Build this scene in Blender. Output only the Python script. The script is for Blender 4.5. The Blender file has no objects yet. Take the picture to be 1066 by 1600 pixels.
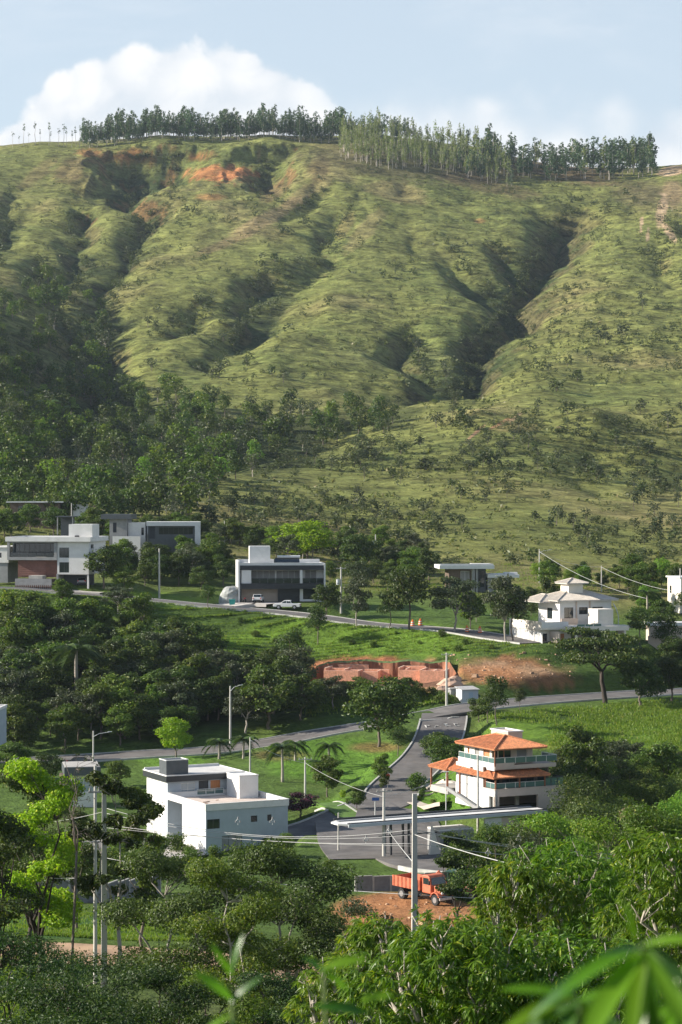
import bpy, math, random
import numpy as np
from mathutils import Vector, Matrix
rnd = random.Random(7)
NP = np.random.RandomState(11)
S = bpy.context.scene
COL = S.collection
# ------------------------------------------------------------------ camera, sky, sun, exposure
F, CZ, K = 3600.0, 60.0, 1.15
cam_d = bpy.data.cameras.new('camera'); cam = bpy.data.objects.new('camera', cam_d); COL.objects.link(cam)
cam.location = (0, 0, CZ); cam.rotation_euler = (math.pi/2, 0, 0)
cam_d.sensor_fit = 'VERTICAL'; cam_d.sensor_height = 36.0; cam_d.lens = 81.0
cam_d.shift_y = -30/1600.0
cam_d.clip_start = 0.2; cam_d.clip_end = 30000
cam_d.dof.use_dof = True; cam_d.dof.focus_distance = 320.0; cam_d.dof.aperture_fstop = 7.0
S.camera = cam
SUN = Vector((-1.0, 0.03, 0.46)).normalized()
sun_el = math.asin(SUN.z); sun_az = math.atan2(SUN.x, SUN.y)     # clockwise from +Y
w = bpy.data.worlds.new('World'); S.world = w; w.use_nodes = True
nt = w.node_tree; nt.nodes.clear()
def N(nt, t, **kw):
    n = nt.nodes.new(t)
    for k, v in kw.items():
        if k.startswith('i_'):
            key = k[2:]; key = int(key) if key.isdigit() else key
            n.inputs[key].default_value = v
        else: setattr(n, k, v)
    return n
def math_n(nt, op, a=None, b=None, c=None, clamp=False):
    n = nt.nodes.new('ShaderNodeMath'); n.operation = op; n.use_clamp = clamp
    for i, v in enumerate((a, b, c)):
        if v is None: continue
        if isinstance(v, (int, float)): n.inputs[i].default_value = v
        else: nt.links.new(v, n.inputs[i])
    return n.outputs[0]
def mixc(nt, fac, a, b, mode='MIX'):
    n = nt.nodes.new('ShaderNodeMix'); n.data_type = 'RGBA'; n.blend_type = mode; n.clamp_factor = True
    for s, v in ((n.inputs[0], fac), (n.inputs[6], a), (n.inputs[7], b)):
        if isinstance(v, (int, float)): s.default_value = v
        elif isinstance(v, tuple): s.default_value = v if len(v) == 4 else (*v, 1)
        else: nt.links.new(v, s)
    return n.outputs[2]
def smooth(nt, x, lo, hi):
    n = nt.nodes.new('ShaderNodeMapRange'); n.interpolation_type = 'SMOOTHSTEP'
    nt.links.new(x, n.inputs[0]); n.inputs[1].default_value = lo; n.inputs[2].default_value = hi
    return n.outputs[0]
sky = N(nt, 'ShaderNodeTexSky', sky_type='NISHITA', sun_disc=False)
sky.sun_elevation = sun_el; sky.sun_rotation = sun_az
sky.air_density = 1.1; sky.dust_density = 0.7; sky.ozone_density = 2.5; sky.altitude = 900
tc = N(nt, 'ShaderNodeTexCoord')
sp = N(nt, 'ShaderNodeSeparateXYZ'); nt.links.new(tc.outputs['Generated'], sp.inputs[0])
az = math_n(nt, 'ARCTAN2', sp.outputs[0], sp.outputs[1])          # radians from +Y to +X
hor = math_n(nt, 'SQRT', math_n(nt, 'ADD', math_n(nt, 'MULTIPLY', sp.outputs[0], sp.outputs[0]), math_n(nt, 'MULTIPLY', sp.outputs[1], sp.outputs[1])))
el = math_n(nt, 'ARCTAN2', sp.outputs[2], hor)
cv = N(nt, 'ShaderNodeCombineXYZ'); nt.links.new(az, cv.inputs[0]); nt.links.new(el, cv.inputs[1])
def tex_noise(vec, scale, detail=4, rough=.55, dist=0.0, t=nt):
    n = N(t, 'ShaderNodeTexNoise', i_Scale=scale, i_Detail=detail, i_Roughness=rough, i_Distortion=dist)
    if vec is not None: t.links.new(vec, n.inputs['Vector'])
    return n
# height of the cumulus tops by azimuth (radians); the bank runs on, lower, round the horizon
prof = N(nt, 'ShaderNodeFloatCurve'); cu = prof.mapping.curves[0]
def pxa(px): return math.atan((px-533)/F)
pts = [(-3.1416, .07), (-1.2, .09), (-.5, .08), (-.25, .12), (pxa(-40), .147), (pxa(0), .153), (pxa(40), .164), (pxa(75), .1775), (pxa(100), .1785), (pxa(140), .173), (pxa(170), .182),
       (pxa(185), .190), (pxa(230), .1925), (pxa(290), .192), (pxa(322), .186), (pxa(365), .192), (pxa(397), .184), (pxa(430), .1865), (pxa(480), .181), (pxa(520), .173),
       (pxa(542), .163), (pxa(600), .168), (pxa(700), .167), (pxa(800), .166), (pxa(900), .163), (pxa(1066), .160), (.25, .14), (.6, .10), (1.4, .12), (3.1416, .07)]
for i, (a, h) in enumerate(pts):
    X = (a+math.pi)/(2*math.pi); Y = h/0.3
    if i < 2: p = cu.points[i]; p.location = (X, Y)
    else: p = cu.points.new(X, Y)
    p.handle_type = 'AUTO_CLAMPED'
prof.mapping.update()
nt.links.new(math_n(nt, 'DIVIDE', math_n(nt, 'ADD', az, math.pi), 2*math.pi), prof.inputs[1])
top = math_n(nt, 'MULTIPLY', prof.outputs[0], 0.3)
big = tex_noise(cv.outputs[0], 26, 6, .6, .4); fine = tex_noise(cv.outputs[0], 95, 5, .6, .3)
vo = N(nt, 'ShaderNodeTexVoronoi', feature='SMOOTH_F1', i_Scale=48.0, i_Smoothness=.35)
wob = N(nt, 'ShaderNodeVectorMath', operation='MULTIPLY_ADD'); nt.links.new(big.outputs['Color'], wob.inputs[0]); wob.inputs[1].default_value = (.02, .02, .02); nt.links.new(cv.outputs[0], wob.inputs[2])
nt.links.new(wob.outputs[0], vo.inputs['Vector'])
lump = math_n(nt, 'ADD', math_n(nt, 'MULTIPLY', math_n(nt, 'SUBTRACT', .42, vo.outputs['Distance']), .015),
              math_n(nt, 'MULTIPLY', math_n(nt, 'SUBTRACT', fine.outputs[0], .5), .010))
dep = math_n(nt, 'SUBTRACT', math_n(nt, 'ADD', top, math_n(nt, 'ADD', lump, .001)), el)     # >0 inside the cloud
# left bank solid with firm edge, right bank thin veil
veil = smooth(nt, az, pxa(440), pxa(570))
m_solid = smooth(nt, dep, -.0006, .0045)
m_thin = math_n(nt, 'MULTIPLY', smooth(nt, math_n(nt, 'ADD', dep, math_n(nt, 'MULTIPLY', math_n(nt, 'SUBTRACT', big.outputs[0], .5), .03)), -.008, .018), .85)
mask = math_n(nt, 'ADD', math_n(nt, 'MULTIPLY', m_solid, math_n(nt, 'SUBTRACT', 1.0, veil)), math_n(nt, 'MULTIPLY', m_thin, veil), clamp=True)
wisp = N(nt, 'ShaderNodeMapping'); wisp.inputs['Scale'].default_value = (1, 3.2, 1); nt.links.new(cv.outputs[0], wisp.inputs[0])
wn = tex_noise(wisp.outputs[0], 9, 6, .62, .6)
wm = math_n(nt, 'MULTIPLY', smooth(nt, wn.outputs[0], .45, .8), .35)
wm = math_n(nt, 'MULTIPLY', wm, math_n(nt, 'MULTIPLY', smooth(nt, el, -.02, .05), math_n(nt, 'SUBTRACT', 1.0, smooth(nt, el, .3, .9))))
shade = smooth(nt, math_n(nt, 'ADD', math_n(nt, 'MULTIPLY', big.outputs[0], .7), math_n(nt, 'MULTIPLY', vo.outputs['Distance'], .5)), .35, .85)
CLB = 7.2
ccol = mixc(nt, shade, (CLB*1.0, CLB*1.0, CLB*1.0), (CLB*.70, CLB*.77, CLB*.85))
pale = math_n(nt, 'MULTIPLY', math_n(nt, 'SUBTRACT', 1.0, smooth(nt, el, .16, .85)), .62)      # the air whitens the sky low down, all round
tint = mixc(nt, pale, sky.outputs[0], (5.5, 6.15, 6.65))
c1 = mixc(nt, wm, tint, (CLB*.86, CLB*.9, CLB*.95))
c2 = mixc(nt, mask, c1, ccol)
bg = N(nt, 'ShaderNodeBackground', i_Strength=0.078); nt.links.new(c2, bg.inputs[0])
wo = N(nt, 'ShaderNodeOutputWorld'); nt.links.new(bg.outputs[0], wo.inputs[0])
sd = bpy.data.lights.new('sun', 'SUN'); sd.energy = 5.0; sd.angle = math.radians(.5); sd.color = (1.0, .925, .80)
so = bpy.data.objects.new('sun', sd); COL.objects.link(so); so.rotation_euler = (-SUN).to_track_quat('-Z', 'Y').to_euler(); so.location = (0, 0, 400)
S.view_settings.view_transform = 'Standard'; S.view_settings.look = 'None'; S.view_settings.gamma = 1; S.view_settings.use_curve_mapping = False
S.view_settings.exposure = 0.93
cy = S.cycles; cy.max_bounces = 5; cy.diffuse_bounces = 2; cy.glossy_bounces = 2; cy.transmission_bounces = 3; cy.transparent_max_bounces = 8; cy.volume_bounces = 0
cy.use_denoising = True
# ------------------------------------------------------------------ helpers
def Wp(px, py, D):                      # a point seen at photo pixel (px, py) at distance D (design units x K = metres)
    D = D*K
    return ((px-533)/F*D, D, CZ-(py-770)/F*D)
def tag(o, label=None, cat=None, group=None, kind=None):
    if label: o['label'] = label
    if cat: o['category'] = cat
    if group: o['group'] = group
    if kind: o['kind'] = kind
    return o
def empty(name, loc=(0, 0, 0), rz=0.0, **kw):
    o = bpy.data.objects.new(name, None); o.location = loc; o.rotation_euler = (0, 0, rz); COL.objects.link(o)
    return tag(o, **kw)
def link(name, me, parent=None, loc=None, rz=0.0):
    o = bpy.data.objects.new(name, me); COL.objects.link(o)
    if parent is not None: o.parent = parent
    if loc is not None: o.location = loc
    if rz: o.rotation_euler = (0, 0, rz)
    return o
def npmesh(name, V, Fc, mats=(), mi=None, smooth=False, col=None):
    """V (n,3); Fc (m,k) array with k 3 or 4"""
    me = bpy.data.meshes.new(name); V = np.ascontiguousarray(V, dtype=np.float32); Fc = np.ascontiguousarray(Fc, dtype=np.int32)
    m, k = Fc.shape
    me.vertices.add(len(V)); me.vertices.foreach_set('co', V.ravel())
    me.loops.add(m*k); me.loops.foreach_set('vertex_index', Fc.ravel())
    me.polygons.add(m); me.polygons.foreach_set('loop_start', np.arange(0, m*k, k, dtype=np.int32))
    me.polygons.foreach_set('loop_total', np.full(m, k, np.int32))
    if mi is not None: me.polygons.foreach_set('material_index', np.asarray(mi, np.int32))
    me.polygons.foreach_set('use_smooth', np.full(m, smooth, bool))
    for x in mats: me.materials.append(x)
    if col is not None:
        a = me.color_attributes.new('cover', 'FLOAT_COLOR', 'POINT')
        a.data.foreach_set('color', np.hstack([col, np.ones((len(col), 1))]).astype(np.float32).ravel())
    me.update(calc_edges=True)
    return me
class MB:
    """collects boxes, tubes, prisms ... and builds one mesh"""
    def __init__(s): s.v = []; s.f = []; s.mi = []
    def add(s, vs, fs, m=0):
        n = len(s.v); s.v += [tuple(v) for v in vs]; s.f += [tuple(i+n for i in f) for f in fs]; s.mi += [m]*len(fs); return s
    def box(s, x0, x1, y0, y1, z0, z1, m=0):
        return s.add([(x0, y0, z0), (x1, y0, z0), (x1, y1, z0), (x0, y1, z0), (x0, y0, z1), (x1, y0, z1), (x1, y1, z1), (x0, y1, z1)],
              [(0, 3, 2, 1), (4, 5, 6, 7), (0, 1, 5, 4), (1, 2, 6, 5), (2, 3, 7, 6), (3, 0, 4, 7)], m)
    def bar(s, a, b, r0, r1=None, n=6, m=0, cap=True):
        a = Vector(a); b = Vector(b); r1 = r0 if r1 is None else r1
        d = (b-a).normalized(); t = Vector((0, 0, 1)) if abs(d.z) < .9 else Vector((1, 0, 0))
        p = d.cross(t).normalized(); q = d.cross(p)
        vs = [a+(p*math.cos(i*2*math.pi/n)+q*math.sin(i*2*math.pi/n))*r0 for i in range(n)]+[b+(p*math.cos(i*2*math.pi/n)+q*math.sin(i*2*math.pi/n))*r1 for i in range(n)]
        fs = [(i, (i+1) % n, n+(i+1) % n, n+i) for i in range(n)]
        if cap: fs += [tuple(range(n))[::-1], tuple(range(n, 2*n))]
        return s.add(vs, fs, m)
    def tube(s, pts, rs, n=6, m=0):
        pts = [Vector(p) for p in pts]
        if isinstance(rs, (int, float)): rs = [rs]*len(pts)
        vs = []; prev = None
        for i, p in enumerate(pts):
            d = (pts[min(i+1, len(pts)-1)]-pts[max(i-1, 0)]).normalized()
            if prev is None: t = Vector((0, 0, 1)) if abs(d.z) < .9 else Vector((1, 0, 0)); a = d.cross(t).normalized()
            else: a = (prev-d*prev.dot(d)).normalized()
            prev = a; b = d.cross(a)
            vs += [p+(a*math.cos(k*2*math.pi/n)+b*math.sin(k*2*math.pi/n))*rs[i] for k in range(n)]
        fs = []
        for i in range(len(pts)-1):
            for k in range(n): fs.append((i*n+k, i*n+(k+1) % n, (i+1)*n+(k+1) % n, (i+1)*n+k))
        fs += [tuple(range(n))[::-1], tuple((len(pts)-1)*n+k for k in range(n))]
        return s.add(vs, fs, m)
    def prism(s, poly, z0, z1, m=0):
        n = len(poly)
        ar = sum(poly[i][0]*poly[(i+1) % n][1]-poly[(i+1) % n][0]*poly[i][1] for i in range(n))
        if ar < 0: poly = poly[::-1]
        vs = [(x, y, z0) for x, y in poly]+[(x, y, z1) for x, y in poly]
        return s.add(vs, [tuple(range(n))[::-1], tuple(range(n, 2*n))]+[(i, (i+1) % n, n+(i+1) % n, n+i) for i in range(n)], m)
    def extrude(s, prof, y0, y1, m=0):   # profile in (x, z), pushed along y
        n = len(prof)
        vs = [(x, y0, z) for x, z in prof]+[(x, y1, z) for x, z in prof]
        return s.add(vs, [tuple(range(n)), tuple(range(n, 2*n))[::-1]]+[(i, n+i, n+(i+1) % n, (i+1) % n) for i in range(n)], m)
    def mesh(s, name, mats, smooth=False):
        me = bpy.data.meshes.new(name); me.from_pydata(s.v, [], s.f)
        for x in (mats if isinstance(mats, (list, tuple)) else [mats]): me.materials.append(x)
        me.polygons.foreach_set('material_index', s.mi)
        if smooth: me.polygons.foreach_set('use_smooth', [True]*len(s.f))
        me.update(); return me
    def obj(s, name, mats, parent=None, loc=None, rz=0.0, smooth=False):
        return link(name, s.mesh(name, mats, smooth), parent, loc, rz)
def bevel(o, wdt=.02, seg=1):
    b = o.modifiers.new('bevel', 'BEVEL'); b.width = wdt; b.segments = seg; b.limit_method = 'ANGLE'; return o
# ------------------------------------------------------------------ materials
MAT = {}
def mat(name, col, rough=.7, noise=0.0, nscale=2.0, bump=0.0, bscale=20.0, metal=0.0, spec=.5, dirt=0.0, dirtcol=(.12, .09, .06), stretch=None):
    if name in MAT: return MAT[name]
    m = bpy.data.materials.new(name); m.use_nodes = True; t = m.node_tree; b = t.nodes['Principled BSDF']
    b.inputs['Base Color'].default_value = (*col, 1); b.inputs['Roughness'].default_value = rough; b.inputs['Metallic'].default_value = metal
    b.inputs['Specular IOR Level'].default_value = spec
    g = N(t, 'ShaderNodeTexCoord'); vec = g.outputs['Object']
    if stretch:
        mp = N(t, 'ShaderNodeMapping'); mp.inputs['Scale'].default_value = stretch; t.links.new(vec, mp.inputs[0]); vec = mp.outputs[0]
    out = None
    if noise:
        n = tex_noise(vec, nscale, 6, .6, .2, t)
        d = tuple(c*(1-noise) for c in col); l = tuple(min(1, c*(1+noise)) for c in col)
        out = mixc(t, smooth(t, n.outputs[0], .3, .7), d, l)
    if dirt:
        n2 = tex_noise(vec, nscale*.45+.3, 7, .68, .8, t)
        out = mixc(t, math_n(t, 'MULTIPLY', smooth(t, n2.outputs[0], .5, .78), dirt), out if out is not None else col, dirtcol)
    if out is not None: t.links.new(out, b.inputs['Base Color'])
    if bump:
        n3 = tex_noise(vec, bscale, 5, .6, 0, t); bp = N(t, 'ShaderNodeBump', i_Strength=bump, i_Distance=.05)
        t.links.new(n3.outputs[0], bp.inputs['Height']); t.links.new(bp.outputs[0], b.inputs['Normal'])
    MAT[name] = m; return m
def leafmat(name, c1, c2, c3=None, trans=.35, rough=.5, varo=.25, spec=.35):
    """leaf cards: colour differs from leaf to leaf (island) and tree to tree (object)"""
    m = bpy.data.materials.new(name); m.use_nodes = True; t = m.node_tree; b = t.nodes['Principled BSDF']
    g = N(t, 'ShaderNodeNewGeometry'); oi = N(t, 'ShaderNodeObjectInfo')
    a = mixc(t, g.outputs['Random Per Island'], c1, c2)
    if c3: a = mixc(t, smooth(t, g.outputs['Random Per Island'], .86, 1.0), a, c3)
    hs = N(t, 'ShaderNodeHueSaturation'); t.links.new(a, hs.inputs['Color'])
    t.links.new(math_n(t, 'ADD', 1-varo, math_n(t, 'MULTIPLY', oi.outputs['Random'], 2*varo)), hs.inputs['Value'])
    r2 = math_n(t, 'FRACT', math_n(t, 'MULTIPLY', oi.outputs['Random'], 7.31))
    t.links.new(math_n(t, 'ADD', .485, math_n(t, 'MULTIPLY', r2, .03)), hs.inputs['Hue'])
    b.inputs['Roughness'].default_value = rough; b.inputs['Specular IOR Level'].default_value = spec
    t.links.new(hs.outputs[0], b.inputs['Base Color'])
    tr = N(t, 'ShaderNodeBsdfTranslucent'); tc2 = mixc(t, 1.0, hs.outputs[0], (1.25, 1.35, .55), 'MULTIPLY'); t.links.new(tc2, tr.inputs[0])
    mx = N(t, 'ShaderNodeMixShader', i_0=trans); t.links.new(b.outputs[0], mx.inputs[1]); t.links.new(tr.outputs[0], mx.inputs[2])
    t.links.new(mx.outputs[0], t.nodes['Material Output'].inputs[0]); MAT[name] = m; return m
# ------------------------------------------------------------------ noise in numpy
def hash2(ix, iy, s):
    h = (ix.astype(np.int64)*374761393+iy.astype(np.int64)*668265263+s*974711) & 0xffffffff
    h = ((h ^ (h >> 13))*1274126177) & 0xffffffff
    return ((h ^ (h >> 16)) & 0xffff)/65535.0
def vnoise(x, y, s=0):
    ix = np.floor(x); iy = np.floor(y); fx = x-ix; fy = y-iy; fx = fx*fx*(3-2*fx); fy = fy*fy*(3-2*fy)
    a = hash2(ix, iy, s); b = hash2(ix+1, iy, s); c = hash2(ix, iy+1, s); d = hash2(ix+1, iy+1, s)
    return (a*(1-fx)+b*fx)*(1-fy)+(c*(1-fx)+d*fx)*fy
def fbm(x, y, s=0, o=4, g=.5):
    r = 0; a = 1; t = 0
    for i in range(o): r = r+a*vnoise(x*2**i+i*17.3, y*2**i+i*9.1, s+i); t += a; a *= g
    return r/t-.5
def sstep(x, a, b): t = np.clip((x-a)/(b-a), 0, 1); return t*t*(3-2*t)
# ------------------------------------------------------------------ terrain: (photo column) -> distance : photo row of the bare ground
T = {
 -450: '60:1772 90:1660 130:1490 185:1415 230:1345 270:1280 310:1200 335:1130 360:1030 392:920 430:880 480:810 560:690 650:560 760:465 900:385 1100:350 1450:240 1520:225 1650:228',  # unseen spur left of view, here and next column, raised to shade the woods
 -120: '60:1772 90:1660 130:1488 185:1415 230:1345 270:1275 310:1192 335:1125 360:1030 392:917 430:885 480:825 560:735 650:630 760:535 900:455 1100:390 1450:250 1520:232 1650:236',
 60: '60:1772 90:1660 110:1570 130:1485 150:1452 170:1430 185:1415 205:1385 230:1340 250:1300 270:1262 290:1225 310:1192 322:1170 335:1122 360:1030 380:960 391:924 405:915 430:890 450:870 480:842 520:805 600:745 700:685 800:622 900:560 1000:495 1150:405 1300:330 1450:256 1520:226 1650:228',
 250: '60:1772 90:1660 110:1575 130:1492 150:1458 170:1432 185:1415 205:1388 230:1345 250:1305 270:1265 290:1222 310:1180 322:1160 335:1118 360:1035 378:970 389:942 402:935 430:898 450:875 480:850 520:815 600:765 700:712 800:655 900:588 1000:515 1150:420 1300:330 1450:250 1520:215 1600:214 1700:220',
 420: '60:1772 90:1660 130:1508 150:1470 170:1440 190:1412 210:1380 235:1340 250:1305 270:1250 290:1200 310:1162 320:1148 333:1118 345:1080 360:1035 375:988 386:953 398:945 430:912 450:888 480:862 520:830 600:775 660:735 720:700 760:690 800:668 900:590 1000:520 1150:430 1300:338 1450:252 1520:214 1600:214 1700:222',
 600: '60:1772 90:1660 130:1532 150:1492 170:1450 195:1408 206:1396 216:1380 226:1358 240:1335 250:1303 260:1262 270:1235 290:1195 310:1152 320:1130 330:1108 341:1078 347:1068 356:1028 370:992 378:972 388:960 400:950 430:925 480:885 520:855 600:790 690:722 740:690 780:668 830:650 900:605 1000:535 1150:440 1300:348 1450:258 1520:216 1600:214 1700:222',
 750: '60:1772 90:1660 130:1540 160:1480 195:1405 206:1390 220:1350 228:1305 234:1270 242:1245 252:1222 265:1202 280:1174 295:1147 310:1118 319:1103 330:1082 342:1052 354:1015 364:993 373:982 385:968 400:955 430:925 480:882 520:850 600:785 650:745 680:722 700:712 750:660 770:642 800:640 850:622 950:555 1100:470 1250:385 1400:305 1500:258 1560:232 1650:236',
 930: '60:1772 90:1660 130:1545 180:1440 218:1355 234:1278 245:1252 260:1225 280:1188 300:1150 318:1110 333:1090 345:1060 355:1030 362:1012 372:1003 385:992 400:972 430:938 480:895 520:862 600:795 650:760 690:738 720:718 750:660 770:640 800:642 840:628 950:555 1100:462 1250:378 1400:312 1480:278 1540:262 1650:268',
 1080: '60:1772 90:1660 130:1545 180:1440 230:1330 260:1240 280:1195 300:1150 320:1110 341:1082 352:1060 362:1032 375:1015 400:985 430:948 480:900 520:868 600:808 660:770 700:752 740:700 768:652 790:640 840:632 950:555 1100:455 1250:372 1400:305 1480:266 1540:256 1650:262',
 1400: '60:1772 90:1660 130:1545 230:1330 300:1150 345:1080 400:990 480:905 600:805 700:740 780:660 840:630 950:550 1100:460 1250:380 1400:310 1540:262 1650:270',
}
cp = []; cval = []
for px, s in T.items():
    for q in s.split():
        d, y = q.split(':'); cp.append((float(px)/300, 3.0*math.log(float(d)))); cval.append(float(y))
cp = np.array(cp); cval = np.array(cval)
def _k(r2): return .5*r2*np.log(r2+1e-12)
def _fit():
    n = len(cp); d = ((cp[:, None, :]-cp[None])**2).sum(2); A = np.zeros((n+3, n+3))
    A[:n, :n] = _k(d)+np.eye(n)*2e-4; P = np.hstack([np.ones((n, 1)), cp]); A[:n, n:] = P; A[n:, :n] = P.T
    return np.linalg.solve(A, np.concatenate([cval, np.zeros(3)]))
CW = _fit()
def row_of(px, D):                       # smooth photo row of the ground at column px, design distance D
    a = np.clip(px, -420, 1380)/300; b = 3.0*np.log(np.clip(D, 55, 1650)); out = np.empty(a.shape)
    af = a.ravel(); bf = b.ravel(); of = np.empty(af.shape)
    for i in range(0, len(af), 20000):
        x = af[i:i+20000]; y = bf[i:i+20000]
        r2 = (x[:, None]-cp[None, :, 0])**2+(y[:, None]-cp[None, :, 1])**2
        of[i:i+20000] = _k(r2)@CW[:-3]+CW[-3]+CW[-2]*x+CW[-1]*y
    return of.reshape(a.shape)
def base_h(x, y):                        # metres
    D = np.maximum(y, 1.0)/K; px = 533+F*x/np.maximum(y, 1.0)
    zn = CZ-1.7-.235*np.maximum(y, -40)
    r = row_of(px, D); zf = CZ-(r-770)/F*np.clip(D, 55, 1650)*K
    zf = zf-np.maximum(y-1650*K, 0)*.03
    t = sstep(y, 60, 105); return zn*(1-t)+zf*t
# gullies on the hillside: photo polylines with the distance of each point, half width and depth in metres
GUL = [
 ([(905,330,1370),(870,365,1310),(845,400,1240),(815,440,1170),(795,490,1090),(770,530,1020),(735,590,930),(700,640,850)], 24, 24),
 ([(690,380,1280),(725,425,1190),(765,470,1120),(785,500,1070)], 13, 11),
 ([(760,385,1270),(800,410,1210),(835,420,1190)], 13, 10),
 ([(215,222,1500),(215,270,1440),(205,320,1370),(232,370,1280)], 23, 25),
 ([(272,225,1500),(275,270,1440),(262,320,1370)], 17, 17),
 ([(418,240,1480),(412,280,1420),(398,320,1360)], 16, 17),
 ([(505,290,1400),(480,330,1330),(440,370,1260)], 14, 9),
 ([(110,330,1330),(118,380,1260),(140,430,1180),(95,470,1100)], 16, 17),
 ([(545,330,1340),(520,380,1250),(470,430,1150),(410,490,1050),(360,550,960),(330,600,880)], 15, 11),
 ([(445,425,1160),(400,450,1110),(385,500,1040),(365,540,980)], 16, 15),
 ([(330,470,1100),(290,500,1040),(250,530,980)], 16, 13),
 ([(245,340,1340),(215,400,1220),(180,450,1120),(160,520,1010),(168,600,880),(140,660,780)], 20, 19),
 ([(20,330,1340),(5,390,1230),(-10,450,1120)], 18, 14),
 ([(60,400,1220),(90,450,1110),(110,540,980),(130,600,880)], 16, 12),
 ([(640,520,1060),(650,560,990),(672,600,910)], 15, 16),
 ([(1000,380,1230),(1030,420,1160),(1090,450,1100)], 12, 8),
 ([(1070,380,1250),(1050,350,1310)], 14, 12),
 ([(1080,770,640),(960,760,640),(880,720,690)], 10, 4),
 ([(560,660,790),(480,690,740),(400,720,690),(330,745,640)], 18, 9),
]
def seg_dist(x, y, pts):
    best = np.full(x.shape, 1e9); tt = np.zeros(x.shape)
    L = len(pts)-1
    for i in range(L):
        ax, ay = pts[i][:2]; bx, by = pts[i+1][:2]; dx = bx-ax; dy = by-ay; l2 = dx*dx+dy*dy
        t = np.clip(((x-ax)*dx+(y-ay)*dy)/l2, 0, 1); d = np.hypot(x-ax-t*dx, y-ay-t*dy)
        m = d < best; best = np.where(m, d, best); tt = np.where(m, (i+t), tt)
    return best, tt
def carve(x, y):
    dz = np.zeros(x.shape); wx = x+14*fbm(x/60, y/60, 5, 3)*2; wy = y+30*fbm(x/70, y/70, 9, 3)
    for gi, (g, hw, dp) in enumerate(GUL):
        if gi not in (0, 3, 4, 5): dp = dp*.72
        P = [Wp(*p)[:2] for p in g]
        x0 = min(p[0] for p in P)-90; x1 = max(p[0] for p in P)+90; y0 = min(p[1] for p in P)-110; y1 = max(p[1] for p in P)+110
        m = (x > x0) & (x < x1) & (y > y0) & (y < y1)
        if not m.any(): continue
        d, t = seg_dist(wx[m], wy[m], P); L = len(P)-1
        e = sstep(t, 0, .5)*sstep(L-t, 0, .7)*.9+.1*(t > 0)*(t < L)
        q = d*(1+.5*fbm(x[m]/25, y[m]/40, 77, 3))/(hw*.66*K); dz[m] -= dp*K*.70*e*np.exp(-(q**1.3))
    return dz
def relief(x, y):
    D = y/K; a = sstep(D, 470, 760); far = sstep(D, 760, 950)
    w1 = x+30*fbm(x/160, y/160, 2, 2); w2 = y
    rid = np.abs(fbm(w1/75, w2/210, 21, 3))*2
    r = a*(1-sstep(D, 1370, 1470)*.8)*(4*fbm(w1/90, w2/120, 3, 4)+2.2*fbm(x/22, y/30, 4, 3))+(1-sstep(D, 1370, 1470)*.85)*far*(4*(rid-.25)+3.2*(np.abs(fbm(x/30+.3*fbm(y/60, x/60, 3, 2), y/85, 41, 3))*2-.3))
    mid = sstep(D, 320, 350)*(1-a); r += mid*(.8*fbm(x/12, y/14, 6, 3))
    nr = sstep(60-np.abs(D-100), 0, 20); r += nr*.5*fbm(x/5, y/6, 8, 3)
    px = 533+F*x/np.maximum(y, 1.0)                                  # the broken scarp under the crest
    reg = sstep(px, 120, 190)*(1-sstep(px, 420, 500))*np.clip(.45+1.6*fbm(x/55, y/200, 51, 2), .12, 1)
    e = 1492+14*fbm(x/26, y*0+3, 52, 3)*2
    r += -14*reg*sstep(e-D, 0, 9)*(1-sstep(e-D, 14, 120)); band = sstep(D, 1330, 1400)*(1-sstep(D, 1495, 1505))*sstep(px, 80, 150)*(1-sstep(px, 440, 540))
    r += band*5.5*(.35-np.abs(fbm(x/13, y/48, 53, 3))*2)
    r += far*1.6*fbm(x/9, y/13, 54, 3)
    return r*(1-sstep(D, 1650, 1800)*.7)
# flat pads (px, D, half x, half y, row of pad) and roads that the ground is smoothed to
def ev(px, D): return float(row_of(np.array([float(px)]), np.array([float(D)]))[0])
ROADS = {
 'upper_road': ([(-150,391,918),(0,391,919),(60,391,922),(130,390,928),(200,389,934),(300,387,944),(420,384,955),(500,380,964),(580,376,975),(700,371,984),(780,364,996),(850,352,1025),(930,346,1056),(1000,345,1076)][:11]+[(840,357,1004)], 3.6),
 'lower_road': ([(-200,306,1202),(0,309,1192),(120,311,1185),(230,313,1178),(330,314,1172),(420,316,1160),(500,318,1145),(580,319,1132),(640,319.5,1121),(720,321,1107),(800,326,1098),(870,331,1092),(960,339,1086),(1066,347,1080),(1250,358,1074)], 4.2),
 'entrance_road': ([(694,318.5,1114),(692,312,1130),(684,301,1156),(667,290,1182),(641,280,1207),(616,270,1232),(603,259,1261),(598,248,1288),(606,238,1310),(625,227,1334),(680,217,1352),(760,215,1356),(900,216,1352)], 3.2),
 'forecourt': ([(588,252,1281),(594,243,1298),(602,234,1318),(622,224,1340)], 7.0),
 'inner_road': ([(600,262,1252),(560,257,1268),(520,252,1285),(480,249,1296),(400,247,1308),(300,246,1316),(180,244,1322),(60,242,1326),(-120,240,1328)], 3.6),
 'dirt_road': ([(-120,131,1486),(60,131,1488),(160,131,1493),(300,131,1502),(420,131,1512),(520,130,1526),(640,129,1536),(760,128,1545)], 3.0),
}
ROADP = {k: [Wp(p[0], p[2], p[1]) for p in v[0]] for k, v in ROADS.items()}
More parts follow.
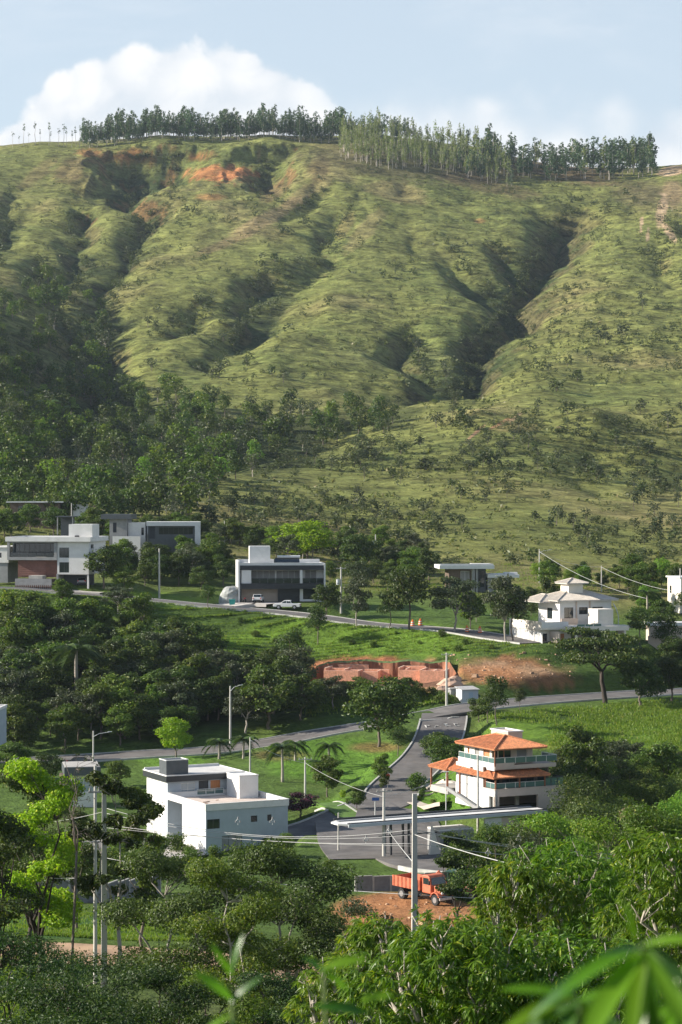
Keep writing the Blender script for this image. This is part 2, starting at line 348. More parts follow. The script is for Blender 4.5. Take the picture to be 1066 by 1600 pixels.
def resample(P, step):
    P = np.array(P, float); out = [P[0]]
    # Catmull-Rom
    Q = np.vstack([2*P[0]-P[1], P, 2*P[-1]-P[-2]]); C = []
    for i in range(1, len(Q)-2):
        n = max(2, int(np.linalg.norm(Q[i+1]-Q[i])/step))
        for j in range(n):
            t = j/n
            C.append(.5*((2*Q[i])+(-Q[i-1]+Q[i+1])*t+(2*Q[i-1]-5*Q[i]+4*Q[i+1]-Q[i+2])*t*t+(-Q[i-1]+3*Q[i]-3*Q[i+1]+Q[i+2])*t**3))
    C.append(P[-1]); return np.array(C)
ROADC = {k: resample(v, 2.0) for k, v in ROADP.items()}
PADS = [ # x, y centre from (px,D), half sizes (m), rotation, z from row at D, soft edge
 ((353, 247), 9, 13, .48, (1342, 240), 4), ((812, 240), 7.5, 6, .45, (1269, 234.8), 3), ((440, 397), 9, 8, 0, (944, 390), 5),
 ((95, 403), 14, 8, 0, (915, 396), 5), ((900, 367), 11, 9, -.3, (1008, 358), 5), ((600, 346), 12, 5.5, 0, (1066, 343), 1.3),
 ((640, 186), 17, 11, 0, (1412, 190), 4), ((625, 226), 12, 7, 0, (1337, 226), 5)]
PADW = [(Wp(a[0], 770, a[1])[:2], hx, hy, r, Wp(0, c[0], c[1])[2], e) for a, hx, hy, r, c, e in PADS]
def height(x, y):
    x = np.asarray(x, float); y = np.asarray(y, float); z = base_h(x, y)+relief(x, y)+carve(x, y)
    for (cx, cy_), hx, hy, r, pz, e in PADW:
        dx = x-cx; dy = y-cy_; m = (np.abs(dx) < 45) & (np.abs(dy) < 45)
        if not m.any(): continue
        u = dx[m]*math.cos(r)+dy[m]*math.sin(r); v = -dx[m]*math.sin(r)+dy[m]*math.cos(r)
        q = np.maximum(np.abs(u)-hx, np.abs(v)-hy); t = 1-sstep(q, 0, e); z[m] = z[m]*(1-t)+pz*t
    for k, C in ROADC.items():
        hw = ROADS[k][1]*1.1
        m = (x > C[:, 0].min()-15) & (x < C[:, 0].max()+15) & (y > C[:, 1].min()-15) & (y < C[:, 1].max()+15)
        if not m.any(): continue
        xs = x[m]; ys = y[m]; zs = z[m]
        bd = np.full(xs.shape, 1e9); bz = np.zeros(xs.shape)
        for i in range(0, len(C)-1):
            ax, ay, az_ = C[i]; bx, by, bz_ = C[i+1]; dx = bx-ax; dy = by-ay; l2 = dx*dx+dy*dy+1e-9
            t = np.clip(((xs-ax)*dx+(ys-ay)*dy)/l2, 0, 1); d = np.hypot(xs-ax-t*dx, ys-ay-t*dy); mm = d < bd
            bd = np.where(mm, d, bd); bz = np.where(mm, az_+t*(bz_-az_), bz)
        t = 1-sstep(bd, hw+1.2, hw+5.0); z[m] = zs*(1-t)+(bz-(.16 if k != 'dirt_road' else .0))*t
    return z
def hz(x, y): return float(height(np.array([float(x)]), np.array([float(y)]))[0])
# ------------------------------------------------------------------ build the ground sheet
def build_ground():
    dd = [-70, -40, -20, -8, 0, 4, 8, 14, 20, 28, 38, 50]
    dd += list(np.exp(np.linspace(math.log(60), math.log(700), 470))); dd += list(np.exp(np.linspace(math.log(700), math.log(1760), 520)))[1:]
    dd += list(np.exp(np.linspace(math.log(1760), math.log(9000), 26)))[1:]
    dd = np.array(dd)*1.0
    ud = np.linspace(-.158, .158, 430); ue = .158+np.array([.012, .03, .05, .075, .11, .15, .21, .3, .45, .7, 1.1])
    u = np.concatenate([-ue[::-1], ud, ue])
    Y = np.repeat((dd*K)[:, None], len(u), 1); X = u[None, :]*(Y+80*K)*1.0
    Z = height(X, Y); nr, nc = X.shape
    V = np.stack([X.ravel(), Y.ravel(), Z.ravel()], 1)
    idx = np.arange(nr*nc).reshape(nr, nc)
    Fc = np.stack([idx[:-1, :-1].ravel(), idx[:-1, 1:].ravel(), idx[1:, 1:].ravel(), idx[1:, :-1].ravel()], 1)
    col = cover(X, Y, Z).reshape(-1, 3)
    global GU, GD, GZ; GU, GD, GZ = u, dd, Z
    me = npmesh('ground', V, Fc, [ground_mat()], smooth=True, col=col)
    return tag(link('ground', me), kind='structure')
# what grows or lies where: (px, row, rx, ry, rotation deg, colour, strength)
GREEN = np.array((.085, .135, .030)); 
def cover(X, Y, Z):
    D = np.maximum(Y, 1)/K; px = 533+F*X/np.maximum(Y, 1); py = 770-F*(Z-CZ)/np.maximum(Y, 1)
    px = np.clip(px, -600, 1700)
    n1 = fbm(X/14, Y/18, 31, 4)*2; n2 = fbm(X/60, Y/90, 32, 4)*2; n3 = fbm(X/3.2, Y/4, 33, 3)*2
    hill_g = np.array((.180, .192, .056)); hill_d = np.array((.255, .212, .092)); lush = np.array((.052, .105, .022)); dark = np.array((.030, .048, .018))
    c = np.empty(X.shape+(3,)); c[:] = hill_g
    def mix(t, colr): 
        nonlocal c
        t = np.clip(t, 0, 1)[..., None]; c = c*(1-t)+np.array(colr)*t
    mix(sstep(n2+.3*n1, -.1, .7)*.75, hill_d)
    mix(sstep(-n2+.5*n3, .1, .9)*.6, (.115, .15, .042))
    gy = np.gradient(Z, axis=0)/np.maximum(np.gradient(Y, axis=0), 1e-3)
    gx = np.gradient(Z, axis=1)/np.maximum(np.gradient(X, axis=1), 1e-3)
    sl = np.hypot(gx, gy)
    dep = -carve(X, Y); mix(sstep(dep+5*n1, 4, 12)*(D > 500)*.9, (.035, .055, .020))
    regc = (px > 110)*(px < 520)*(D > 1300)*(D < 1512); mix(sstep(sl+.25*n3, .66, 1.0)*regc*sstep(n1+.8*n2+.5*n3, -.05, .35)*.75, (.33, .145, .068)); mix(sstep(sl, .5, .9)*regc*.45, (.06, .085, .03)); mix(sstep(sl+.3*n1, .55, .9)*(1-regc)*(D > 700)*.35, (.20, .14, .07))  # steep scarp faces darkened: green cover and painted shade together
    # near ground
    nearm = 1-sstep(D+25*n2, 395, 460)
    mix(nearm, (.085, .140, .030)); mix(nearm*sstep(n1+.6*n3, 0, .8)*.6, (.125, .160, .035)); mix(nearm*sstep(-n1+.4*n3, .1, .9)*.5, (.050, .085, .022))
    mix((1-sstep(D, 100, 125)), (.10, .115, .045))
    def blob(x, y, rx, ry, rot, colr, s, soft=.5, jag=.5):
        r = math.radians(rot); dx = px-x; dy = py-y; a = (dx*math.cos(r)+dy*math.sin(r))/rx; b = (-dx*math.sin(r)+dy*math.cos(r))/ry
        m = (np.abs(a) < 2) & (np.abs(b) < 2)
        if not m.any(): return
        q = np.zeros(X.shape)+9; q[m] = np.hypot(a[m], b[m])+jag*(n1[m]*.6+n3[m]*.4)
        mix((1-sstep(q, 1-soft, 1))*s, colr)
    red = (.34, .13, .055); ored = (.42, .17, .07); brn = (.20, .125, .06); tan = (.24, .17, .085)
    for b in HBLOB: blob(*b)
    return np.clip(c, .01, .9)
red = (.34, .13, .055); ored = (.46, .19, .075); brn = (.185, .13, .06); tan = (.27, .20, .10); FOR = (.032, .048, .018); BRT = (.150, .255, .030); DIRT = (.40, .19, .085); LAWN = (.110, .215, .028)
HBLOB = [
 (345,272,60,16,0,red,.8,.5,.9),(365,270,38,11,0,ored,.95,.4,1.0),(310,245,28,8,0,red,.7,.5,.9),(430,300,35,14,-40,brn,.7),(500,262,26,22,-30,brn,.6),(330,308,30,8,0,red,.5),
 (145,240,30,10,0,red,.6,.5,.9),(110,265,40,22,-30,brn,.7),(60,270,50,14,-40,brn,.5),(210,245,40,14,0,red,.6,.5,.9),(130,290,25,25,-50,brn,.4),
 (420,340,90,14,-28,tan,.75),(340,385,60,8,-22,tan,.6),(480,300,60,14,-30,tan,.5),(620,300,60,22,10,tan,.5),(570,360,60,16,-50,tan,.4),(540,350,14,30,25,brn,.5),
 (650,260,240,30,5,(.10,.085,.045),.75),(860,262,150,24,9,(.13,.085,.05),.8),(760,290,110,16,12,(.14,.095,.055),.6),(1000,300,50,26,0,(.10,.085,.045),.7),
 (1048,268,26,9,-12,(.52,.37,.22),.95,.3,.4),(1050,300,22,26,0,(.30,.21,.12),.7),(1034,330,9,30,10,(.46,.33,.2),.9,.3,.4),(1045,362,7,24,-35,(.50,.36,.22),.9,.3,.4),(1002,352,3,16,5,(.44,.31,.2),.8,.3,.4),(1013,365,3,14,5,(.44,.31,.2),.8,.3,.4),
 (750,345,12,6,0,red,.4),(890,330,60,12,15,FOR,.5),
 (785,660,34,3.2,-28,(.40,.22,.12),.95,.3,.3),(745,675,24,3,-40,(.34,.2,.12),.9,.3,.3),(806,652,16,3.4,-38,(.5,.34,.2),.95,.3,.3),(800,668,60,12,0,(.20,.14,.07),.5),
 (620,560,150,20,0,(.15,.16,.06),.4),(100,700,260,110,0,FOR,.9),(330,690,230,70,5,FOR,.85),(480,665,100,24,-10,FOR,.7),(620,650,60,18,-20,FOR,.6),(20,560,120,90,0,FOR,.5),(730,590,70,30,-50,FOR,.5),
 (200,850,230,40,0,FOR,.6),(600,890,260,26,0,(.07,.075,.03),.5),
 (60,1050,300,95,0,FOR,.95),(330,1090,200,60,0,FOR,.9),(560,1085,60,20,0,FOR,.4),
 (600,1010,160,26,0,BRT,.75),(330,1010,180,14,-12,BRT,.8),(460,975,90,12,-8,BRT,.9),(250,935,120,14,5,BRT,.7),(620,985,160,16,3,BRT,.8),
 (870,1140,160,22,0,BRT,.9),(830,1165,120,8,0,(.20,.24,.03),.8),(900,1125,120,6,0,(.06,.10,.02),.6),(1000,1150,90,30,0,BRT,.6),
 (800,1048,90,24,3,(.34,.17,.085),.95,.4,.9),(840,1050,40,10,0,(.42,.28,.17),.6,.5,1.2),(760,1040,30,8,0,(.44,.30,.19),.6,.5,1.2),(800,1062,40,7,0,(.22,.12,.06),.6,.5,1.2),(880,1045,24,7,0,(.20,.17,.06),.7,.5,1.2),(730,1035,26,6,0,(.16,.16,.05),.6,.5,1.2),(760,1055,60,18,0,(.36,.17,.08),.8),(870,1065,50,14,0,DIRT,.8),(675,1055,30,26,0,(.50,.26,.14),.95,.3,.5),(700,1070,40,14,0,(.40,.25,.15),.9),
 (570,1046,96,22,0,(.36,.15,.075),1.0,.2,.3),(600,1066,110,12,0,(.20,.11,.07),1.0,.3,.3),(500,1075,22,10,0,DIRT,.6),(700,1090,80,7,0,(.13,.14,.05),.7),
 (540,1190,140,42,0,LAWN,.95,.3,.2),(480,1165,60,12,0,LAWN,.9),(590,1168,60,10,0,(.19,.10,.05),.7),(440,1180,50,10,0,(.20,.11,.055),.5),(270,1185,80,16,0,LAWN,.8),
 (700,1235,80,40,0,LAWN,.95,.3,.2),(540,1260,60,20,0,LAWN,.9),(690,1262,60,16,0,LAWN,.9,.3,.1),
 (150,1330,140,14,0,(.30,.22,.14),.4),(620,1425,120,34,0,DIRT,1.0,.25,.3),(720,1435,90,26,0,(.42,.20,.09),.95,.3,.4),(560,1460,80,18,0,(.32,.2,.11),.7),
 (90,1450,170,22,0,(.06,.13,.03),.9,.3,.4),(30,1500,80,16,-3,(.36,.2,.1),.6),(20,1540,80,40,0,(.22,.20,.07),.8),(690,1352,50,6,0,(.32,.22,.14),.6),
]
def ground_mat():
    m = bpy.data.materials.new('ground_cover'); m.use_nodes = True; t = m.node_tree; b = t.nodes['Principled BSDF']
    b.inputs['Roughness'].default_value = .95; b.inputs['Specular IOR Level'].default_value = .1
    at = N(t, 'ShaderNodeAttribute', attribute_name='cover'); g = N(t, 'ShaderNodeTexCoord'); o = g.outputs['Object']
    big = tex_noise(o, .35, 8, .68, .3, t); fn = tex_noise(o, 2.2, 6, .7, 0, t)
    mp = N(t, 'ShaderNodeMapping'); mp.inputs['Scale'].default_value = (.035, .035, .8); t.links.new(o, mp.inputs[0])
    st = tex_noise(mp.outputs[0], 1.0, 5, .62, .4, t)
    sp_ = N(t, 'ShaderNodeSeparateXYZ'); t.links.new(o, sp_.inputs[0]); farf = smooth(t, sp_.outputs[1], 430, 800)
    huge = tex_noise(o, .07, 9, .72, .5, t)
    v = math_n(t, 'ADD', math_n(t, 'MULTIPLY', big.outputs[0], .9), math_n(t, 'MULTIPLY', fn.outputs[0], .7))
    mid_ = tex_noise(o, .22, 6, .7, .2, t); v = math_n(t, 'ADD', v, math_n(t, 'MULTIPLY', farf, math_n(t, 'MULTIPLY', math_n(t, 'SUBTRACT', mid_.outputs[0], .5), 1.5)))
    v = math_n(t, 'ADD', v, math_n(t, 'MULTIPLY', farf, math_n(t, 'MULTIPLY', math_n(t, 'SUBTRACT', huge.outputs[0], .5), 2.5)))
    v = math_n(t, 'ADD', v, math_n(t, 'MULTIPLY', st.outputs[0], .35))
    v = math_n(t, 'ADD', math_n(t, 'MULTIPLY', math_n(t, 'SUBTRACT', v, .97), 1.5), 1.0)
    v = math_n(t, 'MAXIMUM', v, .3)
    cb = N(t, 'ShaderNodeCombineColor'); [t.links.new(v, cb.inputs[i]) for i in range(3)]
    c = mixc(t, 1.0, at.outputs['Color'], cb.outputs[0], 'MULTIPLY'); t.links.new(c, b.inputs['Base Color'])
    b1 = N(t, 'ShaderNodeBump', i_Strength=.9, i_Distance=3.2); t.links.new(st.outputs[0], b1.inputs['Height'])
    b2 = N(t, 'ShaderNodeBump', i_Strength=.9, i_Distance=1.2); t.links.new(big.outputs[0], b2.inputs['Height']); t.links.new(b1.outputs[0], b2.inputs['Normal'])
    b3 = N(t, 'ShaderNodeBump', i_Strength=.7, i_Distance=.25); t.links.new(fn.outputs[0], b3.inputs['Height']); t.links.new(b2.outputs[0], b3.inputs['Normal'])
    t.links.new(b3.outputs[0], b.inputs['Normal']); return m
ground = build_ground()
def height(x, y):                        # from here on: read off the finished sheet
    x = np.asarray(x, float); y = np.asarray(y, float); D = np.clip(y/K, GD[0]+.01, GD[-1]-.01); u = np.clip(x/(y+80*K), GU[0]+1e-5, GU[-1]-1e-5)
    i = np.searchsorted(GD, D)-1; j = np.searchsorted(GU, u)-1; a = (D-GD[i])/(GD[i+1]-GD[i]); b = (u-GU[j])/(GU[j+1]-GU[j])
    return (GZ[i, j]*(1-b)+GZ[i, j+1]*b)*(1-a)+(GZ[i+1, j]*(1-b)+GZ[i+1, j+1]*b)*a
# the air: one box of even haze round everything
def haze():
    b = MB().box(-2600, 2600, -60, 9500*K, -420, 420); m = bpy.data.materials.new('haze'); m.use_nodes = True; t = m.node_tree; t.nodes.clear()
    p = N(t, 'ShaderNodeVolumePrincipled', i_Density=.00004, i_Anisotropy=.2); p.inputs['Color'].default_value = (.72, .85, 1.0, 1)
    o = N(t, 'ShaderNodeOutputMaterial'); t.links.new(p.outputs[0], o.inputs['Volume'])
    return tag(b.obj('haze', m), kind='stuff')
haze()
# ------------------------------------------------------------------ materials for built things
WHT = mat('white_render', (.70, .69, .67), .8, .06, .6, .05, 30, dirt=.4, dirtcol=(.45, .42, .38))
CRM = mat('cream_render', (.74, .68, .60), .8, .06, .6, .05, 30, dirt=.25, dirtcol=(.5, .42, .34))
PNK = mat('beige_render', (.55, .45, .38), .8, .06, .6, .05, 30, dirt=.2, dirtcol=(.4, .32, .26))
WHT_SHADED = mat('shaded_white_render', (.40, .45, .50), .8, .05, .8, .05, 30, dirt=.2, dirtcol=(.3, .33, .36))  # white render with its bluish shade put into the colour
BLK = mat('black_cladding', (.022, .026, .032), .45, .15, 1.5)
DKG = mat('dark_grey_paint', (.075, .085, .095), .5, .1, 2)
MGR = mat('mid_grey_render', (.28, .28, .28), .8, .1, 1, .1, 20, dirt=.3)
CON = mat('concrete', (.42, .40, .37), .85, .12, 1.2, .15, 25, dirt=.35, dirtcol=(.20, .18, .15))
PCN = mat('pole_concrete', (.50, .48, .44), .85, .10, 2.5, .1, 25, dirt=.3, dirtcol=(.28, .25, .21), stretch=(1, 1, .25))
ASP = mat('asphalt', (.125, .115, .110), .9, .28, .35, .15, 40, dirt=.6, dirtcol=(.19, .155, .13))
CRV = mat('driveway_concrete', (.50, .46, .42), .85, .08, .6, .1, 20, dirt=.3, dirtcol=(.36, .28, .22))
PTH = mat('path_stone', (.52, .45, .38), .85, .08, .8, .1, 20, dirt=.25)
LIN = mat('road_paint', (.52, .51, .48), .8, .2, 3, dirt=.85, dirtcol=(.2, .19, .18))
KRB = mat('kerb_concrete', (.46, .45, .42), .8, .12, 1.5, dirt=.35, dirtcol=(.25, .22, .2))
GLS = mat('dark_glass', (.018, .026, .030), .06, spec=.8)
GLR = mat('green_rail_glass', (.09, .16, .15), .08, spec=.8)
GLB = mat('pale_window_glass', (.30, .36, .40), .12, spec=.8)
ALU = mat('white_metal', (.68, .68, .66), .4, .04, 2)
DKM = mat('dark_metal', (.05, .05, .055), .45, .1, 4)
TIL = mat('terracotta_tile', (.60, .235, .105), .8, .3, 2.4, .1, 30, dirt=.55, dirtcol=(.33, .14, .075))
TIC = mat('cream_roof_tile', (.56, .50, .43), .75, .12, 1.2, .1, 30, dirt=.35, dirtcol=(.35, .30, .25))
WOD = mat('red_brown_wood', (.26, .095, .045), .55, .25, 3, stretch=(6, 6, .6))
ODR = mat('orange_wood', (.50, .20, .07), .5, .2, 3, stretch=(8, 8, .6))
BRK = mat('red_brown_cladding', (.17, .075, .055), .8, .2, 2, .1, 10)
BRW = mat('brown_cladding', (.12, .085, .065), .7, .2, 2, .1, 10)
BLI = mat('grey_blind', (.26, .25, .24), .6, .06, 1)
ORB = mat('orange_hollow_brick', (.74, .36, .23), .9, .2, 3, .3, 14, dirt=.3, dirtcol=(.42, .2, .12))
RBR = mat('raw_mortar_face', (.74, .50, .38), .9, .12, 3, .3, 14)
def wallmesh(L, H, th, holes, m, name='wall', parent=None, loc=(0, 0, 0), rz=0.0):
    """wall along x, outer face y=0 looking to -y, with real openings"""
    xs = sorted({0, L, *[h[0] for h in holes], *[h[1] for h in holes]}); zs = sorted({0, H, *[h[2] for h in holes], *[h[3] for h in holes]})
    def solid(i, j):
        if i < 0 or j < 0 or i >= len(xs)-1 or j >= len(zs)-1: return False
        cx = (xs[i]+xs[i+1])/2; cz = (zs[j]+zs[j+1])/2
        return not any(h[0] < cx < h[1] and h[2] < cz < h[3] for h in holes)
    b = MB()
    for i in range(len(xs)-1):
        for j in range(len(zs)-1):
            if not solid(i, j): continue
            x0, x1, z0, z1 = xs[i], xs[i+1], zs[j], zs[j+1]
            b.add([(x0, 0, z0), (x1, 0, z0), (x1, 0, z1), (x0, 0, z1)], [(0, 1, 2, 3)])
            b.add([(x0, th, z0), (x1, th, z0), (x1, th, z1), (x0, th, z1)], [(3, 2, 1, 0)])
            if not solid(i-1, j): b.add([(x0, 0, z0), (x0, th, z0), (x0, th, z1), (x0, 0, z1)], [(3, 2, 1, 0)])
            if not solid(i+1, j): b.add([(x1, 0, z0), (x1, th, z0), (x1, th, z1), (x1, 0, z1)], [(0, 1, 2, 3)])
            if not solid(i, j-1): b.add([(x0, 0, z0), (x1, 0, z0), (x1, th, z0), (x0, th, z0)], [(3, 2, 1, 0)])
            if not solid(i, j+1): b.add([(x0, 0, z1), (x1, 0, z1), (x1, th, z1), (x0, th, z1)], [(0, 1, 2, 3)])
    return b.obj(name, m, parent, loc, rz)
def fitting(kind, par, x0, x1, z0, z1, th):
    """window or door set back in an opening of wall par (wall coordinates)"""
    L = x1-x0; H = z1-z0
    if kind == 'open': return
    fr = {'win': DKM, 'winw': ALU, 'louvre': BLK, 'door': ODR, 'shutter': ODR, 'blind': ALU, 'grid': ALU, 'garage': DKG, 'dglass': DKM}[kind]
    pm = {'win': GLS, 'winw': GLS, 'louvre': BLK, 'door': ODR, 'shutter': ODR, 'blind': BLI, 'grid': GLB, 'garage': MGR, 'dglass': GLS}[kind]
    y = th*.45; f = .06; b = MB()
    b.box(x0, x0+f, y-.04, y+.04, z0, z1); b.box(x1-f, x1, y-.04, y+.04, z0, z1); b.box(x0+f, x1-f, y-.04, y+.04, z1-f, z1); b.box(x0+f, x1-f, y-.04, y+.04, z0, z0+f)
    n = max(1, round(L/(1.1 if kind != 'louvre' else .25)))
    for i in range(1, n): xx = x0+L*i/n; b.box(xx-f/2, xx+f/2, y-.03, y+.03, z0+f, z1-f)
    if kind == 'grid': b.box(x0+f, x1-f, y-.025, y+.025, z0+H*.5-.03, z0+H*.5+.03)
    nm = 'door' if kind == 'door' else 'garage_door' if kind == 'garage' else 'window'
    w_ = b.obj(nm, fr, par)
    c = MB()
    if kind in ('shutter', 'garage', 'louvre', 'blind'):
        k = max(3, int(H/.16))
        for i in range(k): zz = z0+f+(H-2*f)*i/k; c.add([(x0+f, y-.02, zz), (x1-f, y-.02, zz), (x1-f, y+.015, zz+(H-2*f)/k), (x0+f, y+.015, zz+(H-2*f)/k)], [(0, 1, 2, 3)])
        tag(c.obj('slats', pm, w_), kind='stuff')
    else:
        c.box(x0+f, x1-f, y-.01, y+.01, z0+f, z1-f); c.obj('panel' if kind == 'door' else 'pane', pm, w_)
        if kind in ('win', 'winw', 'dglass'):                    # a curtain behind part of the glass
            q = MB(); xa = x0+f; xb = x0+L*.28; ns = 8
            vs = [(xa+(xb-xa)*i/ns, y+.1+.03*(i % 2), z) for i in range(ns+1) for z in (z0, z1)]
            q.add(vs, [(2*i, 2*i+2, 2*i+3, 2*i+1) for i in range(ns)])
def room(par, x0, x1, y0, y1, z0, z1, m, f=(), l=(), r=(), b=(), th=.25, mats=None):
    """four walls; openings per side as (a0, a1, zlo, zhi, kind) measured on the outside from its left end"""
    mats = mats or {}; H = z1-z0
    for side, hs, L, loc, rz in (('f', f, x1-x0, (x0, y0, z0), 0), ('b', b, x1-x0, (x1, y1, z0), math.pi),
                                 ('l', l, y1-y0-2*th, (x0, y1-th, z0), -math.pi/2), ('r', r, y1-y0-2*th, (x1, y0+th, z0), math.pi/2)):
        wl = wallmesh(L, H, th, [h[:4] for h in hs], mats.get(side, m), 'wall', par, loc, rz)
        for h in hs: fitting(h[4], wl, h[0], h[1], h[2], h[3], th)
def parapet_roof(par, x0, x1, y0, y1, z, hgt, m, th=.2, deck=CON):
    b = MB(); b.box(x0, x1, y0, y0+th, z, z+hgt); b.box(x0, x1, y1-th, y1, z, z+hgt); b.box(x0, x0+th, y0+th, y1-th, z, z+hgt); b.box(x1-th, x1, y0+th, y1-th, z, z+hgt)
    p = b.obj('parapet', m, par); MB().box(x0+th, x1-th, y0+th, y1-th, z-.05, z+.12).obj('roof', deck, par)
    c = MB(); o = .04
    for a in ((x0-o, x1+o, y0-o, y0+th+o), (x0-o, x1+o, y1-th-o, y1+o), (x0-o, x0+th+o, y0+th+o, y1-th-o), (x1-th-o, x1+o, y0+th+o, y1-th-o)): c.box(*a, z+hgt+.002, z+hgt+.05)
    c.obj('coping', m, p)
def tiled_slope(p0, p1, q1, q0, m, rib=.26, amp=.045, drop=.09):
    """eave p0->p1, top q0->q1 (same order): ribbed tile surface with true relief, clipped at hips"""
    p0, p1, q0, q1 = map(Vector, (p0, p1, q0, q1)); e = p1-p0; L = e.length; e.normalize()
    up = (q0-p0)-e*(q0-p0).dot(e); R = up.length; up.normalize(); nrm = e.cross(up)
    if nrm.z < 0: nrm = -nrm
    a0 = (q0-p0).dot(e); a1 = (q1-p0).dot(e)
    def reach(s):
        t = 1.0
        if a0 > 1e-6 and s < a0: t = min(t, s/a0)
        if a1 < L-1e-6 and s > a1: t = min(t, (L-s)/(L-a1))
        return max(0, t)*R
    n = max(8, int(L/rib)*6); rows = []
    for i in range(n+1):
        s = L*i/n; h = amp*(math.cos(2*math.pi*s/rib)); t = reach(s)
        rows.append([p0+e*s+up*(t*k/4)+nrm*(h+.03) for k in range(5)]+[p0+e*s-nrm*drop])
    vs = [v for r_ in rows for v in r_]; fs = []
    for i in range(n):
        for k in range(4): fs.append((i*6+k, (i+1)*6+k, (i+1)*6+k+1, i*6+k+1))
        fs.append((i*6, i*6+5, (i+1)*6+5, (i+1)*6))
    return vs, fs
def hip_roof(par, x0, x1, y0, y1, z, rise, m, capm=None, soffit=None, name='roof', sides='flrb', apex=None):
    wx = x1-x0; wy = y1-y0; h = min(wx, wy)/2
    if wx >= wy: A = (x0+h, (y0+y1)/2, z+rise); B = (x1-h, (y0+y1)/2, z+rise)
    else: A = ((x0+x1)/2, y0+h, z+rise); B = ((x0+x1)/2, y1-h, z+rise)
    c00, c10, c11, c01 = (x0, y0, z), (x1, y0, z), (x1, y1, z), (x0, y1, z); b = MB()
    S_ = {'f': (c00, c10, B, A) if wx >= wy else (c00, c10, A, A), 'b': (c11, c01, A, B) if wx >= wy else (c11, c01, B, B),
          'r': (c10, c11, B, B) if wx >= wy else (c10, c11, B, A), 'l': (c01, c00, A, A) if wx >= wy else (c01, c00, A, B)}
    for k in sides: b.add(*tiled_slope(*S_[k], m))
    rf = b.obj(name, m, par)
    MB().box(x0+.05, x1-.05, y0+.05, y1-.05, z-.16, z-.1).obj('soffit', soffit or WOD, rf)
    c = MB()
    for a, q in ((c00, A), (c10, B if wx >= wy else A), (c11, B), (c01, A if wx >= wy else B), (A, B)):
        if (Vector(a)-Vector(q)).length > .05: c.bar(Vector(a)+Vector((0, 0, .05)), Vector(q)+Vector((0, 0, .07)), .11, n=8)
    c.obj('ridge_cap', capm or m, rf); return rf
def leanto(par, p0, p1, q1, q0, m, caps=()):
    b = MB(); b.add(*tiled_slope(p0, p1, q1, q0, m)); rf = b.obj('roof', m, par)
    P = [Vector(v)-Vector((0, 0, .16)) for v in (p0, p1, q1, q0)]; MB().add(P+[v+Vector((0, 0, .05)) for v in P], [(3, 2, 1, 0), (4, 5, 6, 7), (0, 1, 5, 4), (1, 2, 6, 5), (2, 3, 7, 6), (3, 0, 4, 7)]).obj('soffit', WOD, rf)
    c = MB()
    for a, q in caps: c.bar(Vector(a)+Vector((0, 0, .05)), Vector(q)+Vector((0, 0, .07)), .11, n=8)
    if caps: c.obj('ridge_cap', m, rf)
    return rf
def railing(par, pts, z, h=.6, step=1.3, glass=GLR, postm=ALU):
    r = MB()
    for (ax, ay), (bx, by) in zip(pts[:-1], pts[1:]):
        L = math.hypot(bx-ax, by-ay); n = max(1, round(L/step))
        for i in range(n+1): t = i/n; r.bar((ax+(bx-ax)*t, ay+(by-ay)*t, z), (ax+(bx-ax)*t, ay+(by-ay)*t, z+h+.02), .035, n=6)
        r.bar((ax, ay, z+h+.03), (bx, by, z+h+.03), .035, n=6)
    ro = r.obj('railing', postm, par)
    for (ax, ay), (bx, by) in zip(pts[:-1], pts[1:]):
        L = math.hypot(bx-ax, by-ay); n = max(1, round(L/step)); an = math.atan2(by-ay, bx-ax)
        for i in range(n):
            t = (i+.5)/n; MB().box(-L/n/2+.06, L/n/2-.06, -.008, .008, .05, h-.03).obj('glass_panel', glass, ro, (ax+(bx-ax)*t, ay+(by-ay)*t, z), an)
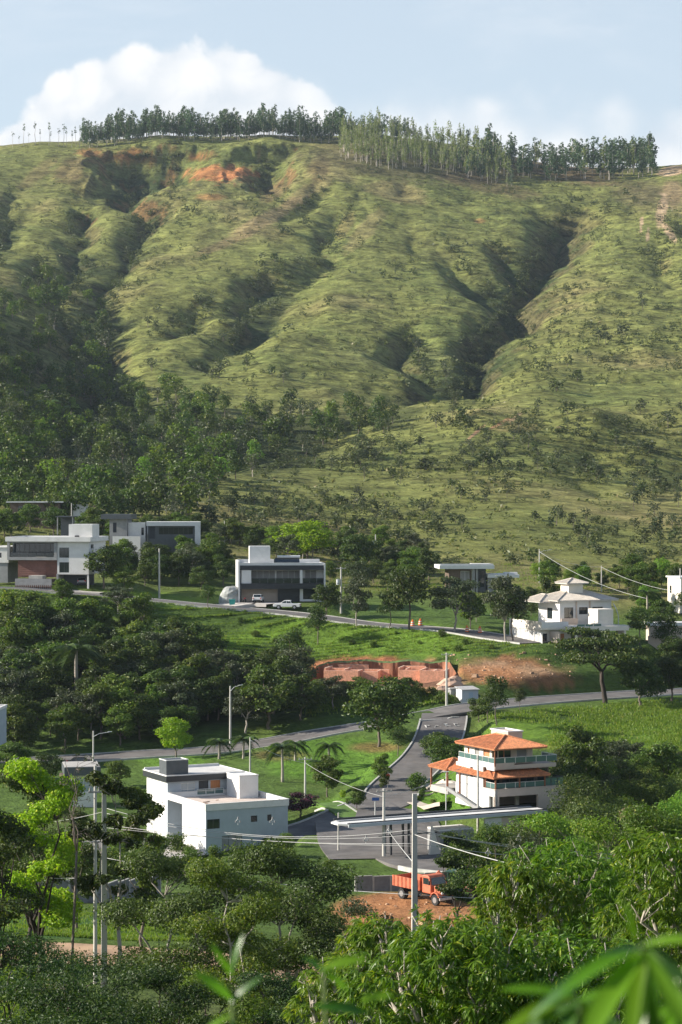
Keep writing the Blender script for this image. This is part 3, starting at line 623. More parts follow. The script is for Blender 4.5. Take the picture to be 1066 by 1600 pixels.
# ------------------------------------------------------------------ roads
def strip(C, off0, off1, z, skirt=.35):
    """ribbon along the centre line between two side offsets"""
    C = np.asarray(C); T_ = np.gradient(C[:, :2], axis=0); T_ /= np.linalg.norm(T_, axis=1)[:, None]; Nn = np.stack([T_[:, 1], -T_[:, 0]], 1)
    zt = C[:, 2]+z; n = len(C)
    def P(o, dz): return np.column_stack([C[:, 0]+Nn[:, 0]*o, C[:, 1]+Nn[:, 1]*o, zt+dz])
    m_ = (off0+off1)/2; crown = .0
    V = np.vstack([P(off0, -skirt), P(off0, 0), P(m_, crown), P(off1, 0), P(off1, -skirt)]); Fs = []
    for r_ in range(4):
        a = np.arange(n-1)+r_*n; Fs.append(np.stack([a, a+1, a+1+n, a+n], 1))
    return V, np.vstack(Fs)
road_o = {}
for i, (k, C) in enumerate(ROADC.items()):
    hw = ROADS[k][1]*1.1/1.0
    V, Fc = strip(C, -hw, hw, -.015*i if k != 'dirt_road' else .04)
    m_ = ASP if k != 'dirt_road' else mat('dirt_track', (.42, .27, .16), .95, .3, .5, .3, 6, dirt=.4, dirtcol=(.30, .17, .09))
    road_o[k] = tag(link(k, npmesh(k, V, Fc, [m_], smooth=False)), kind='structure')
    if k in ('dirt_road',): continue
    if k == 'forecourt': continue
    for sgn in (-1, 1):
        Cc = np.array(C)
        keep = np.ones(len(Cc), bool)
        for k2, C2 in ROADC.items():                       # no kerb across another carriageway
            if k2 == k or k2 == 'dirt_road': continue
            o = sgn*hw; T_ = np.gradient(Cc[:, :2], axis=0); T_ /= np.linalg.norm(T_, axis=1)[:, None]
            E = Cc[:, :2]+np.stack([T_[:, 1], -T_[:, 0]], 1)*o
            d = np.sqrt(((E[:, None]-np.array(C2)[None, :, :2])**2).sum(2)).min(1); keep &= d > ROADS[k2][1]*1.1-.6
        i0 = 0
        while i0 < len(Cc):
            if not keep[i0]: i0 += 1; continue
            i1 = i0
            while i1 < len(Cc) and keep[i1]: i1 += 1
            if i1-i0 > 3:
                o0, o1 = (hw+.002, hw+.24) if sgn > 0 else (-hw-.24, -hw-.002)
                V, Fc = strip(Cc[i0:i1], o0, o1, .11, .5)
                link('kerb', npmesh('kerb', V, Fc, [KRB]), road_o[k])
            i0 = i1
def on_ground(px, D, dz=0.0):
    x, y, _ = Wp(px, 770, D); return (x, y, hz(x, y)+dz)
# markings on the entrance road: give-way line and the word PARE
def road_z(x, y, k='entrance_road'):
    C = ROADC[k]; i = int(np.argmin((C[:, 0]-x)**2+(C[:, 1]-y)**2)); return C[i, 2]
pa = Vector(Wp(656, 770, 313.5)[:2]); pb = Vector(Wp(717, 770, 316)[:2])
def flat_quad(name, a, b, w_, z, m, par=None):
    a = Vector(a); b = Vector(b); d = (b-a).normalized(); n_ = Vector((-d.y, d.x))*w_/2
    bb = MB(); bb.add([(*(a-n_), z), (*(b-n_), z), (*(b+n_), z+.0), (*(a+n_), z)], [(0, 1, 2, 3)]); return bb.obj(name, m, par)
def draped(name, pts, w_, dz, m, par=None, step=1.0, kind='structure', follow=None):
    """thin slab laid over the ground along a plan line"""
    P = []
    for (ax, ay), (bx, by) in zip(pts[:-1], pts[1:]):
        n = max(1, int(math.hypot(bx-ax, by-ay)/step)); P += [(ax+(bx-ax)*i/n, ay+(by-ay)*i/n) for i in range(n)]
    P.append(pts[-1]); P = np.array(P, float); T_ = np.gradient(P, axis=0); T_ /= np.linalg.norm(T_, axis=1)[:, None]; Nn = np.stack([-T_[:, 1], T_[:, 0]], 1)
    L = P+Nn*w_/2; R_ = P-Nn*w_/2; zf = (lambda x, y: height(x, y)) if follow is None else follow
    zz = np.maximum(zf(L[:, 0], L[:, 1]), zf(R_[:, 0], R_[:, 1])); zz = np.maximum(zz, zf(P[:, 0], P[:, 1]))+dz
    n = len(P); V = np.vstack([np.column_stack([L, zz]), np.column_stack([R_, zz]), np.column_stack([L, zz-.5]), np.column_stack([R_, zz-.5])])
    a = np.arange(n-1); Fs = np.vstack([np.stack([a, a+1, a+1+n, a+n], 1)[:, ::-1], np.stack([a, a+1, a+1+2*n, a+2*n], 1), np.stack([a+n, a+n+1, a+1+3*n, a+3*n], 1)[:, ::-1]])
    o = link(name, npmesh(name, V, Fs, [m]), par)
    if par is None and kind: o['kind'] = kind
    return o
er = road_o['entrance_road']
zroad = lambda x, y: np.array([road_z(a, b) for a, b in zip(np.atleast_1d(x), np.atleast_1d(y))])-.01
draped('stop_line', [tuple(pa), tuple(pb)], .35, .02, LIN, er, 1.0, None, zroad)
fc = bpy.data.curves.new('pare', 'FONT'); fc.body = 'PARE'; fc.size = 1.9; fc.space_character = 1.5; fc.align_x = 'CENTER'
fo = bpy.data.objects.new('pare_tmp', fc); COL.objects.link(fo); bpy.context.view_layer.update()
tm = bpy.data.meshes.new_from_object(fo.evaluated_get(bpy.context.evaluated_depsgraph_get())); COL.objects.unlink(fo)
tx, ty, _ = Wp(692, 770, 309.5); tm.materials.clear(); tm.materials.append(LIN)
to = link('lettering', tm, er)
for v in tm.vertices:
    d = Vector((v.co.x*.95, v.co.y*1.5)); a_ = .12; X = tx+d.x*math.cos(a_)-d.y*math.sin(a_); Y = ty+d.x*math.sin(a_)+d.y*math.cos(a_)
    v.co = (X, Y, road_z(X, Y)+.03)
# paths, median, lawn kerbs
def PP(*a): return [Wp(px, 770, D)[:2] for px, D in a]
DS = np.exp(np.linspace(math.log(100), math.log(1640), 600))
def spots(px, row, lo=100, hi=1640):
    """distance at which the line of sight through (px, row) meets the ground"""
    px = np.atleast_1d(np.array(px, float)); row = np.atleast_1d(np.array(row, float)); ds = DS[(DS >= lo) & (DS <= hi)]
    Y = np.repeat((ds*K)[None], len(px), 0); X = (px[:, None]-533)/F*Y; Z = height(X, Y); R = 770-F*(Z-CZ)/Y
    hit = R <= row[:, None]; i = np.where(hit.any(1), hit.argmax(1), len(ds)-1); D = ds[i]
    return X[np.arange(len(px)), i], Y[np.arange(len(px)), i], Z[np.arange(len(px)), i], D
def PR(*a, lo=232):
    X, Y, Z, D = spots([p[0] for p in a], [p[1] for p in a], lo); return list(zip(X.tolist(), Y.tolist()))
draped('garden_path', PR((692, 1203), (652, 1217), (626, 1227), (616, 1236), (626, 1247), (655, 1259), (697, 1274)), 1.9, .05, PTH, step=.6)
draped('garden_path', PR((655, 1222), (700, 1226)), 1.1, .04, PTH, step=.6)
draped('garden_ramp', PR((640, 1243), (680, 1233), (712, 1229)), .7, .10, PTH, step=.6); draped('garden_ramp', PR((644, 1247), (684, 1237), (712, 1233)), .4, .10, PTH, step=.6)
draped('driveway', PP((352, 391.5), (372, 392.5), (400, 393.5), (432, 392)), 9.5, .06, CRV)
draped('driveway', PP((60, 394), (110, 394.5), (160, 393.5)), 3.5, .06, CRV)
draped('front_patio', PP((180, 250), (250, 243), (300, 238.5)), 6.0, .06, CRV)
# grass median of the entrance, with a pale kerb round it
GRS = mat('mown_grass', (.085, .165, .022), .95, .25, .8, .5, 8)
med = draped('median_grass', PP((500, 264), (530, 259.5), (574, 249)), 3.4, .16, GRS)
draped('kerb', PP((493, 262), (523, 257.3), (572, 247)), .3, .22, KRB, med); draped('kerb', PP((508, 266.5), (538, 261.7), (582, 251)), .3, .22, KRB, med)
kp = ROADC['entrance_road']
# ------------------------------------------------------------------ houses
RZ = math.radians(27)
# white two-storey house with roof terrace and black-topped upper block
def white_house():
    x, y, _ = Wp(322, 1257, 240); zt = CZ-(1257-770)/F*240*K
    r = empty('white_house', (x, y, zt-5.65), RZ, label='white two-storey house with flat roof terrace and black-edged upper block behind', cat='house'); r.scale = (.955,)*3
    H = 5.1
    MB().box(2.6, 2.8, 7.6, 12.6, 0, H-.01).obj('wall', WHT_SHADED, r)
    room(r, 0, 11.4, 0, 7.6, -.6, H, WHT, f=[(.15, 1.9, 3.4, 4.6, 'win'), (6.2, 7.1, 3.9, 4.7, 'win'), (8.5, 9.1, 3.9, 4.7, 'win'), (2.2, 5, 0.1, 2.4, 'garage')], mats={'f': WHT_SHADED})  # front wall painted as shaded white, the other walls as lit white
    parapet_roof(r, -.12, 11.5, -.12, 12.7, H, .8, WHT, deck=mat('terrace_deck', (.62, .52, .45), .85, .12, .6, .1, 15, dirt=.5, dirtcol=(.38, .25, .19)))
    b = MB().box(0, 11.4, .02, .1, H-.25, H-.05)
    # water tower block
    t = MB().box(8.2, 10.9, 7.9, 11.9, H+.121, H+3.0); tk = t.obj('tank_block', WHT, r)
    q = MB(); q.box(8.15, 10.95, 7.85, 8.05, H+3.0, H+3.12); q.box(8.15, 10.95, 11.75, 11.95, H+3.0, H+3.12); q.box(8.15, 8.35, 8.05, 11.75, H+3.0, H+3.12); q.box(10.75, 10.95, 8.05, 11.75, H+3.0, H+3.12); q.obj('coping', WHT, tk)
    # upper block
    U = 12.9
    room(r, .2, 10.6, U, U+7.2, -.0, H+2.2, WHT, f=[(1.9, 3.9, H+.2, H+1.9, 'grid'), (4.4, 5.8, H-.1, H+2.1, 'louvre'), (6.1, 7.5, H, H+2.05, 'door')], mats={'f': WHT_SHADED})
    MB().box(-.2, 11.0, U-.5, U+7.6, H+2.203, H+2.95).obj('fascia', BLK, r)
    c = MB(); c.box(-.2, 11, U-.5, U-.3, H+2.953, H+3.1); c.box(-.2, 0, U-.3, U+7.6, H+2.953, H+3.1); c.box(10.8, 11, U-.3, U+7.6, H+2.953, H+3.1); c.box(0, 10.8, U+7.4, U+7.6, H+2.953, H+3.3)
    c.obj('parapet', WHT, r); MB().box(0, 10.8, U-.3, U+7.4, H+2.953, H+2.98).obj('roof', mat('pale_roof_deck', (.62, .60, .57), .8, .1, .7, dirt=.4, dirtcol=(.4, .36, .32)), r)
    tb = MB().box(.1, 3.2, U+.2, U+2.6, H+2.981, H+4.9).obj('tank_box', DKG, r)
    q = MB(); q.box(.06, 3.24, U+.16, U+.3, H+4.903, H+5.0); q.box(.06, 3.24, U+2.5, U+2.64, H+4.903, H+5.0); q.box(.06, .2, U+.3, U+2.5, H+4.903, H+5.0); q.box(3.1, 3.24, U+.3, U+2.5, H+4.903, H+5.0); q.obj('coping', WHT, tb)
    railing(r, [(4.2, 12.5), (8, 12.5)], H+.3, .7, 1.2)
    p = MB(); 
    for k in range(9): xx = 1+rnd.random()*6; yy = 2+rnd.random()*6; p.bar((xx, yy, H+.16), (xx+rnd.uniform(-1.6, 1.6), yy+rnd.uniform(-1.2, 1.2), H+.2), .05, n=5)
    tag(p.obj('timber_scraps', mat('old_timber', (.34, .2, .13), .9, .3, 3), r), kind='stuff')
    for xx in (2, 3.4, 4.9): MB().box(xx, xx+.18, .5, .68, H+.12, H+.45).obj('vent_pipe', WOD, r)
    g = MB(); g.bar((11.2, 1.0, H+.6), (11.2, 6, H+.6), .02); g.obj('cable', DKM, r)
white_house()
# house with terracotta roofs
def tile_house():
    x, y, z = Wp(774, 1269, 234.8)
    r = empty('tile_roof_house', (x, y, z), RZ, label='three-level beige house with orange clay tile roofs and glass balconies', cat='house')  # left faces coloured as sunlit, front and right faces as shaded
    # ground level: garage under a slab; long white side wall running back uphill
    w1 = wallmesh(9.6, 2.55, .4, [(.55, 5.9, -.01, 1.75)], PNK, 'wall', r, (0, 0, -.02))
    MB().box(0, .5, .003, .5, -.02, 1.7).obj('pillar', CRM, r); MB().box(4.4, 4.8, 2.5, 2.9, -.02, 1.72).obj('pillar', CRM, r)
    w2 = wallmesh(9.4, 2.55, .3, [(8.0, 8.85, 0.01, 1.75)], WHT, 'wall', r, (0, 9.4, -.02), -math.pi/2)
    MB().box(.3, 9.6, 5.2, 5.4, -.02, 1.8).obj('wall', PNK, r); MB().box(9.35, 9.6, .4, 9.4, -.02, 2.53).obj('wall', PNK, r)
    MB().box(.02, 9.58, .02, 9.38, 1.75, 1.85).obj('garage_ceiling', CON, r)
    MB().box(.05, 9.55, .42, 9.3, 2.54, 2.62).obj('veranda_floor', CON, r)
    MB().box(-.05, 9.65, -.05, .45, 2.534, 2.66).obj('floor_edge', PNK, r)
    # middle level: veranda with glass behind posts, dark room behind
    room(r, .0, 9.0, 2.6, 9.2, 2.63, 5.0, WHT, f=[(.4, 2.2, .05, 2.0, 'dglass'), (2.5, 4.6, .05, 2.0, 'dglass'), (4.8, 7.0, .05, 2.0, 'dglass'), (7.4, 8.7, .05, 1.8, 'dglass')], l=[(3.1, 3.8, .9, 2.1, 'win')], mats={'f': BRW, 'r': PNK})
    for a in ((.12, .12), (3.4, .12), (6.9, .12), (.12, 2.4)): MB().bar((*a, 2.66), (*a, 4.15), .11, n=8).obj('post', WOD, r)
    railing(r, [(.12, 2.4), (.12, .12), (6.9, .12)], 2.66, .62, 1.3); railing(r, [(6.9, .12), (9.5, .12), (9.5, 2.5)], 2.66, .95, .9, postm=DKM)
    fl = (-.5, -.5, 4.05)
    leanto(r, fl, (7.3, -.5, 4.05), (6.2, 2.55, 4.78), (1.6, 2.55, 4.78), TIL, caps=[(fl, (1.6, 2.55, 4.78)), ((7.3, -.5, 4.05), (6.2, 2.55, 4.78))])
    leanto(r, (-.5, 3.4, 4.05), fl, (1.6, 2.55, 4.78), (1.6, 2.6, 4.78), TIL)
    leanto(r, (-.9, 9.6, 4.1), (-.5, -.5, 4.05), (.35, 2.5, 4.75), (.35, 9.6, 4.75), TIL)
    # balcony slab of the upper level: painted sunlit white towards the left, shaded beige in front
    MB().box(.35, 8.8, .7, 9.2, 4.8, 5.25).obj('balcony_slab', PNK, r)
    MB().box(.28, .35, .7, 9.2, 4.72, 5.6).obj('balcony_wall', WHT, r); MB().box(.35, 3.0, .62, .7, 4.9, 5.6).obj('balcony_wall', PNK, r); MB().box(3.0, 8.8, .62, .7, 4.9, 5.3).obj('balcony_wall', PNK, r)
    railing(r, [(.3, 9.0), (.3, .66), (8.9, .66), (8.9, 4)], 5.5, .7, 1.35)
    room(r, .7, 6.3, 1.9, 8.4, 5.26, 7.35, CRM, f=[(.05, .75, .05, 1.8, 'win'), (.9, 2.6, .05, 1.85, 'dglass'), (3.4, 4.8, .5, 1.9, 'blind')], l=[(.5, .95, .8, 1.6, 'shutter'), (2.2, 3.3, .25, 1.8, 'blind'), (4.2, 5.7, .3, 1.8, 'shutter')], mats={'f': PNK, 'r': PNK})
    MB().bar((.3, .6, 5.26), (.3, .6, 7.3), .1, n=8).obj('post', WOD, r); MB().bar((1.9, 1.2, 5.26), (1.9, 1.2, 7.3), .08, n=8).obj('post', WOD, r)
    hip_roof(r, -.3, 7.0, -.3, 9.0, 7.35, 1.15, TIL)
    t = MB(); t.box(4.3, 6.3, 4.2, 8.2, 7.4, 8.75); tb = t.obj('tank_block', PNK, r)
    q = MB(); q.box(4.2, 6.4, 4.1, 4.3, 8.753, 8.9); q.box(4.2, 6.4, 8.1, 8.3, 8.753, 8.9); q.box(4.2, 4.4, 4.3, 8.1, 8.753, 8.9); q.box(6.2, 6.4, 4.3, 8.1, 8.753, 8.9); q.obj('coping', WHT, tb)
    # open porch with its own hipped roof on wooden posts
    hip_roof(r, -1.1, 3.6, 9.65, 14.2, 4.0, 1.0, TIL)
    for a in ((-.8, 9.9), (3.3, 13.9), (-.8, 13.9), (-.75, 7.0)): MB().bar((*a, 1.4), (*a, 3.92), .13, n=8).obj('post', WOD, r)
    MB().box(-.9, 3.4, 9.7, 14, 1.0, 1.75).obj('porch_floor', CON, r)
    w = MB(); w.add([(-1.2, 9.5, 1.6), (-1.2, 2, -.1), (-1.2, 2, .35), (-1.2, 9.5, 2.0), (-1, 9.5, 1.6), (-1, 2, -.1), (-1, 2, .35), (-1, 9.5, 2.0)], [(0, 1, 2, 3), (7, 6, 5, 4), (0, 3, 7, 4), (1, 5, 6, 2), (3, 2, 6, 7)]).obj('planter_wall', MGR, r)
tile_house()
def gate():
    x, y, z = Wp(537, 1288, 222.5)
    zb = z-4.4
    r = empty('entrance_canopy', (x, y, zb), RZ, label='long thin white canopy roof over the entrance road and gatehouse', cat='canopy')
    L = 26.6; b = MB(); zt = 4.35
    b.box(.9, L, 0, 3.6, zt-.16, zt); b.add([(.9, 0, zt-.18), (-.25, .9, zt-.18), (-.25, 2.6, zt-.18), (.9, 3.6, zt-.18), (.9, 0, zt), (-.25, .9, zt), (-.25, 2.6, zt), (.9, 3.6, zt)], [(3, 2, 1, 0), (4, 5, 6, 7), (0, 1, 5, 4), (1, 2, 6, 5), (2, 3, 7, 6)])
    b.obj('roof', WHT, r); MB().box(.6, L, -.12, -.003, zt-.36, zt-.02).obj('fascia', mat('grey_fascia', (.50, .53, .57), .5, .05, 1), r); MB().box(.6, L, 3.603, 3.75, zt-.3, zt+.22).obj('fascia', BLK, r)
    MB().box(.6, L, 0.05, .28, zt+.002, zt+.1).obj('gutter', DKM, r); MB().box(.6, L, 2.2, 2.9, zt+.002, zt+.05).obj('gutter', DKG, r)
    for xx, yy in ((6.6, 1.2), (8.9, 1.2), (6.6, 2.6), (8.9, 2.6)): MB().box(xx-.11, xx+.11, yy-.11, yy+.11, -1.0, zt-.19).obj('column', DKM, r)
    MB().box(5.0, 12.4, .9, 1.15, 2.5, 2.62).obj('crossbeam', DKM, r)
    g = wallmesh(4.4, 3.0, .2, [(.4, 2.0, .9, 2.3), (2.3, 3.3, .0, 2.3)], MGR, 'wall', r, (12.5, .3, -.3)); fitting('win', g, .4, 2.0, .9, 2.3, .2); fitting('dglass', g, 2.3, 3.3, .0, 2.3, .2)
    MB().box(12.5, 16.9, .5, 3.3, 2.7, 2.9).obj('guardroom_roof', WHT, r); MB().box(12.5, 12.7, .5, 3.3, -.3, 2.7).obj('wall', MGR, r); MB().box(16.7, 16.9, .5, 3.3, -.3, 2.7).obj('wall', MGR, r)
    t = MB(); t.add([(10.6, -.6, 0), (12.3, -.6, -.2), (11.0, -.6, 3.6), (10.6, -.2, 0), (12.3, -.2, -.2), (11.0, -.2, 3.6)], [(0, 1, 2), (5, 4, 3), (0, 3, 4, 1), (1, 4, 5, 2), (2, 5, 3, 0)]).obj('sloping_buttress', CRM, r)
    MB().box(18.4, 20.6, .3, .6, 1.6, 3.8).obj('white_panel', WHT, r); MB().add([(20.6, .3, 1.6), (23.6, .3, 1.6), (22.8, .3, 3.8), (20.6, .3, 3.8), (20.6, .6, 1.6), (23.6, .6, 1.6), (22.8, .6, 3.8), (20.6, .6, 3.8)], [(0, 1, 2, 3), (7, 6, 5, 4), (1, 5, 6, 2), (3, 2, 6, 7), (0, 4, 5, 1)]).obj('beige_panel', PNK, r)
    MB().box(18.2, 25.5, .2, .8, -.4, 1.597).obj('wall', PNK, r)
    for k in range(5): MB().box(13+.0+k*.32, 13.06+k*.32, -.45, -.4, .2, 1.7).obj('gate_bar', DKM, r)
gate()
# ---- upper row
def black_house():
    x, y, z = Wp(372, 941, 395.5)
    r = empty('black_white_house', (x, y, z), math.radians(5), label='two-storey modern house with black frame, white end walls and white roof tank block', cat='house')
    W = 17.3; H = 8.1; G = 2.6
    MB().box(0, .35, -.6, 11, 0, H).obj('wall', WHT, r); MB().box(W-.3, W, -.6, 11, 0, H-.5).obj('wall', WHT, r)
    MB().box(.353, W-.303, -.4, 10.8, H-1.75, H-.85).obj('fascia', BLK, r); MB().box(.353, W-.303, -.55, 2.6, G, G+1.1).obj('balcony_slab', BLK, r)
    b = MB(); b.box(.353, W-.303, -.3, 10.9, H-.847, H-.55); b.obj('roof', WHT, r)
    c = MB(); c.box(.353, W-.303, -.3, -.1, H-.548, H-.3); c.box(.353, W-.303, 10.7, 10.9, H-.548, H+.1); c.obj('parapet', WHT, r)
    MB().box(5, 11, 2, 6, H-.548, H-.45).obj('roof_panel', mat('roof_glass', (.2, .24, .28), .2), r); MB().box(12.2, 15.6, 1, 3, H-.548, H-.35).obj('roof_panel', WHT, r)
    # upper front set back
    room(r, .36, W-.31, 1.6, 10.6, G+1.1, H-1.76, WHT, f=[(2.3, 7.1, .3, 2.5, 'blind'), (7.3, 12.1, .3, 2.5, 'blind'), (13.0, 15.3, .2, 2.5, 'blind')])
    MB().box(12.25, 12.75, -.35, 1.6, G+1.103, H-1.753).obj('pillar', WHT, r)
    MB().box(.7, 2.6, -.3, -.1, G+1.103, H-1.753).obj('white_screen', WHT, r)
    MB().box(.36, .7, -.5, .2, .0, G-.003).obj('pillar', BLK, r)
    railing(r, [(2.7, -.4), (12.2, -.4)], G+1.1, 1.0, 1.6, GLS, DKM); railing(r, [(12.8, -.4), (W-.4, -.4)], G+1.1, 1.0, 1.5, GLS, DKM)
    room(r, .4, W-.35, 2.2, 10.4, 0, G-.01, PNK, f=[(7.9, 12.0, .02, 2.4, 'dglass')], mats={'f': PNK})
    MB().box(8.0, 12.4, 1.2, 2.1, 0, G-.02).obj('recess_shade_block', BLK, r)  # black block painted in for the deep shade of the recess
    f = MB(); f.box(12.3, 15.7, .4, 1.2, .1, .5); f.box(12.3, 12.9, .4, 1.2, .5, G-.02); fo_ = f.obj('window_frame', WHT, r); MB().box(12.9, 15.7, .9, 1.0, .5, G-.02).obj('pane', GLS, fo_)
    MB().box(15.75, W-.31, .5, 1.4, 0, G-.02).obj('pillar', WHT, r)
    t = MB().box(2.4, 6.5, 2.2, 6, H-.55, H+2.9).obj('tank_block', WHT, r)
    s = MB(); s.box(7.4, 12.4, 4.5, 5.0, H-.54, H+.3); so_ = s.obj('solar_rack', DKG, r)
    s = MB(); s.bar((8, 4.6, H+.75), (12.6, 4.6, H+.75), .28, n=10); s.obj('solar_tank', ALU, r)
    MB().add([(7.6, 3, H-.4), (12.4, 3, H-.4), (12.4, 4.6, H+.45), (7.6, 4.6, H+.45), (7.6, 3, H-.3), (12.4, 3, H-.3), (12.4, 4.6, H+.55), (7.6, 4.6, H+.55)], [(0, 3, 2, 1), (4, 5, 6, 7), (0, 1, 5, 4), (1, 2, 6, 5), (2, 3, 7, 6), (3, 0, 4, 7)]).obj('solar_collector', GLS, r)
    MB().box(W+.1, W+1.9, 2, 2.5, 0, 3.3).obj('side_wall', MGR, r)
black_house()
def far_left_house():
    x, y, z = Wp(12, 919, 398)
    r = empty('white_house', (x, y, z), math.radians(-9), label='large white three-storey house with framed balcony and brick-red lower wall above the street', cat='house')
    H = 9.3; W = 16.6
    room(r, 10.2, W, 0, 13, 2.9, H, WHT, f=[(.4, 2.4, 3.2, 5.2, 'win'), (.4, 2.4, -.0+.25, 2.3, 'win')], r=[(1.5, 3.5, 5.0, 5.8, 'open')])
    MB().box(0, 10.19, -.3, 0, 6.2-.6, 6.2).obj('balcony_frame', MGR, r); MB().box(0, 10.19, -.3, 0, 9.0, 9.3).obj('balcony_frame', MGR, r); MB().box(0, .5, -.303, .3, 6.2, 9.0).obj('balcony_frame', MGR, r); MB().box(9.6, 10.195, -.303, .3, 6.2, 9.0).obj('balcony_frame', MGR, r)
    w = wallmesh(9.1, 2.8, .2, [(.3, 8.8, .1, 2.7)], DKG, 'wall', r, (.5, 1.8, 6.2)); fitting('dglass', w, .3, 8.8, .1, 2.7, .2)
    MB().box(0, 10.1, 0, 13, 5.6, 6.1).obj('floor_slab', CON, r); railing(r, [(.6, -.1), (9.5, -.1)], 6.2, .9, 1.7, GLS, DKM)
    MB().box(1.9, 10.18, .8, 1.0, 2.2, 5.6).obj('brick_wall', BRK, r)
    g = MB(); [g.box(2.2, 7.6, .72, .79, 2.5+k*.42, 2.5+k*.42+.36) for k in range(7)]; tag(g.obj('garage_slats', mat('rusty_slat', (.20, .09, .07), .7, .1, 2), r), kind='stuff')
    MB().box(-.2, W+.6, -.9, 13.2, H, H+.25).obj('roof', WHT, r); p = MB(); p.box(-.2, W+.6, -.9, -.7, H+.252, H+.9); p.box(-.2, 0, -.7, 13, H+.252, H+.9); p.box(W+.4, W+.6, -.7, 13, H+.252, H+.9); p.box(0, W+.4, 12.8, 13, H+.252, H+.9); p.obj('parapet', WHT, r)
    MB().box(13.2-1.0, 17.0, 1.2, 6.5, H+.25, H+3.4).obj('tank_block', WHT, r); MB().box(13.6, 14.4, .6, 1.1, H+.9, H+1.2).obj('chimney', DKM, r)
    MB().box(10.2, W, 4, 4.2, 0, 2.9).obj('wall', DKG, r); MB().box(10.0, 10.4, 0, 4, 0, 2.9).obj('wall', MGR, r); MB().box(10.21, W-.01, .01, 12.9, 2.75, 2.899).obj('garage_ceiling', CON, r); MB().box(W-.35, W-.02, .1, .5, 0, 2.75).obj('pillar', WHT, r)
    MB().box(2.4, 9.8, -2.8, -2.5, 0, 2.0).obj('planter_wall', MGR, r); MB().box(5, 7.8, -2.2, .5, 2.0, 2.6).obj('steps', CON, r)
    MB().box(2.3, 9.9, -2.5, .7, 1.2, 1.95).obj('planter_bed', mat('bed_soil', (.06, .05, .03), .95), r)
    k_ = MB()
    for k in range(18):
        xx = 2.6+k*.42; k_.bar((xx, -2.95, 0), (xx, -2.95, .35), .02, .15, n=5); k_.bar((xx, -2.95, .35), (xx, -2.95, .8), .16, .05, n=5)
    tag(k_.obj('clipped_plants', mat('plant_red', (.10, .045, .03), .9, .3, 8), r), kind='stuff')
    room(r, -3.6, -.3, 1.5, 9, 5.0, 8.0, WHT, f=[(1.2, 1.9, 1, 2, 'win')]); MB().box(-3.8, -.1, 1.3, 9.2, 8.0, 8.25).obj('roof', WHT, r)
    MB().box(-3.5, -.5, 1.7, 8.8, 1.0, 5.0).obj('wall', MGR, r)
far_left_house()
def simple_house(name, label, px, row, D, rz, build):
    x, y, z = Wp(px, row, D); r = empty(name, (x, y, z), math.radians(rz), label=label, cat='house'); build(r); return r
def h_b(r):
    MB().box(-.8, 13.6, -1, 8, 3.3, 3.6).obj('roof', WHT, r); room(r, 0, 12.6, 0, 7, -7, 3.29, BRW, f=[(2, 5, 7.5, 9.5, 'win')]); 
simple_house('brown_house', 'brown walled house with a thin white flat roof among trees uphill', 16, 806, 500, -4, h_b)
def h_c(r):
    for xx in (0, 3.6): MB().box(xx, xx+.25, 0, .25, -.5, 3.6).obj('column', CON, r)
    MB().box(-.2, 4.2, -.2, 3.5, 3.6, 3.85).obj('roof', DKG, r); MB().box(.3, 3.6, 3, 3.2, -6, 3.59).obj('wall', DKG, r)
simple_house('open_pavilion', 'small dark open-sided pavilion with flat roof beside the white tank block', 89, 832, 470, -5, h_c)
def h_c2(r): room(r, 0, 3.2, 0, 3.2, -8, 3.0, WHT); MB().box(-.1, 3.3, -.1, 3.3, 3.0, 3.15).obj('roof', WHT, r)
simple_house('white_block', 'small white cube-shaped rooftop block half hidden by treetops', 114, 808, 500, -5, h_c2)
def h_d(r):
    MB().box(-.6, 6.2, -1, 6, 5.0, 6.1).obj('roof', DKG, r); room(r, 1.2, 5.2, 0, 5.5, -7, 4.99, MGR, f=[(.8, 1.6, 9.0, 11.2, 'louvre')])
    room(r, 5.3, 9.6, .6, 7, -7, 4.2, WHT, f=[(3.0, 3.6, 8.4, 10.1, 'win')]); MB().box(9.61, 13.4, .9, 6, -7, 1.6).obj('wall', WHT, r); MB().box(2.2, 8.5, -1.5, -1.3, -6, 1.2).obj('wall', WHT, r)
simple_house('white_house', 'white and grey house with black roof slab behind the large left house', 163, 846, 448, -6, h_d)
def h_e(r):
    MB().box(0, 11.8, -.5, 7, 2.0, 2.9).obj('roof', WHT, r); room(r, .3, 10.6, .3, 6.8, -7, 1.99, DKG, f=[(.3, 1.6, 6.2, 8.9, 'louvre'), (2.4, 9.9, 7.1, 8.7, 'win')]); MB().box(10.62, 11.79, -.48, 6.9, -7, 1.99).obj('wall', WHT, r); MB().box(-.25, .0, -.3, 6, -1.5, 2.85).obj('wall', DKG, r)
simple_house('white_house', 'long low white-roofed house with a dark window band above the treetops', 229, 836, 440, 3, h_e)
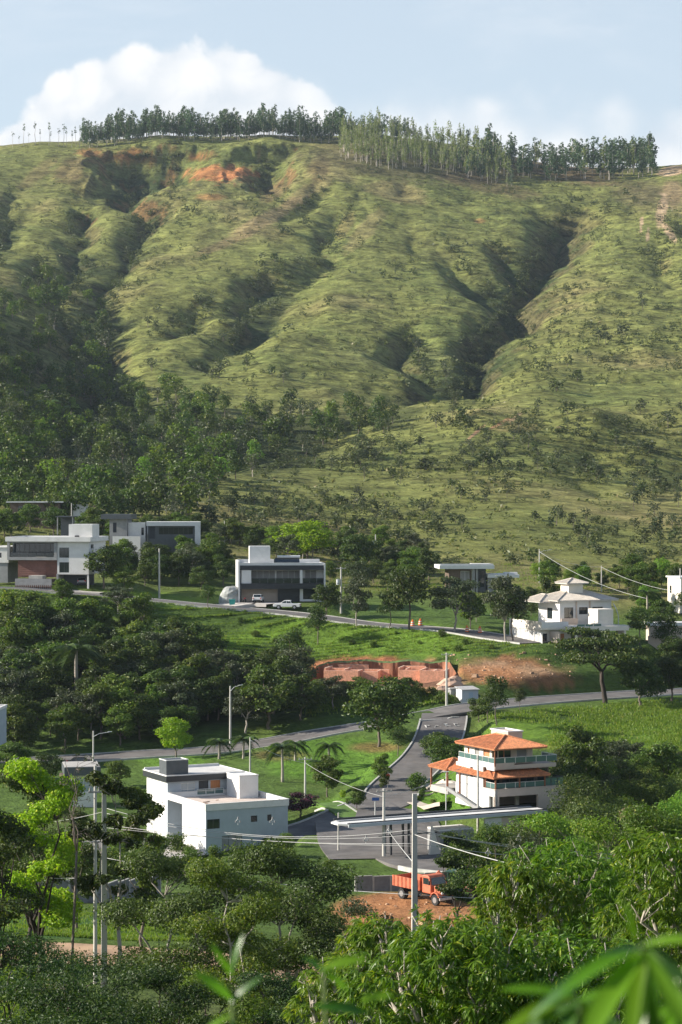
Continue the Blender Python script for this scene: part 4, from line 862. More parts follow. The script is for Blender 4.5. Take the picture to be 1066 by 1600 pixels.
def h_h(r):
    MB().box(0, 11.8, -1, 9, 4.4, 5.15).obj('roof', WHT, r); p = MB(); p.box(.2, 11.6, -.8, -.6, 5.152, 5.5); p.box(7.4, 11.6, -.6, 6, 5.152, 5.4); p.obj('parapet', WHT, r)
    room(r, 2.2, 7.0, .4, 8, -3, 4.39, BRW, f=[(2.5, 4.4, 3.4, 6.9, 'blind')]); room(r, 8.4, 10.2, .6, 8, -3, 4.39, DKG, f=[(.3, 1.5, 3.4, 6.9, 'win')])
    MB().box(7.05, 7.7, -.4, .6, -3, 4.397).obj('column', MGR, r); MB().box(7.9, 8.3, -.4, .6, -3, 4.397).obj('column', MGR, r)
    MB().box(10.4, 17.2, -.8, 7, 2.5, 3.2).obj('lower_roof', WHT, r); room(r, 10.5, 15.6, .0, 6.8, -3, 2.49, MGR)
    MB().box(14.2, 17.0, .5, 2.5, 3.21, 3.6).obj('roof_box', WHT, r)
simple_house('white_roof_house', 'modern brown-walled house with thick white flat roofs at two heights', 686, 921, 428, 4, h_h)
def hip_house():
    x, y, z = Wp(848, 1010, 358)
    r = empty('hip_roof_house', (x, y, z), math.radians(24), label='cream two-storey house with pale hipped tile roofs and a small roof turret', cat='house')
    # lower storey with carport
    room(r, 0, 6.5, 1.2, 12, 0, 2.9, CRM, f=[(.6, 1.6, .02, 2.2, 'win'), (3.2, 3.9, .9, 2.0, 'winw'), (4.3, 5.1, .02, 2.1, 'door')])
    MB().box(-.2, 6.6, .2, 12.2, 2.9, 3.3).obj('floor_slab', CRM, r); MB().box(-.2, .0, .2, 12.2, 3.302, 4.4).obj('parapet', CRM, r); MB().box(0, 5.4, .2, .4, 3.302, 4.3).obj('parapet', WHT, r)
    MB().box(4.6, 15.6, -3.8, 2.5, 2.7, 3.55).obj('carport_roof', CRM, r)
    for a in ((5.0, -3.4), (8.4, -3.4), (14.9, -3.4)): MB().box(a[0]-.2, a[0]+.2, a[1]-.2, a[1]+.2, 0, 2.7).obj('column', CRM, r)
    room(r, 6.6, 15.5, 2.6, 12, 0, 2.69, PNK, f=[(.5, 1.4, .0, 2.2, 'win'), (3, 7, .0, 2.2, 'dglass')])
    MB().box(2.0, 2.2, -2.5, 1, 0, 2.6).obj('wall', PNK, r)
    MB().box(5.6, 9, 3.1, 3.3, 3.56, 4.7).obj('terrace_wall', PNK, r)
    MB().box(10.2, 13.4, -2.0, 1.4, 3.56, 6.5).obj('tank_block', CRM, r); railing(r, [(5.0, -3.6), (10, -3.6)], 3.55, .45, 1.6)
    # upper storey
    room(r, 6.0, 16.8, 4.4, 12.4, 3.4, 7.9, WHT, f=[(.9, 2.8, .4, 3.2, 'win'), (4.0, 5.8, 1.9, 3.2, 'win'), (6.8, 9.0, .4, 3.2, 'win')], l=[(3, 5, 1, 3, 'win')])
    q = MB(); [q.box(a, a+.2, 4.2, 4.39, 3.6, 7.8) for a in (9.3, 12.1)]; q.obj('pilaster', PNK, r)
    hip_roof(r, 5.0, 17.8, 3.4, 13.4, 7.9, 1.7, TIC, soffit=WHT)
    hip_roof(r, 3.0, 8.5, 6.5, 13.6, 7.6, 1.2, TIC, soffit=WHT)
    MB().box(9.2, 12.2, 6.8, 9.8, 8.4, 10.9).obj('turret', CRM, r); hip_roof(r, 8.4, 13.0, 6.0, 10.6, 10.9, .8, TIC, soffit=WHT, name='turret_roof')
    MB().box(13.3, 14.9, 3.6, 4.38, 4.9, 5.1).obj('balcony', DKM, r); railing(r, [(13.3, 4.3), (13.3, 3.6), (14.9, 3.6), (14.9, 4.3)], 5.1, .7, .5, GLS, DKM)
    MB().box(15.6, 18.6, -1, 3, 2.9, 3.3).obj('side_roof', WHT, r); MB().box(16.9, 18.4, 2.6, 3, 0, 2.9).obj('wall', PNK, r)
    d = MB(); d.tube([(17.6, 3.2, 3.3), (17.5, 3.1, 5), (17.0, 3.0, 6.2), (16.9, 3.9, 7.2)], .08); d.obj('downpipe', ALU, r)
hip_house()
def slat_wall():
    x, y, z = Wp(797, 988, 368); x2, y2, z2 = Wp(847, 1016, 357)
    r = empty('white_fence', (x, y, z), 0, label='white vertical-board fence sloping down beside the cream house', cat='fence')
    n = 26; bd = MB().box(-.16, .16, -.03, .03, -.6, 1.9).mesh('board', WHT)
    for i in range(n):
        t = i/(n-1); X = (x2-x)*t; Y = (y2-y)*t; g = hz(x+X, y+Y)-z
        o = link('board', bd, r, (X, Y, g), math.atan2(y2-y, x2-x))
slat_wall()
def h_i(r):
    room(r, 0, 9, 0, 8, -1, 6.3, CRM, f=[(.6, 1.6, 1.2, 3.4, 'win')], l=[(1, 2.2, 4, 5.6, 'win'), (4, 5, 1.6, 3, 'win')]); MB().box(-.3, 9.3, -.3, 8.3, 6.3, 6.6).obj('roof', WHT, r); MB().box(1.4, 3, -1.2, -.01, -1, 5.6).obj('grey_bay', MGR, r)
simple_house('cream_house', 'plain cream two-storey house cut by the photo edge behind palms', 1064, 951, 418, 12, h_i)
def h_i2(r):
    MB().box(0, 9, 0, 4.2, 2.6, 3.2).obj('roof', WHT, r); room(r, .3, 8.8, .3, 4, -1.5, 2.59, PNK, f=[(1, 3.5, 0.2, 3.4, 'garage')]); MB().box(-1.2, 4.5, -4, -3.7, -1.5, 1.0).obj('wall', PNK, r)
simple_house('low_house', 'low house with white slab roof behind the slender trees uphill of the bank', 1015, 1000, 372, 6, h_i2)
def h_j(r): room(r, 0, 8, 0, 6, -3, 2.4, WHT_SHADED, f=[(1, 2, 3, 4.5, 'win')]); parapet_roof(r, -.1, 8.1, -.1, 6.1, 2.4, .4, WHT)
simple_house('pale_block_house', 'pale block house peeping out of dark trees at the photo edge', -84, 1135, 305, -4, h_j)
def h_k(r):
    room(r, 0, 3.4, 0, 5, -2.5, 4.2, WHT, f=[(.3, 3.0, 4.4, 6.3, 'grid')], mats={'l': BRW}); MB().box(-1.0, 3.9, -.6, 6, 4.2, 5.3).obj('fascia', DKG, r); MB().box(-.9, 3.8, -.5, 5.9, 5.303, 5.4).obj('roof', CON, r)
    MB().box(-1.4, -.1, .5, 4, -2.5, 4.1).obj('wall', BRW, r)
simple_house('white_house', 'small white house with grid window and grey roof band behind bare branches', 112, 1260, 271, 10, h_k)
# foundations in orange brick on the cut pad, hut beside it
def foundations():
    x, y, z = Wp(600, 1068, 343.5)
    def blockwork(label, boxes, ox):
        r = empty('brick_foundation', (x+ox, y, z+.75), -.22, label=label, cat='brick foundation', group='brick foundations on the cut pad')
        for (x0, x1, y0, y1, h) in boxes:
            b = MB(); b.box(x0, x1, y0, y1, -1.4, h, 0); b.box(x0+.02, x1-.02, y0+.02, y1-.02, h+.002, h+.03, 1); b.obj('wall', [ORB, RBR], r)
    blockwork('larger maze of low orange brick foundation walls', [(-10.6, -4.5, 0, .3, 1.3), (-10.6, -10.3, .32, 6.5, 1.7), (-10.3, -4, 6.2, 6.5, 1.9), (-7.2, -6.9, .32, 6.1, 1.5), (-4.8, -4.5, .32, 4.0, 1.3), (-4.4, -1.4, 1.8, 2.1, 1.1), (-1.7, -1.4, 2.15, 5.5, 1.2), (-10.2, -7.3, 3.2, 3.5, 1.5), (-4.4, 0, 4.6, 4.9, 1.3), (-6.8, -4.9, 3.0, 3.3, 1.3)], 0)
    blockwork('smaller block of orange brick foundation walls next to the pale rocks', [(1.2, 1.5, 1.2, 6, 1.9), (1.52, 5.3, 1.2, 1.5, 1.5), (2.4, 2.7, 1.52, 5.2, 1.7), (1.52, 5.3, 5.3, 5.6, 1.9), (5.3, 5.6, -.5, 5.6, 1.7), (5.62, 9.6, -.5, -.2, 1.6), (9.3, 9.6, -.18, 4.6, 1.6), (5.62, 9.3, 4.3, 4.6, 1.5), (7.3, 7.6, -.18, 4.28, 1.5)], 1.0)
    # vertical earth cut behind
    b = MB(); n = 60; prof = []
    X0, X1 = -13.5, 12.5; rr = random.Random(3); top = []; bot = []; mid = []
    for i in range(n+1):
        t = i/n; X = X0+(X1-X0)*t; ed = abs(2*t-1); yb = 7.4-4.5*max(0, ed-.82)/.18+.35*math.sin(i*.5)+rr.uniform(-.07, .07); h = 3.1*(1-max(0, ed-.9)/.1*.6)+.18*math.sin(i*.35)+rr.uniform(-.05, .05)
        if X < -9: h -= (-9-X)*.35
        bot.append((X, yb-.5, -.4)); mid.append((X, yb+rr.uniform(-.1, .05), h*.5)); top.append((X, yb+.45+rr.uniform(-.06, .06), h)); prof.append((X, yb+2.6, h+.15))
    vs = bot+mid+top+prof; fs = [(k*(n+1)+i, k*(n+1)+i+1, (k+1)*(n+1)+i+1, (k+1)*(n+1)+i) for k in range(3) for i in range(n)]
    b.add(vs, fs); b.mi = [0]*(2*n)+[1]*n
    o = b.obj('earth_bank', [mat('cut_earth', (.27, .11, .06), .95, .3, .9, .8, 5, dirt=.5, dirtcol=(.14, .07, .04), stretch=(1, 1, .35)), mat('bank_grass', (.085, .14, .03), .95, .3, .8, .5, 6)], None, (x, y, z), -.06)
    tag(o, kind='structure')
foundations()
def hut():
    x, y, z = on_ground(722, 327.5)
    r = empty('utility_hut', (x, y, z-.1), .35, label='small white metal hut with sheet roof beside the bare earth bank', cat='hut')
    wallmesh(2.9, 2.3, .12, [(1.2, 2.0, .0, 1.9)], WHT_SHADED, 'wall', r, (0, 0, 0)); MB().box(1.2, 2.0, .05, .1, .02, 1.88).obj('door', mat('blue_door', (.30, .40, .50), .6), r)
    MB().box(0, .1, .13, 2.4, 0, 2.3).obj('wall', WHT, r); MB().box(2.8, 2.9, .13, 2.4, 0, 2.3).obj('wall', WHT_SHADED, r); MB().box(0, 2.9, 2.41, 2.5, 0, 2.5).obj('wall', WHT_SHADED, r)  # left wall in lit white, the others with shade in their colour
    MB().add([(-.2, -.3, 2.28), (3.1, -.3, 2.28), (3.1, 2.8, 2.62), (-.2, 2.8, 2.62), (-.2, -.3, 2.36), (3.1, -.3, 2.36), (3.1, 2.8, 2.7), (-.2, 2.8, 2.7)], [(0, 3, 2, 1), (4, 5, 6, 7), (0, 1, 5, 4), (1, 2, 6, 5), (2, 3, 7, 6), (3, 0, 4, 7)]).obj('roof', mat('fibre_cement', (.42, .41, .40), .8, .15, 2), r)
    MB().box(-.9, 2.2, 2.9, 4.4, 2.2, 2.35).obj('rear_roof', CON, r); MB().box(-.7, 2.0, 3.0, 4.3, 0, 2.2).obj('rear_wall', MGR, r)
hut()
# ------------------------------------------------------------------ vegetation makers
LF_DARK = leafmat('dark_leaves', (.036, .066, .013), (.080, .124, .019), (.16, .18, .03), .3)
LF_MID = leafmat('mid_green_leaves', (.060, .110, .015), (.118, .178, .022), (.21, .23, .04), .36)
LF_LITE = leafmat('light_green_leaves', (.10, .19, .022), (.17, .27, .032), (.28, .32, .05), .42)
LF_YEL = leafmat('yellow_green_leaves', (.14, .26, .014), (.24, .36, .02), (.36, .42, .04), .46)
LF_GREY = leafmat('grey_green_leaves', (.050, .070, .032), (.085, .105, .050), (.13, .13, .07), .25)
LF_EUC = leafmat('eucalyptus_leaves', (.045, .085, .042), (.085, .135, .065), (.16, .20, .10), .3, varo=.3)
LF_EUCP = leafmat('pale_eucalyptus_leaves', (.150, .195, .068), (.225, .27, .10), (.30, .32, .14), .38, varo=.3)
LF_SCR = leafmat('scrub_leaves', (.045, .068, .022), (.085, .11, .035), (.15, .15, .07), .25, varo=.35)
LF_PALM = leafmat('palm_leaves', (.045, .085, .020), (.085, .14, .03), (.16, .18, .05), .3)
LF_PUR = leafmat('purple_leaves', (.045, .030, .035), (.09, .04, .06), (.35, .05, .16), .3)
BARK = mat('grey_bark', (.155, .125, .10), .9, .3, 3, .5, 18, stretch=(1, 1, .3))
BARKL = mat('pale_bark', (.36, .32, .27), .85, .25, 2, .3, 12, stretch=(1, 1, .3))
BARKD = mat('dark_bark', (.05, .038, .030), .9, .3, 3, .5, 18, stretch=(1, 1, .3))
def cards(rs, C, Nn, ln, wd, droop=0.0, along=None):
    """leaf-shaped quads at C with normals about Nn"""
    n = len(C); Nn = Nn/np.maximum(np.linalg.norm(Nn, axis=1)[:, None], 1e-6)
    if along is None:
        t = rs.normal(size=(n, 3)); t[:, 2] -= droop
    else: t = along+rs.normal(size=(n, 3))*.25
    t -= Nn*(t*Nn).sum(1)[:, None]; t /= np.maximum(np.linalg.norm(t, axis=1)[:, None], 1e-6); b = np.cross(Nn, t)
    l = (ln*rs.uniform(.65, 1.25, n))[:, None]; w_ = (wd*rs.uniform(.7, 1.2, n))[:, None]
    fold = Nn*w_*.25
    V = np.stack([C-t*l*.5, C-b*w_*.5+t*l*.05+fold, C+t*l*.5, C+b*w_*.5+t*l*.05+fold], 1).reshape(-1, 3)
    return V, np.arange(4*n).reshape(n, 4)
def crown_arrays(rs, blobs, n, ln, wd, droop=0.0, shell=.45, upb=.55):
    B = np.array(blobs); vol = (B[:, 3]*B[:, 4]*B[:, 5])**.8; k = rs.choice(len(B), n, p=vol/vol.sum())
    d = rs.normal(size=(n, 3)); d /= np.linalg.norm(d, axis=1)[:, None]
    r = (shell+(1-shell)*rs.rand(n)**.6)*(1+.42*np.sin(d[:, 0]*6+k*1.7)*np.sin(d[:, 1]*5+2*k)*np.cos(d[:, 2]*6+k))
    P = B[k, :3]+d*r[:, None]*B[k, 3:6]
    Nn = d*.8+np.array([0, 0, upb])+rs.normal(size=(n, 3))*.55
    return cards(rs, P, Nn, ln, wd, droop)
def limb(rs, a, b, r0, r1, wig=.12, n=5, sag=.0):
    a = np.array(a, float); b = np.array(b, float); L = np.linalg.norm(b-a); pts = []
    for i in range(n+1):
        t = i/n; p = a+(b-a)*t; p[2] += math.sin(t*math.pi)*sag*L
        if 0 < i < n: p = p+rs.normal(size=3)*wig*L/n
        pts.append(tuple(p))
    return pts, [r0+(r1-r0)*(i/n)**.8 for i in range(n+1)]
def tree_parts(seed, h=8, th=.35, cr=3.2, nb=12, nl=2400, ln=.42, wd=.26, flat=.7, tr=.16, mat_=None, bark=None, droop=0, low=.0, sides=5, lean=.0, forks=1, br=(.34, .55), twigs=0):
    rs = np.random.RandomState(seed); blobs = []; cz0 = h*(th+low); top = h
    for i in range(nb):
        a = 2*math.pi*(i/nb*2.6)+rs.uniform(-.4, .4); u = (i+.5)/nb; zz = cz0+(top-cz0)*(.12+.80*u); prof = math.sqrt(max(.06, 1-((zz-cz0)/(top-cz0)*1.05-.38)**2*1.9))
        R = cr*(1-br[0]*.8)*prof*rs.uniform(.35, 1.0); s = cr*rs.uniform(*br)
        blobs.append((R*math.cos(a)+lean*zz, R*math.sin(a), min(zz, top-s*flat*.8), s, s, s*flat))
    V, Fc = crown_arrays(rs, blobs, nl, ln, wd, droop)
    b = MB(); fk = (lean*h*th, 0, h*th); Bc = np.array(blobs)
    p, r = limb(rs, (0, 0, -.6), fk, tr*1.25, tr*.8, .10, 4); b.tube(p, r, sides+1)
    nm = max(3, min(6, nb//4)); order_ = rs.permutation(nb)[:nm]; nodes = [(np.array(fk), tr*.6)]
    for i in order_:
        q = Bc[i]; p, r = limb(rs, fk, (q[0]*.8, q[1]*.8, fk[2]+(q[2]-fk[2])*.85), tr*.62, tr*.2, .2, 5, .06); b.tube(p, r, sides)
        nodes += [(np.array(p[k]), r[k]) for k in range(1, 6)]
    NPn = np.array([n_[0] for n_ in nodes])
    for i, q in enumerate(blobs):
        dd_ = np.linalg.norm(NPn-np.array(q[:3]), axis=1)+np.maximum(0, NPn[:, 2]-q[2])*2; j = int(dd_.argmin())
        p, r = limb(rs, tuple(NPn[j]), (q[0], q[1], q[2]-.1*q[5]), min(nodes[j][1]*.7, tr*.3), tr*.08, .22, 3, .05); b.tube(p, r, max(3, sides-1))
        for k in range(twigs):
            d = rs.normal(size=3); d /= np.linalg.norm(d); e = np.array(q[:3])+d*np.array(q[3:6])*.95
            p2, r2 = limb(rs, p[2], tuple(e), tr*.09, tr*.03, .2, 3); b.tube(p2, r2, 3)
    return b, V, Fc
def tree_kind(name, seeds, leafm, bark, **kw):
    out = []
    for s in seeds:
        b, V, Fc = tree_parts(s, **kw)
        out.append((b.mesh(name+'_trunk', bark, True), npmesh(name+'_crown', V, Fc, [leafm]), kw.get('h', 8)))
    return out
def tree_single(name, seeds, leafm, bark, **kw):
    out = []
    for s in seeds:
        b, V, Fc = tree_parts(s, **kw)
        tv = np.array(b.v); q = np.array([f for f in b.f if len(f) == 4])
        me = npmesh(name, np.vstack([tv, V]), np.vstack([q, Fc+len(tv)]), [bark, leafm], np.concatenate([np.zeros(len(q), int), np.ones(len(Fc), int)]))
        out.append((me, kw.get('h', 8)))
    return out
def place(kinds, x, y, z, h, name, label=None, cat='tree', group=None, wide=1.0, rz=None, leafm=None):
    k = rnd.choice(kinds); s = h/k[-1]; rz = rnd.uniform(0, 6.28) if rz is None else rz
    if len(k) == 3:
        r = empty(name, (x, y, z), rz, label=label, cat=cat, group=group); r.scale = (s*wide, s*wide, s)
        link('trunk', k[0], r); c = link('crown', k[1], r)
        if leafm is not None: c.material_slots[0].link = 'OBJECT'; c.material_slots[0].material = leafm
        return r
    o = link(name, k[0], None, (x, y, z), rz); o.scale = (s*wide, s*wide, s); return tag(o, label, cat, group)
def in_poly(px, py, poly):
    ins = np.zeros(len(px), bool); n = len(poly)
    for i in range(n):
        x1, y1 = poly[i]; x2, y2 = poly[(i+1) % n]
        c = ((y1 > py) != (y2 > py)) & (px < (x2-x1)*(py-y1)/(y2-y1+1e-9)+x1); ins ^= c
    return ins
def scatter(poly, n, mind, rs, lo=100):
    xs = [p[0] for p in poly]; ys = [p[1] for p in poly]; out = []
    for _ in range(n*14):
        if len(out) >= n: break
        a = rs.uniform(min(xs), max(xs)); b = rs.uniform(min(ys), max(ys))
        if not in_poly(np.array([a]), np.array([b]), poly)[0]: continue
        if any(abs(a-p[0]) < mind and abs(b-p[1])*2.2 < mind for p in out): continue
        out.append((a, b))
    return out
HOUSES = [(o, o.location.copy()) for o in S.objects if o.get('category') in ('house', 'canopy', 'hut', 'brick foundation')]
bpy.context.view_layer.update()
FOOT = []
for o, _ in HOUSES:
    xs = []; 
    for c in o.children_recursive:
        if c.type == 'MESH':
            M = c.matrix_world
            for v in c.bound_box: p = o.matrix_world.inverted() @ (M @ Vector(v)); xs.append((p.x, p.y))
    if xs: FOOT.append((o.location.x, o.location.y, o.rotation_euler.z, min(a for a, b in xs)-1.2, max(a for a, b in xs)+1.2, min(b for a, b in xs)-1.2, max(b for a, b in xs)+1.2))
def blocked(x, y, pad=0.0):
    for ox, oy, r, x0, x1, y0, y1 in FOOT:
        dx = x-ox; dy = y-oy; u = dx*math.cos(r)+dy*math.sin(r); v = -dx*math.sin(r)+dy*math.cos(r)
        if x0-pad < u < x1+pad and y0-pad < v < y1+pad: return True
    for k, C in ROADC.items():
        if k == 'dirt_road': continue
        if np.min((C[:, 0]-x)**2+(C[:, 1]-y)**2) < (ROADS[k][1]*1.1+1.0+pad)**2: return True
    return False
# ------------------------------------------------------------------ far vegetation
rs5 = np.random.RandomState(5)
FAR_T = tree_single('woodland_tree', (1, 2, 3, 4), LF_MID, BARK, h=10, th=.25, cr=4.2, nb=9, nl=420, ln=1.0, wd=.7, flat=.75, tr=.22, sides=3)
FAR_D = tree_single('woodland_tree', (5, 6, 7), LF_DARK, BARK, h=10, th=.22, cr=4.4, nb=8, nl=420, ln=1.0, wd=.7, flat=.7, tr=.22, sides=3)
FAR_G = tree_single('woodland_tree', (8, 9), LF_GREY, BARKL, h=10, th=.3, cr=4.0, nb=9, nl=300, ln=.9, wd=.6, flat=.7, tr=.22, sides=3)
FAR_L = tree_single('woodland_tree', (10, 11), LF_LITE, BARK, h=10, th=.28, cr=3.8, nb=9, nl=420, ln=.9, wd=.6, flat=.75, tr=.2, sides=3)
WOOD = [(-20, 655), (60, 628), (160, 622), (260, 622), (330, 640), (400, 640), (470, 655), (540, 640), (640, 650), (600, 680), (500, 700), (420, 730), (350, 775), (300, 820), (180, 835), (-20, 820)]
P = scatter(WOOD, 232, 13, rs5)+scatter([(-20, 440), (60, 430), (110, 450), (172, 490), (178, 600), (120, 640), (-20, 650)], 58, 13, rs5); X, Y, Z, D = spots([p[0] for p in P], [p[1] for p in P], 440)
for i in range(len(P)):
    u = rnd.random(); kinds, lab, grp = ((FAR_D, 'dark green bushy tree in the hillside wood', 'dark trees of the hillside wood') if u < .52 else (FAR_T, 'mid green tree in the hillside wood', 'mid green trees of the hillside wood') if u < .80 else
        (FAR_G, 'grey-green thin-crowned tree in the hillside wood', 'grey-green trees of the hillside wood') if u < .95 else (FAR_L, 'light green tree in the hillside wood', 'light green trees of the hillside wood'))
    place(kinds, X[i], Y[i], Z[i]-.4, rnd.uniform(7, 12.5), 'woodland_tree', lab, 'tree', grp, rnd.uniform(.85, 1.15))
# scrub: the largest singly, the rest as one mass
SCR = tree_single('hill_shrub', (21, 22, 23, 24), LF_SCR, BARK, h=3, th=.15, cr=1.7, nb=5, nl=110, ln=.6, wd=.42, flat=.75, tr=.08, sides=3)
SCT = tree_single('hill_tree', (25, 26, 27), LF_GREY, BARK, h=5, th=.35, cr=2.2, nb=6, nl=150, ln=.65, wd=.42, flat=.6, tr=.1, sides=3)
KNOLL = [(230, 805), (330, 770), (430, 725), (560, 690), (700, 650), (820, 640), (1066, 610), (1066, 880), (900, 890), (520, 880), (400, 860), (260, 830)]
SPUR = [(705, 640), (1066, 600), (1066, 310), (940, 320), (850, 420), (790, 520), (740, 580)]
MAIN = [(0, 620), (0, 270), (200, 300), (330, 320), (560, 260), (840, 300), (780, 470), (690, 620), (560, 640), (300, 620)]
pts = scatter(KNOLL, 1500, 2, rs5)+[(a, b) for a, b in scatter(KNOLL, 260, 2, rs5)]
pts += scatter([(230, 800), (420, 730), (560, 690), (640, 670), (560, 760), (420, 830), (300, 840)], 260, 3, rs5)
pts += scatter(SPUR, 900, 3, rs5)+scatter(MAIN, 900, 3, rs5)
pts += scatter([(690, 640), (760, 560), (830, 470), (860, 420), (830, 420), (770, 500), (700, 580), (600, 640)], 150, 2, rs5)
pts += scatter([(0, 620), (0, 430), (70, 430), (170, 480), (170, 600)], 120, 3, rs5)+scatter([(560, 270), (700, 300), (900, 330), (1000, 330), (1010, 280), (800, 270)], 220, 2, rs5)
pts += scatter([(180, 330), (260, 330), (420, 320), (470, 280), (430, 340), (250, 380)], 110, 2, rs5)
X, Y, Z, D = spots([p[0] for p in pts], [p[1] for p in pts], 440)
gp_ = []
for g_, hw_, dp_ in GUL:
    for q in range(len(g_)-1):
        for _ in range(int(7+dp_*.5)): t_ = rs5.rand(); gp_.append((g_[q][0]+(g_[q+1][0]-g_[q][0])*t_+rs5.normal()*hw_*.35, g_[q][1]+(g_[q+1][1]-g_[q][1])*t_+rs5.normal()*6))
gX, gY, gZ, gD = spots([p[0] for p in gp_], [p[1] for p in gp_], 500)
kp_ = (vnoise(X/45, Y/80, 91)*.65+vnoise(X/14, Y/26, 92)*.35) > .22+.30*rs5.rand(len(X)); X, Y, Z, D = X[kp_], Y[kp_], Z[kp_], D[kp_]; pts = [p for p, k_ in zip(pts, kp_) if k_]
szs = rs5.gamma(1.9, .72, len(pts))+.8; szs = np.minimum(szs, 6.0)
X = np.concatenate([X, gX]); Y = np.concatenate([Y, gY]); Z = np.concatenate([Z, gZ]); D = np.concatenate([D, gD]); szs = np.concatenate([szs, rs5.uniform(2.2, 5.5, len(gX))]); order = np.argsort(-szs/D); V_ = []; F_ = []; M_ = []; nv = 0
smp = []
for me, hh in SCR+SCT[:1]:
    n = len(me.vertices); co = np.empty(n*3, np.float32); me.vertices.foreach_get('co', co); co = co.reshape(n, 3)
    fi = np.empty(len(me.loops), np.int32); me.loops.foreach_get('vertex_index', fi); fi = fi.reshape(-1, 4); mi = np.empty(len(fi), np.int32); me.polygons.foreach_get('material_index', mi)
    keep = np.where((mi == 1))[0]; keep = keep[::2]; fi = fi[keep]; u, inv = np.unique(fi, return_inverse=True); smp.append((co[u]*np.array([1.15, 1.15, 1.0])/hh, inv.reshape(-1, 4)))
for r_, i in enumerate(order):
    if r_ < 285:
        if szs[i] > 3.2 and rnd.random() < .6: place(SCT, X[i], Y[i], Z[i]-.2, szs[i]*1.15, 'hill_tree', 'small lone tree on the open grassy hillside', 'tree', 'lone small trees on the hillside', rnd.uniform(.8, 1.3))
        else: place(SCR, X[i], Y[i], Z[i]-.2, szs[i], 'hill_shrub', 'low shrub on the open grassy hillside', 'shrub', 'shrubs dotted over the hillside', rnd.uniform(.9, 1.5))
    else:
        co, fi = smp[i % len(smp)]; a = rs5.uniform(0, 6.28); s = szs[i]; c_, s_ = math.cos(a), math.sin(a); wd = s*rs5.uniform(.9, 1.6)
        V_.append(np.column_stack([X[i]+(co[:, 0]*c_-co[:, 1]*s_)*wd, Y[i]+(co[:, 0]*s_+co[:, 1]*c_)*wd, Z[i]-.2+co[:, 2]*s])); F_.append(fi+nv); nv += len(co)
tag(link('hillside_scrub', npmesh('hillside_scrub', np.vstack(V_), np.vstack(F_), [LF_SCR])), kind='stuff')
# tussocks: tiny clumps of coarse grass all over the open slopes
def tussocks():
    rs = np.random.RandomState(44); n = 10500; a = rs.uniform(0, 1066, n); b = rs.uniform(225, 880, n); m = ~in_poly(a, b, WOOD); a, b = a[m], b[m]; X, Y, Z = [], [], []
    for i in range(0, len(a), 3000): q = spots(a[i:i+3000], b[i:i+3000], 440); X.append(q[0]); Y.append(q[1]); Z.append(q[2])
    X, Y, Z = map(np.concatenate, (X, Y, Z)); k = vnoise(X/20, Y/40, 71)*.6+vnoise(X/6, Y/10, 72)*.4 > .40+.3*rs.rand(len(X)); X, Y, Z = X[k], Y[k], Z[k]; s = rs.gamma(2.5, .22, len(X))+.3
    C = np.repeat(np.stack([X, Y, Z], 1), 6, 0)+rs.normal(size=(len(X)*6, 3))*np.repeat(s, 6)[:, None]*np.array([.7, .7, .3])+np.array([0, 0, .35]); Nn = rs.normal(size=(len(C), 3)); V, Fc = cards(rs, C, Nn, 1.0, .6); V = (V.reshape(-1, 4, 3)-C[:, None])*np.repeat(s, 6)[:, None, None]*1.1+C[:, None]
    tag(link('grass_tussocks', npmesh('grass_tussocks', V.reshape(-1, 3), Fc, [leafmat('tussock_leaves', (.075, .095, .028), (.14, .16, .045), (.24, .20, .09), .25, varo=0)])), kind='stuff')
tussocks()
# eucalyptus on the crest
def euc(name, seeds, m_, bark, h, nl, slim=1.0, cb=.45, ln=1.7):
    out = []
    for s in seeds:
        rs = np.random.RandomState(s); bl = []
        for i in range(7): z = h*(cb+(1-cb)*(i+.4)/7); R = 1.5*slim*(1-(i/7)**2*.5); a = rs.uniform(0, 6.28); bl.append((R*math.cos(a)*rs.rand(), R*math.sin(a)*rs.rand(), z, R*rs.uniform(.7, 1.1), R*rs.uniform(.7, 1.1), R*rs.uniform(.7, 1.2)))
        V, Fc = crown_arrays(rs, bl, nl, ln, ln*.6, .4, .2, .3); b = MB(); p, r = limb(rs, (0, 0, -1.5), (rs.uniform(-.5, .5), 0, h*.93), .28, .07, .06, 4); b.tube(p, r, 4)
        tv = np.array(b.v); q = np.array([f for f in b.f if len(f) == 4]); out.append((npmesh(name, np.vstack([tv, V]), np.vstack([q, Fc+len(tv)]), [bark, m_], np.concatenate([np.zeros(len(q), int), np.ones(len(Fc), int)])), h))
    return out
E_D = euc('eucalyptus_tree', (31, 32, 33, 34), LF_EUC, BARKL, 22, 210, 1.75, .22, 1.7)
E_P = euc('eucalyptus_tree', (35, 36, 37), LF_EUCP, BARKL, 20, 100, 1.5, .36, 1.4)
E_S = euc('eucalyptus_tree', (38, 39), LF_EUC, BARKL, 20, 26, .95, .7, 1.5)
E_L = euc('young_eucalyptus', (40, 41), LF_EUC, BARKL, 22, 150, 2.0, .4, 1.7)
cr_pts = []
def crest(px):  # distance of the crest at a column
    return float(np.interp(px, [0, 250, 420, 600, 750, 930, 1080], [1520, 1518, 1520, 1512, 1555, 1545, 1535]))
ed = 0
def put_e(kind, px, D, h, lab, grp, wide=1.0):
    x, y, _ = Wp(px, 770, D); cr_pts.append((kind, x, y, h, lab, grp, wide))
L1, G1 = 'tall dark eucalyptus in the plantation row along the hilltop', 'dark eucalyptus along the crest'
LF_UND = None
L2, G2 = 'slender pale-crowned eucalyptus on the slope below the crest', 'pale slender eucalyptus below the crest'
L3, G3 = 'thin wispy eucalyptus standing apart at the end of the crest row', 'sparse eucalyptus at the end of the row'
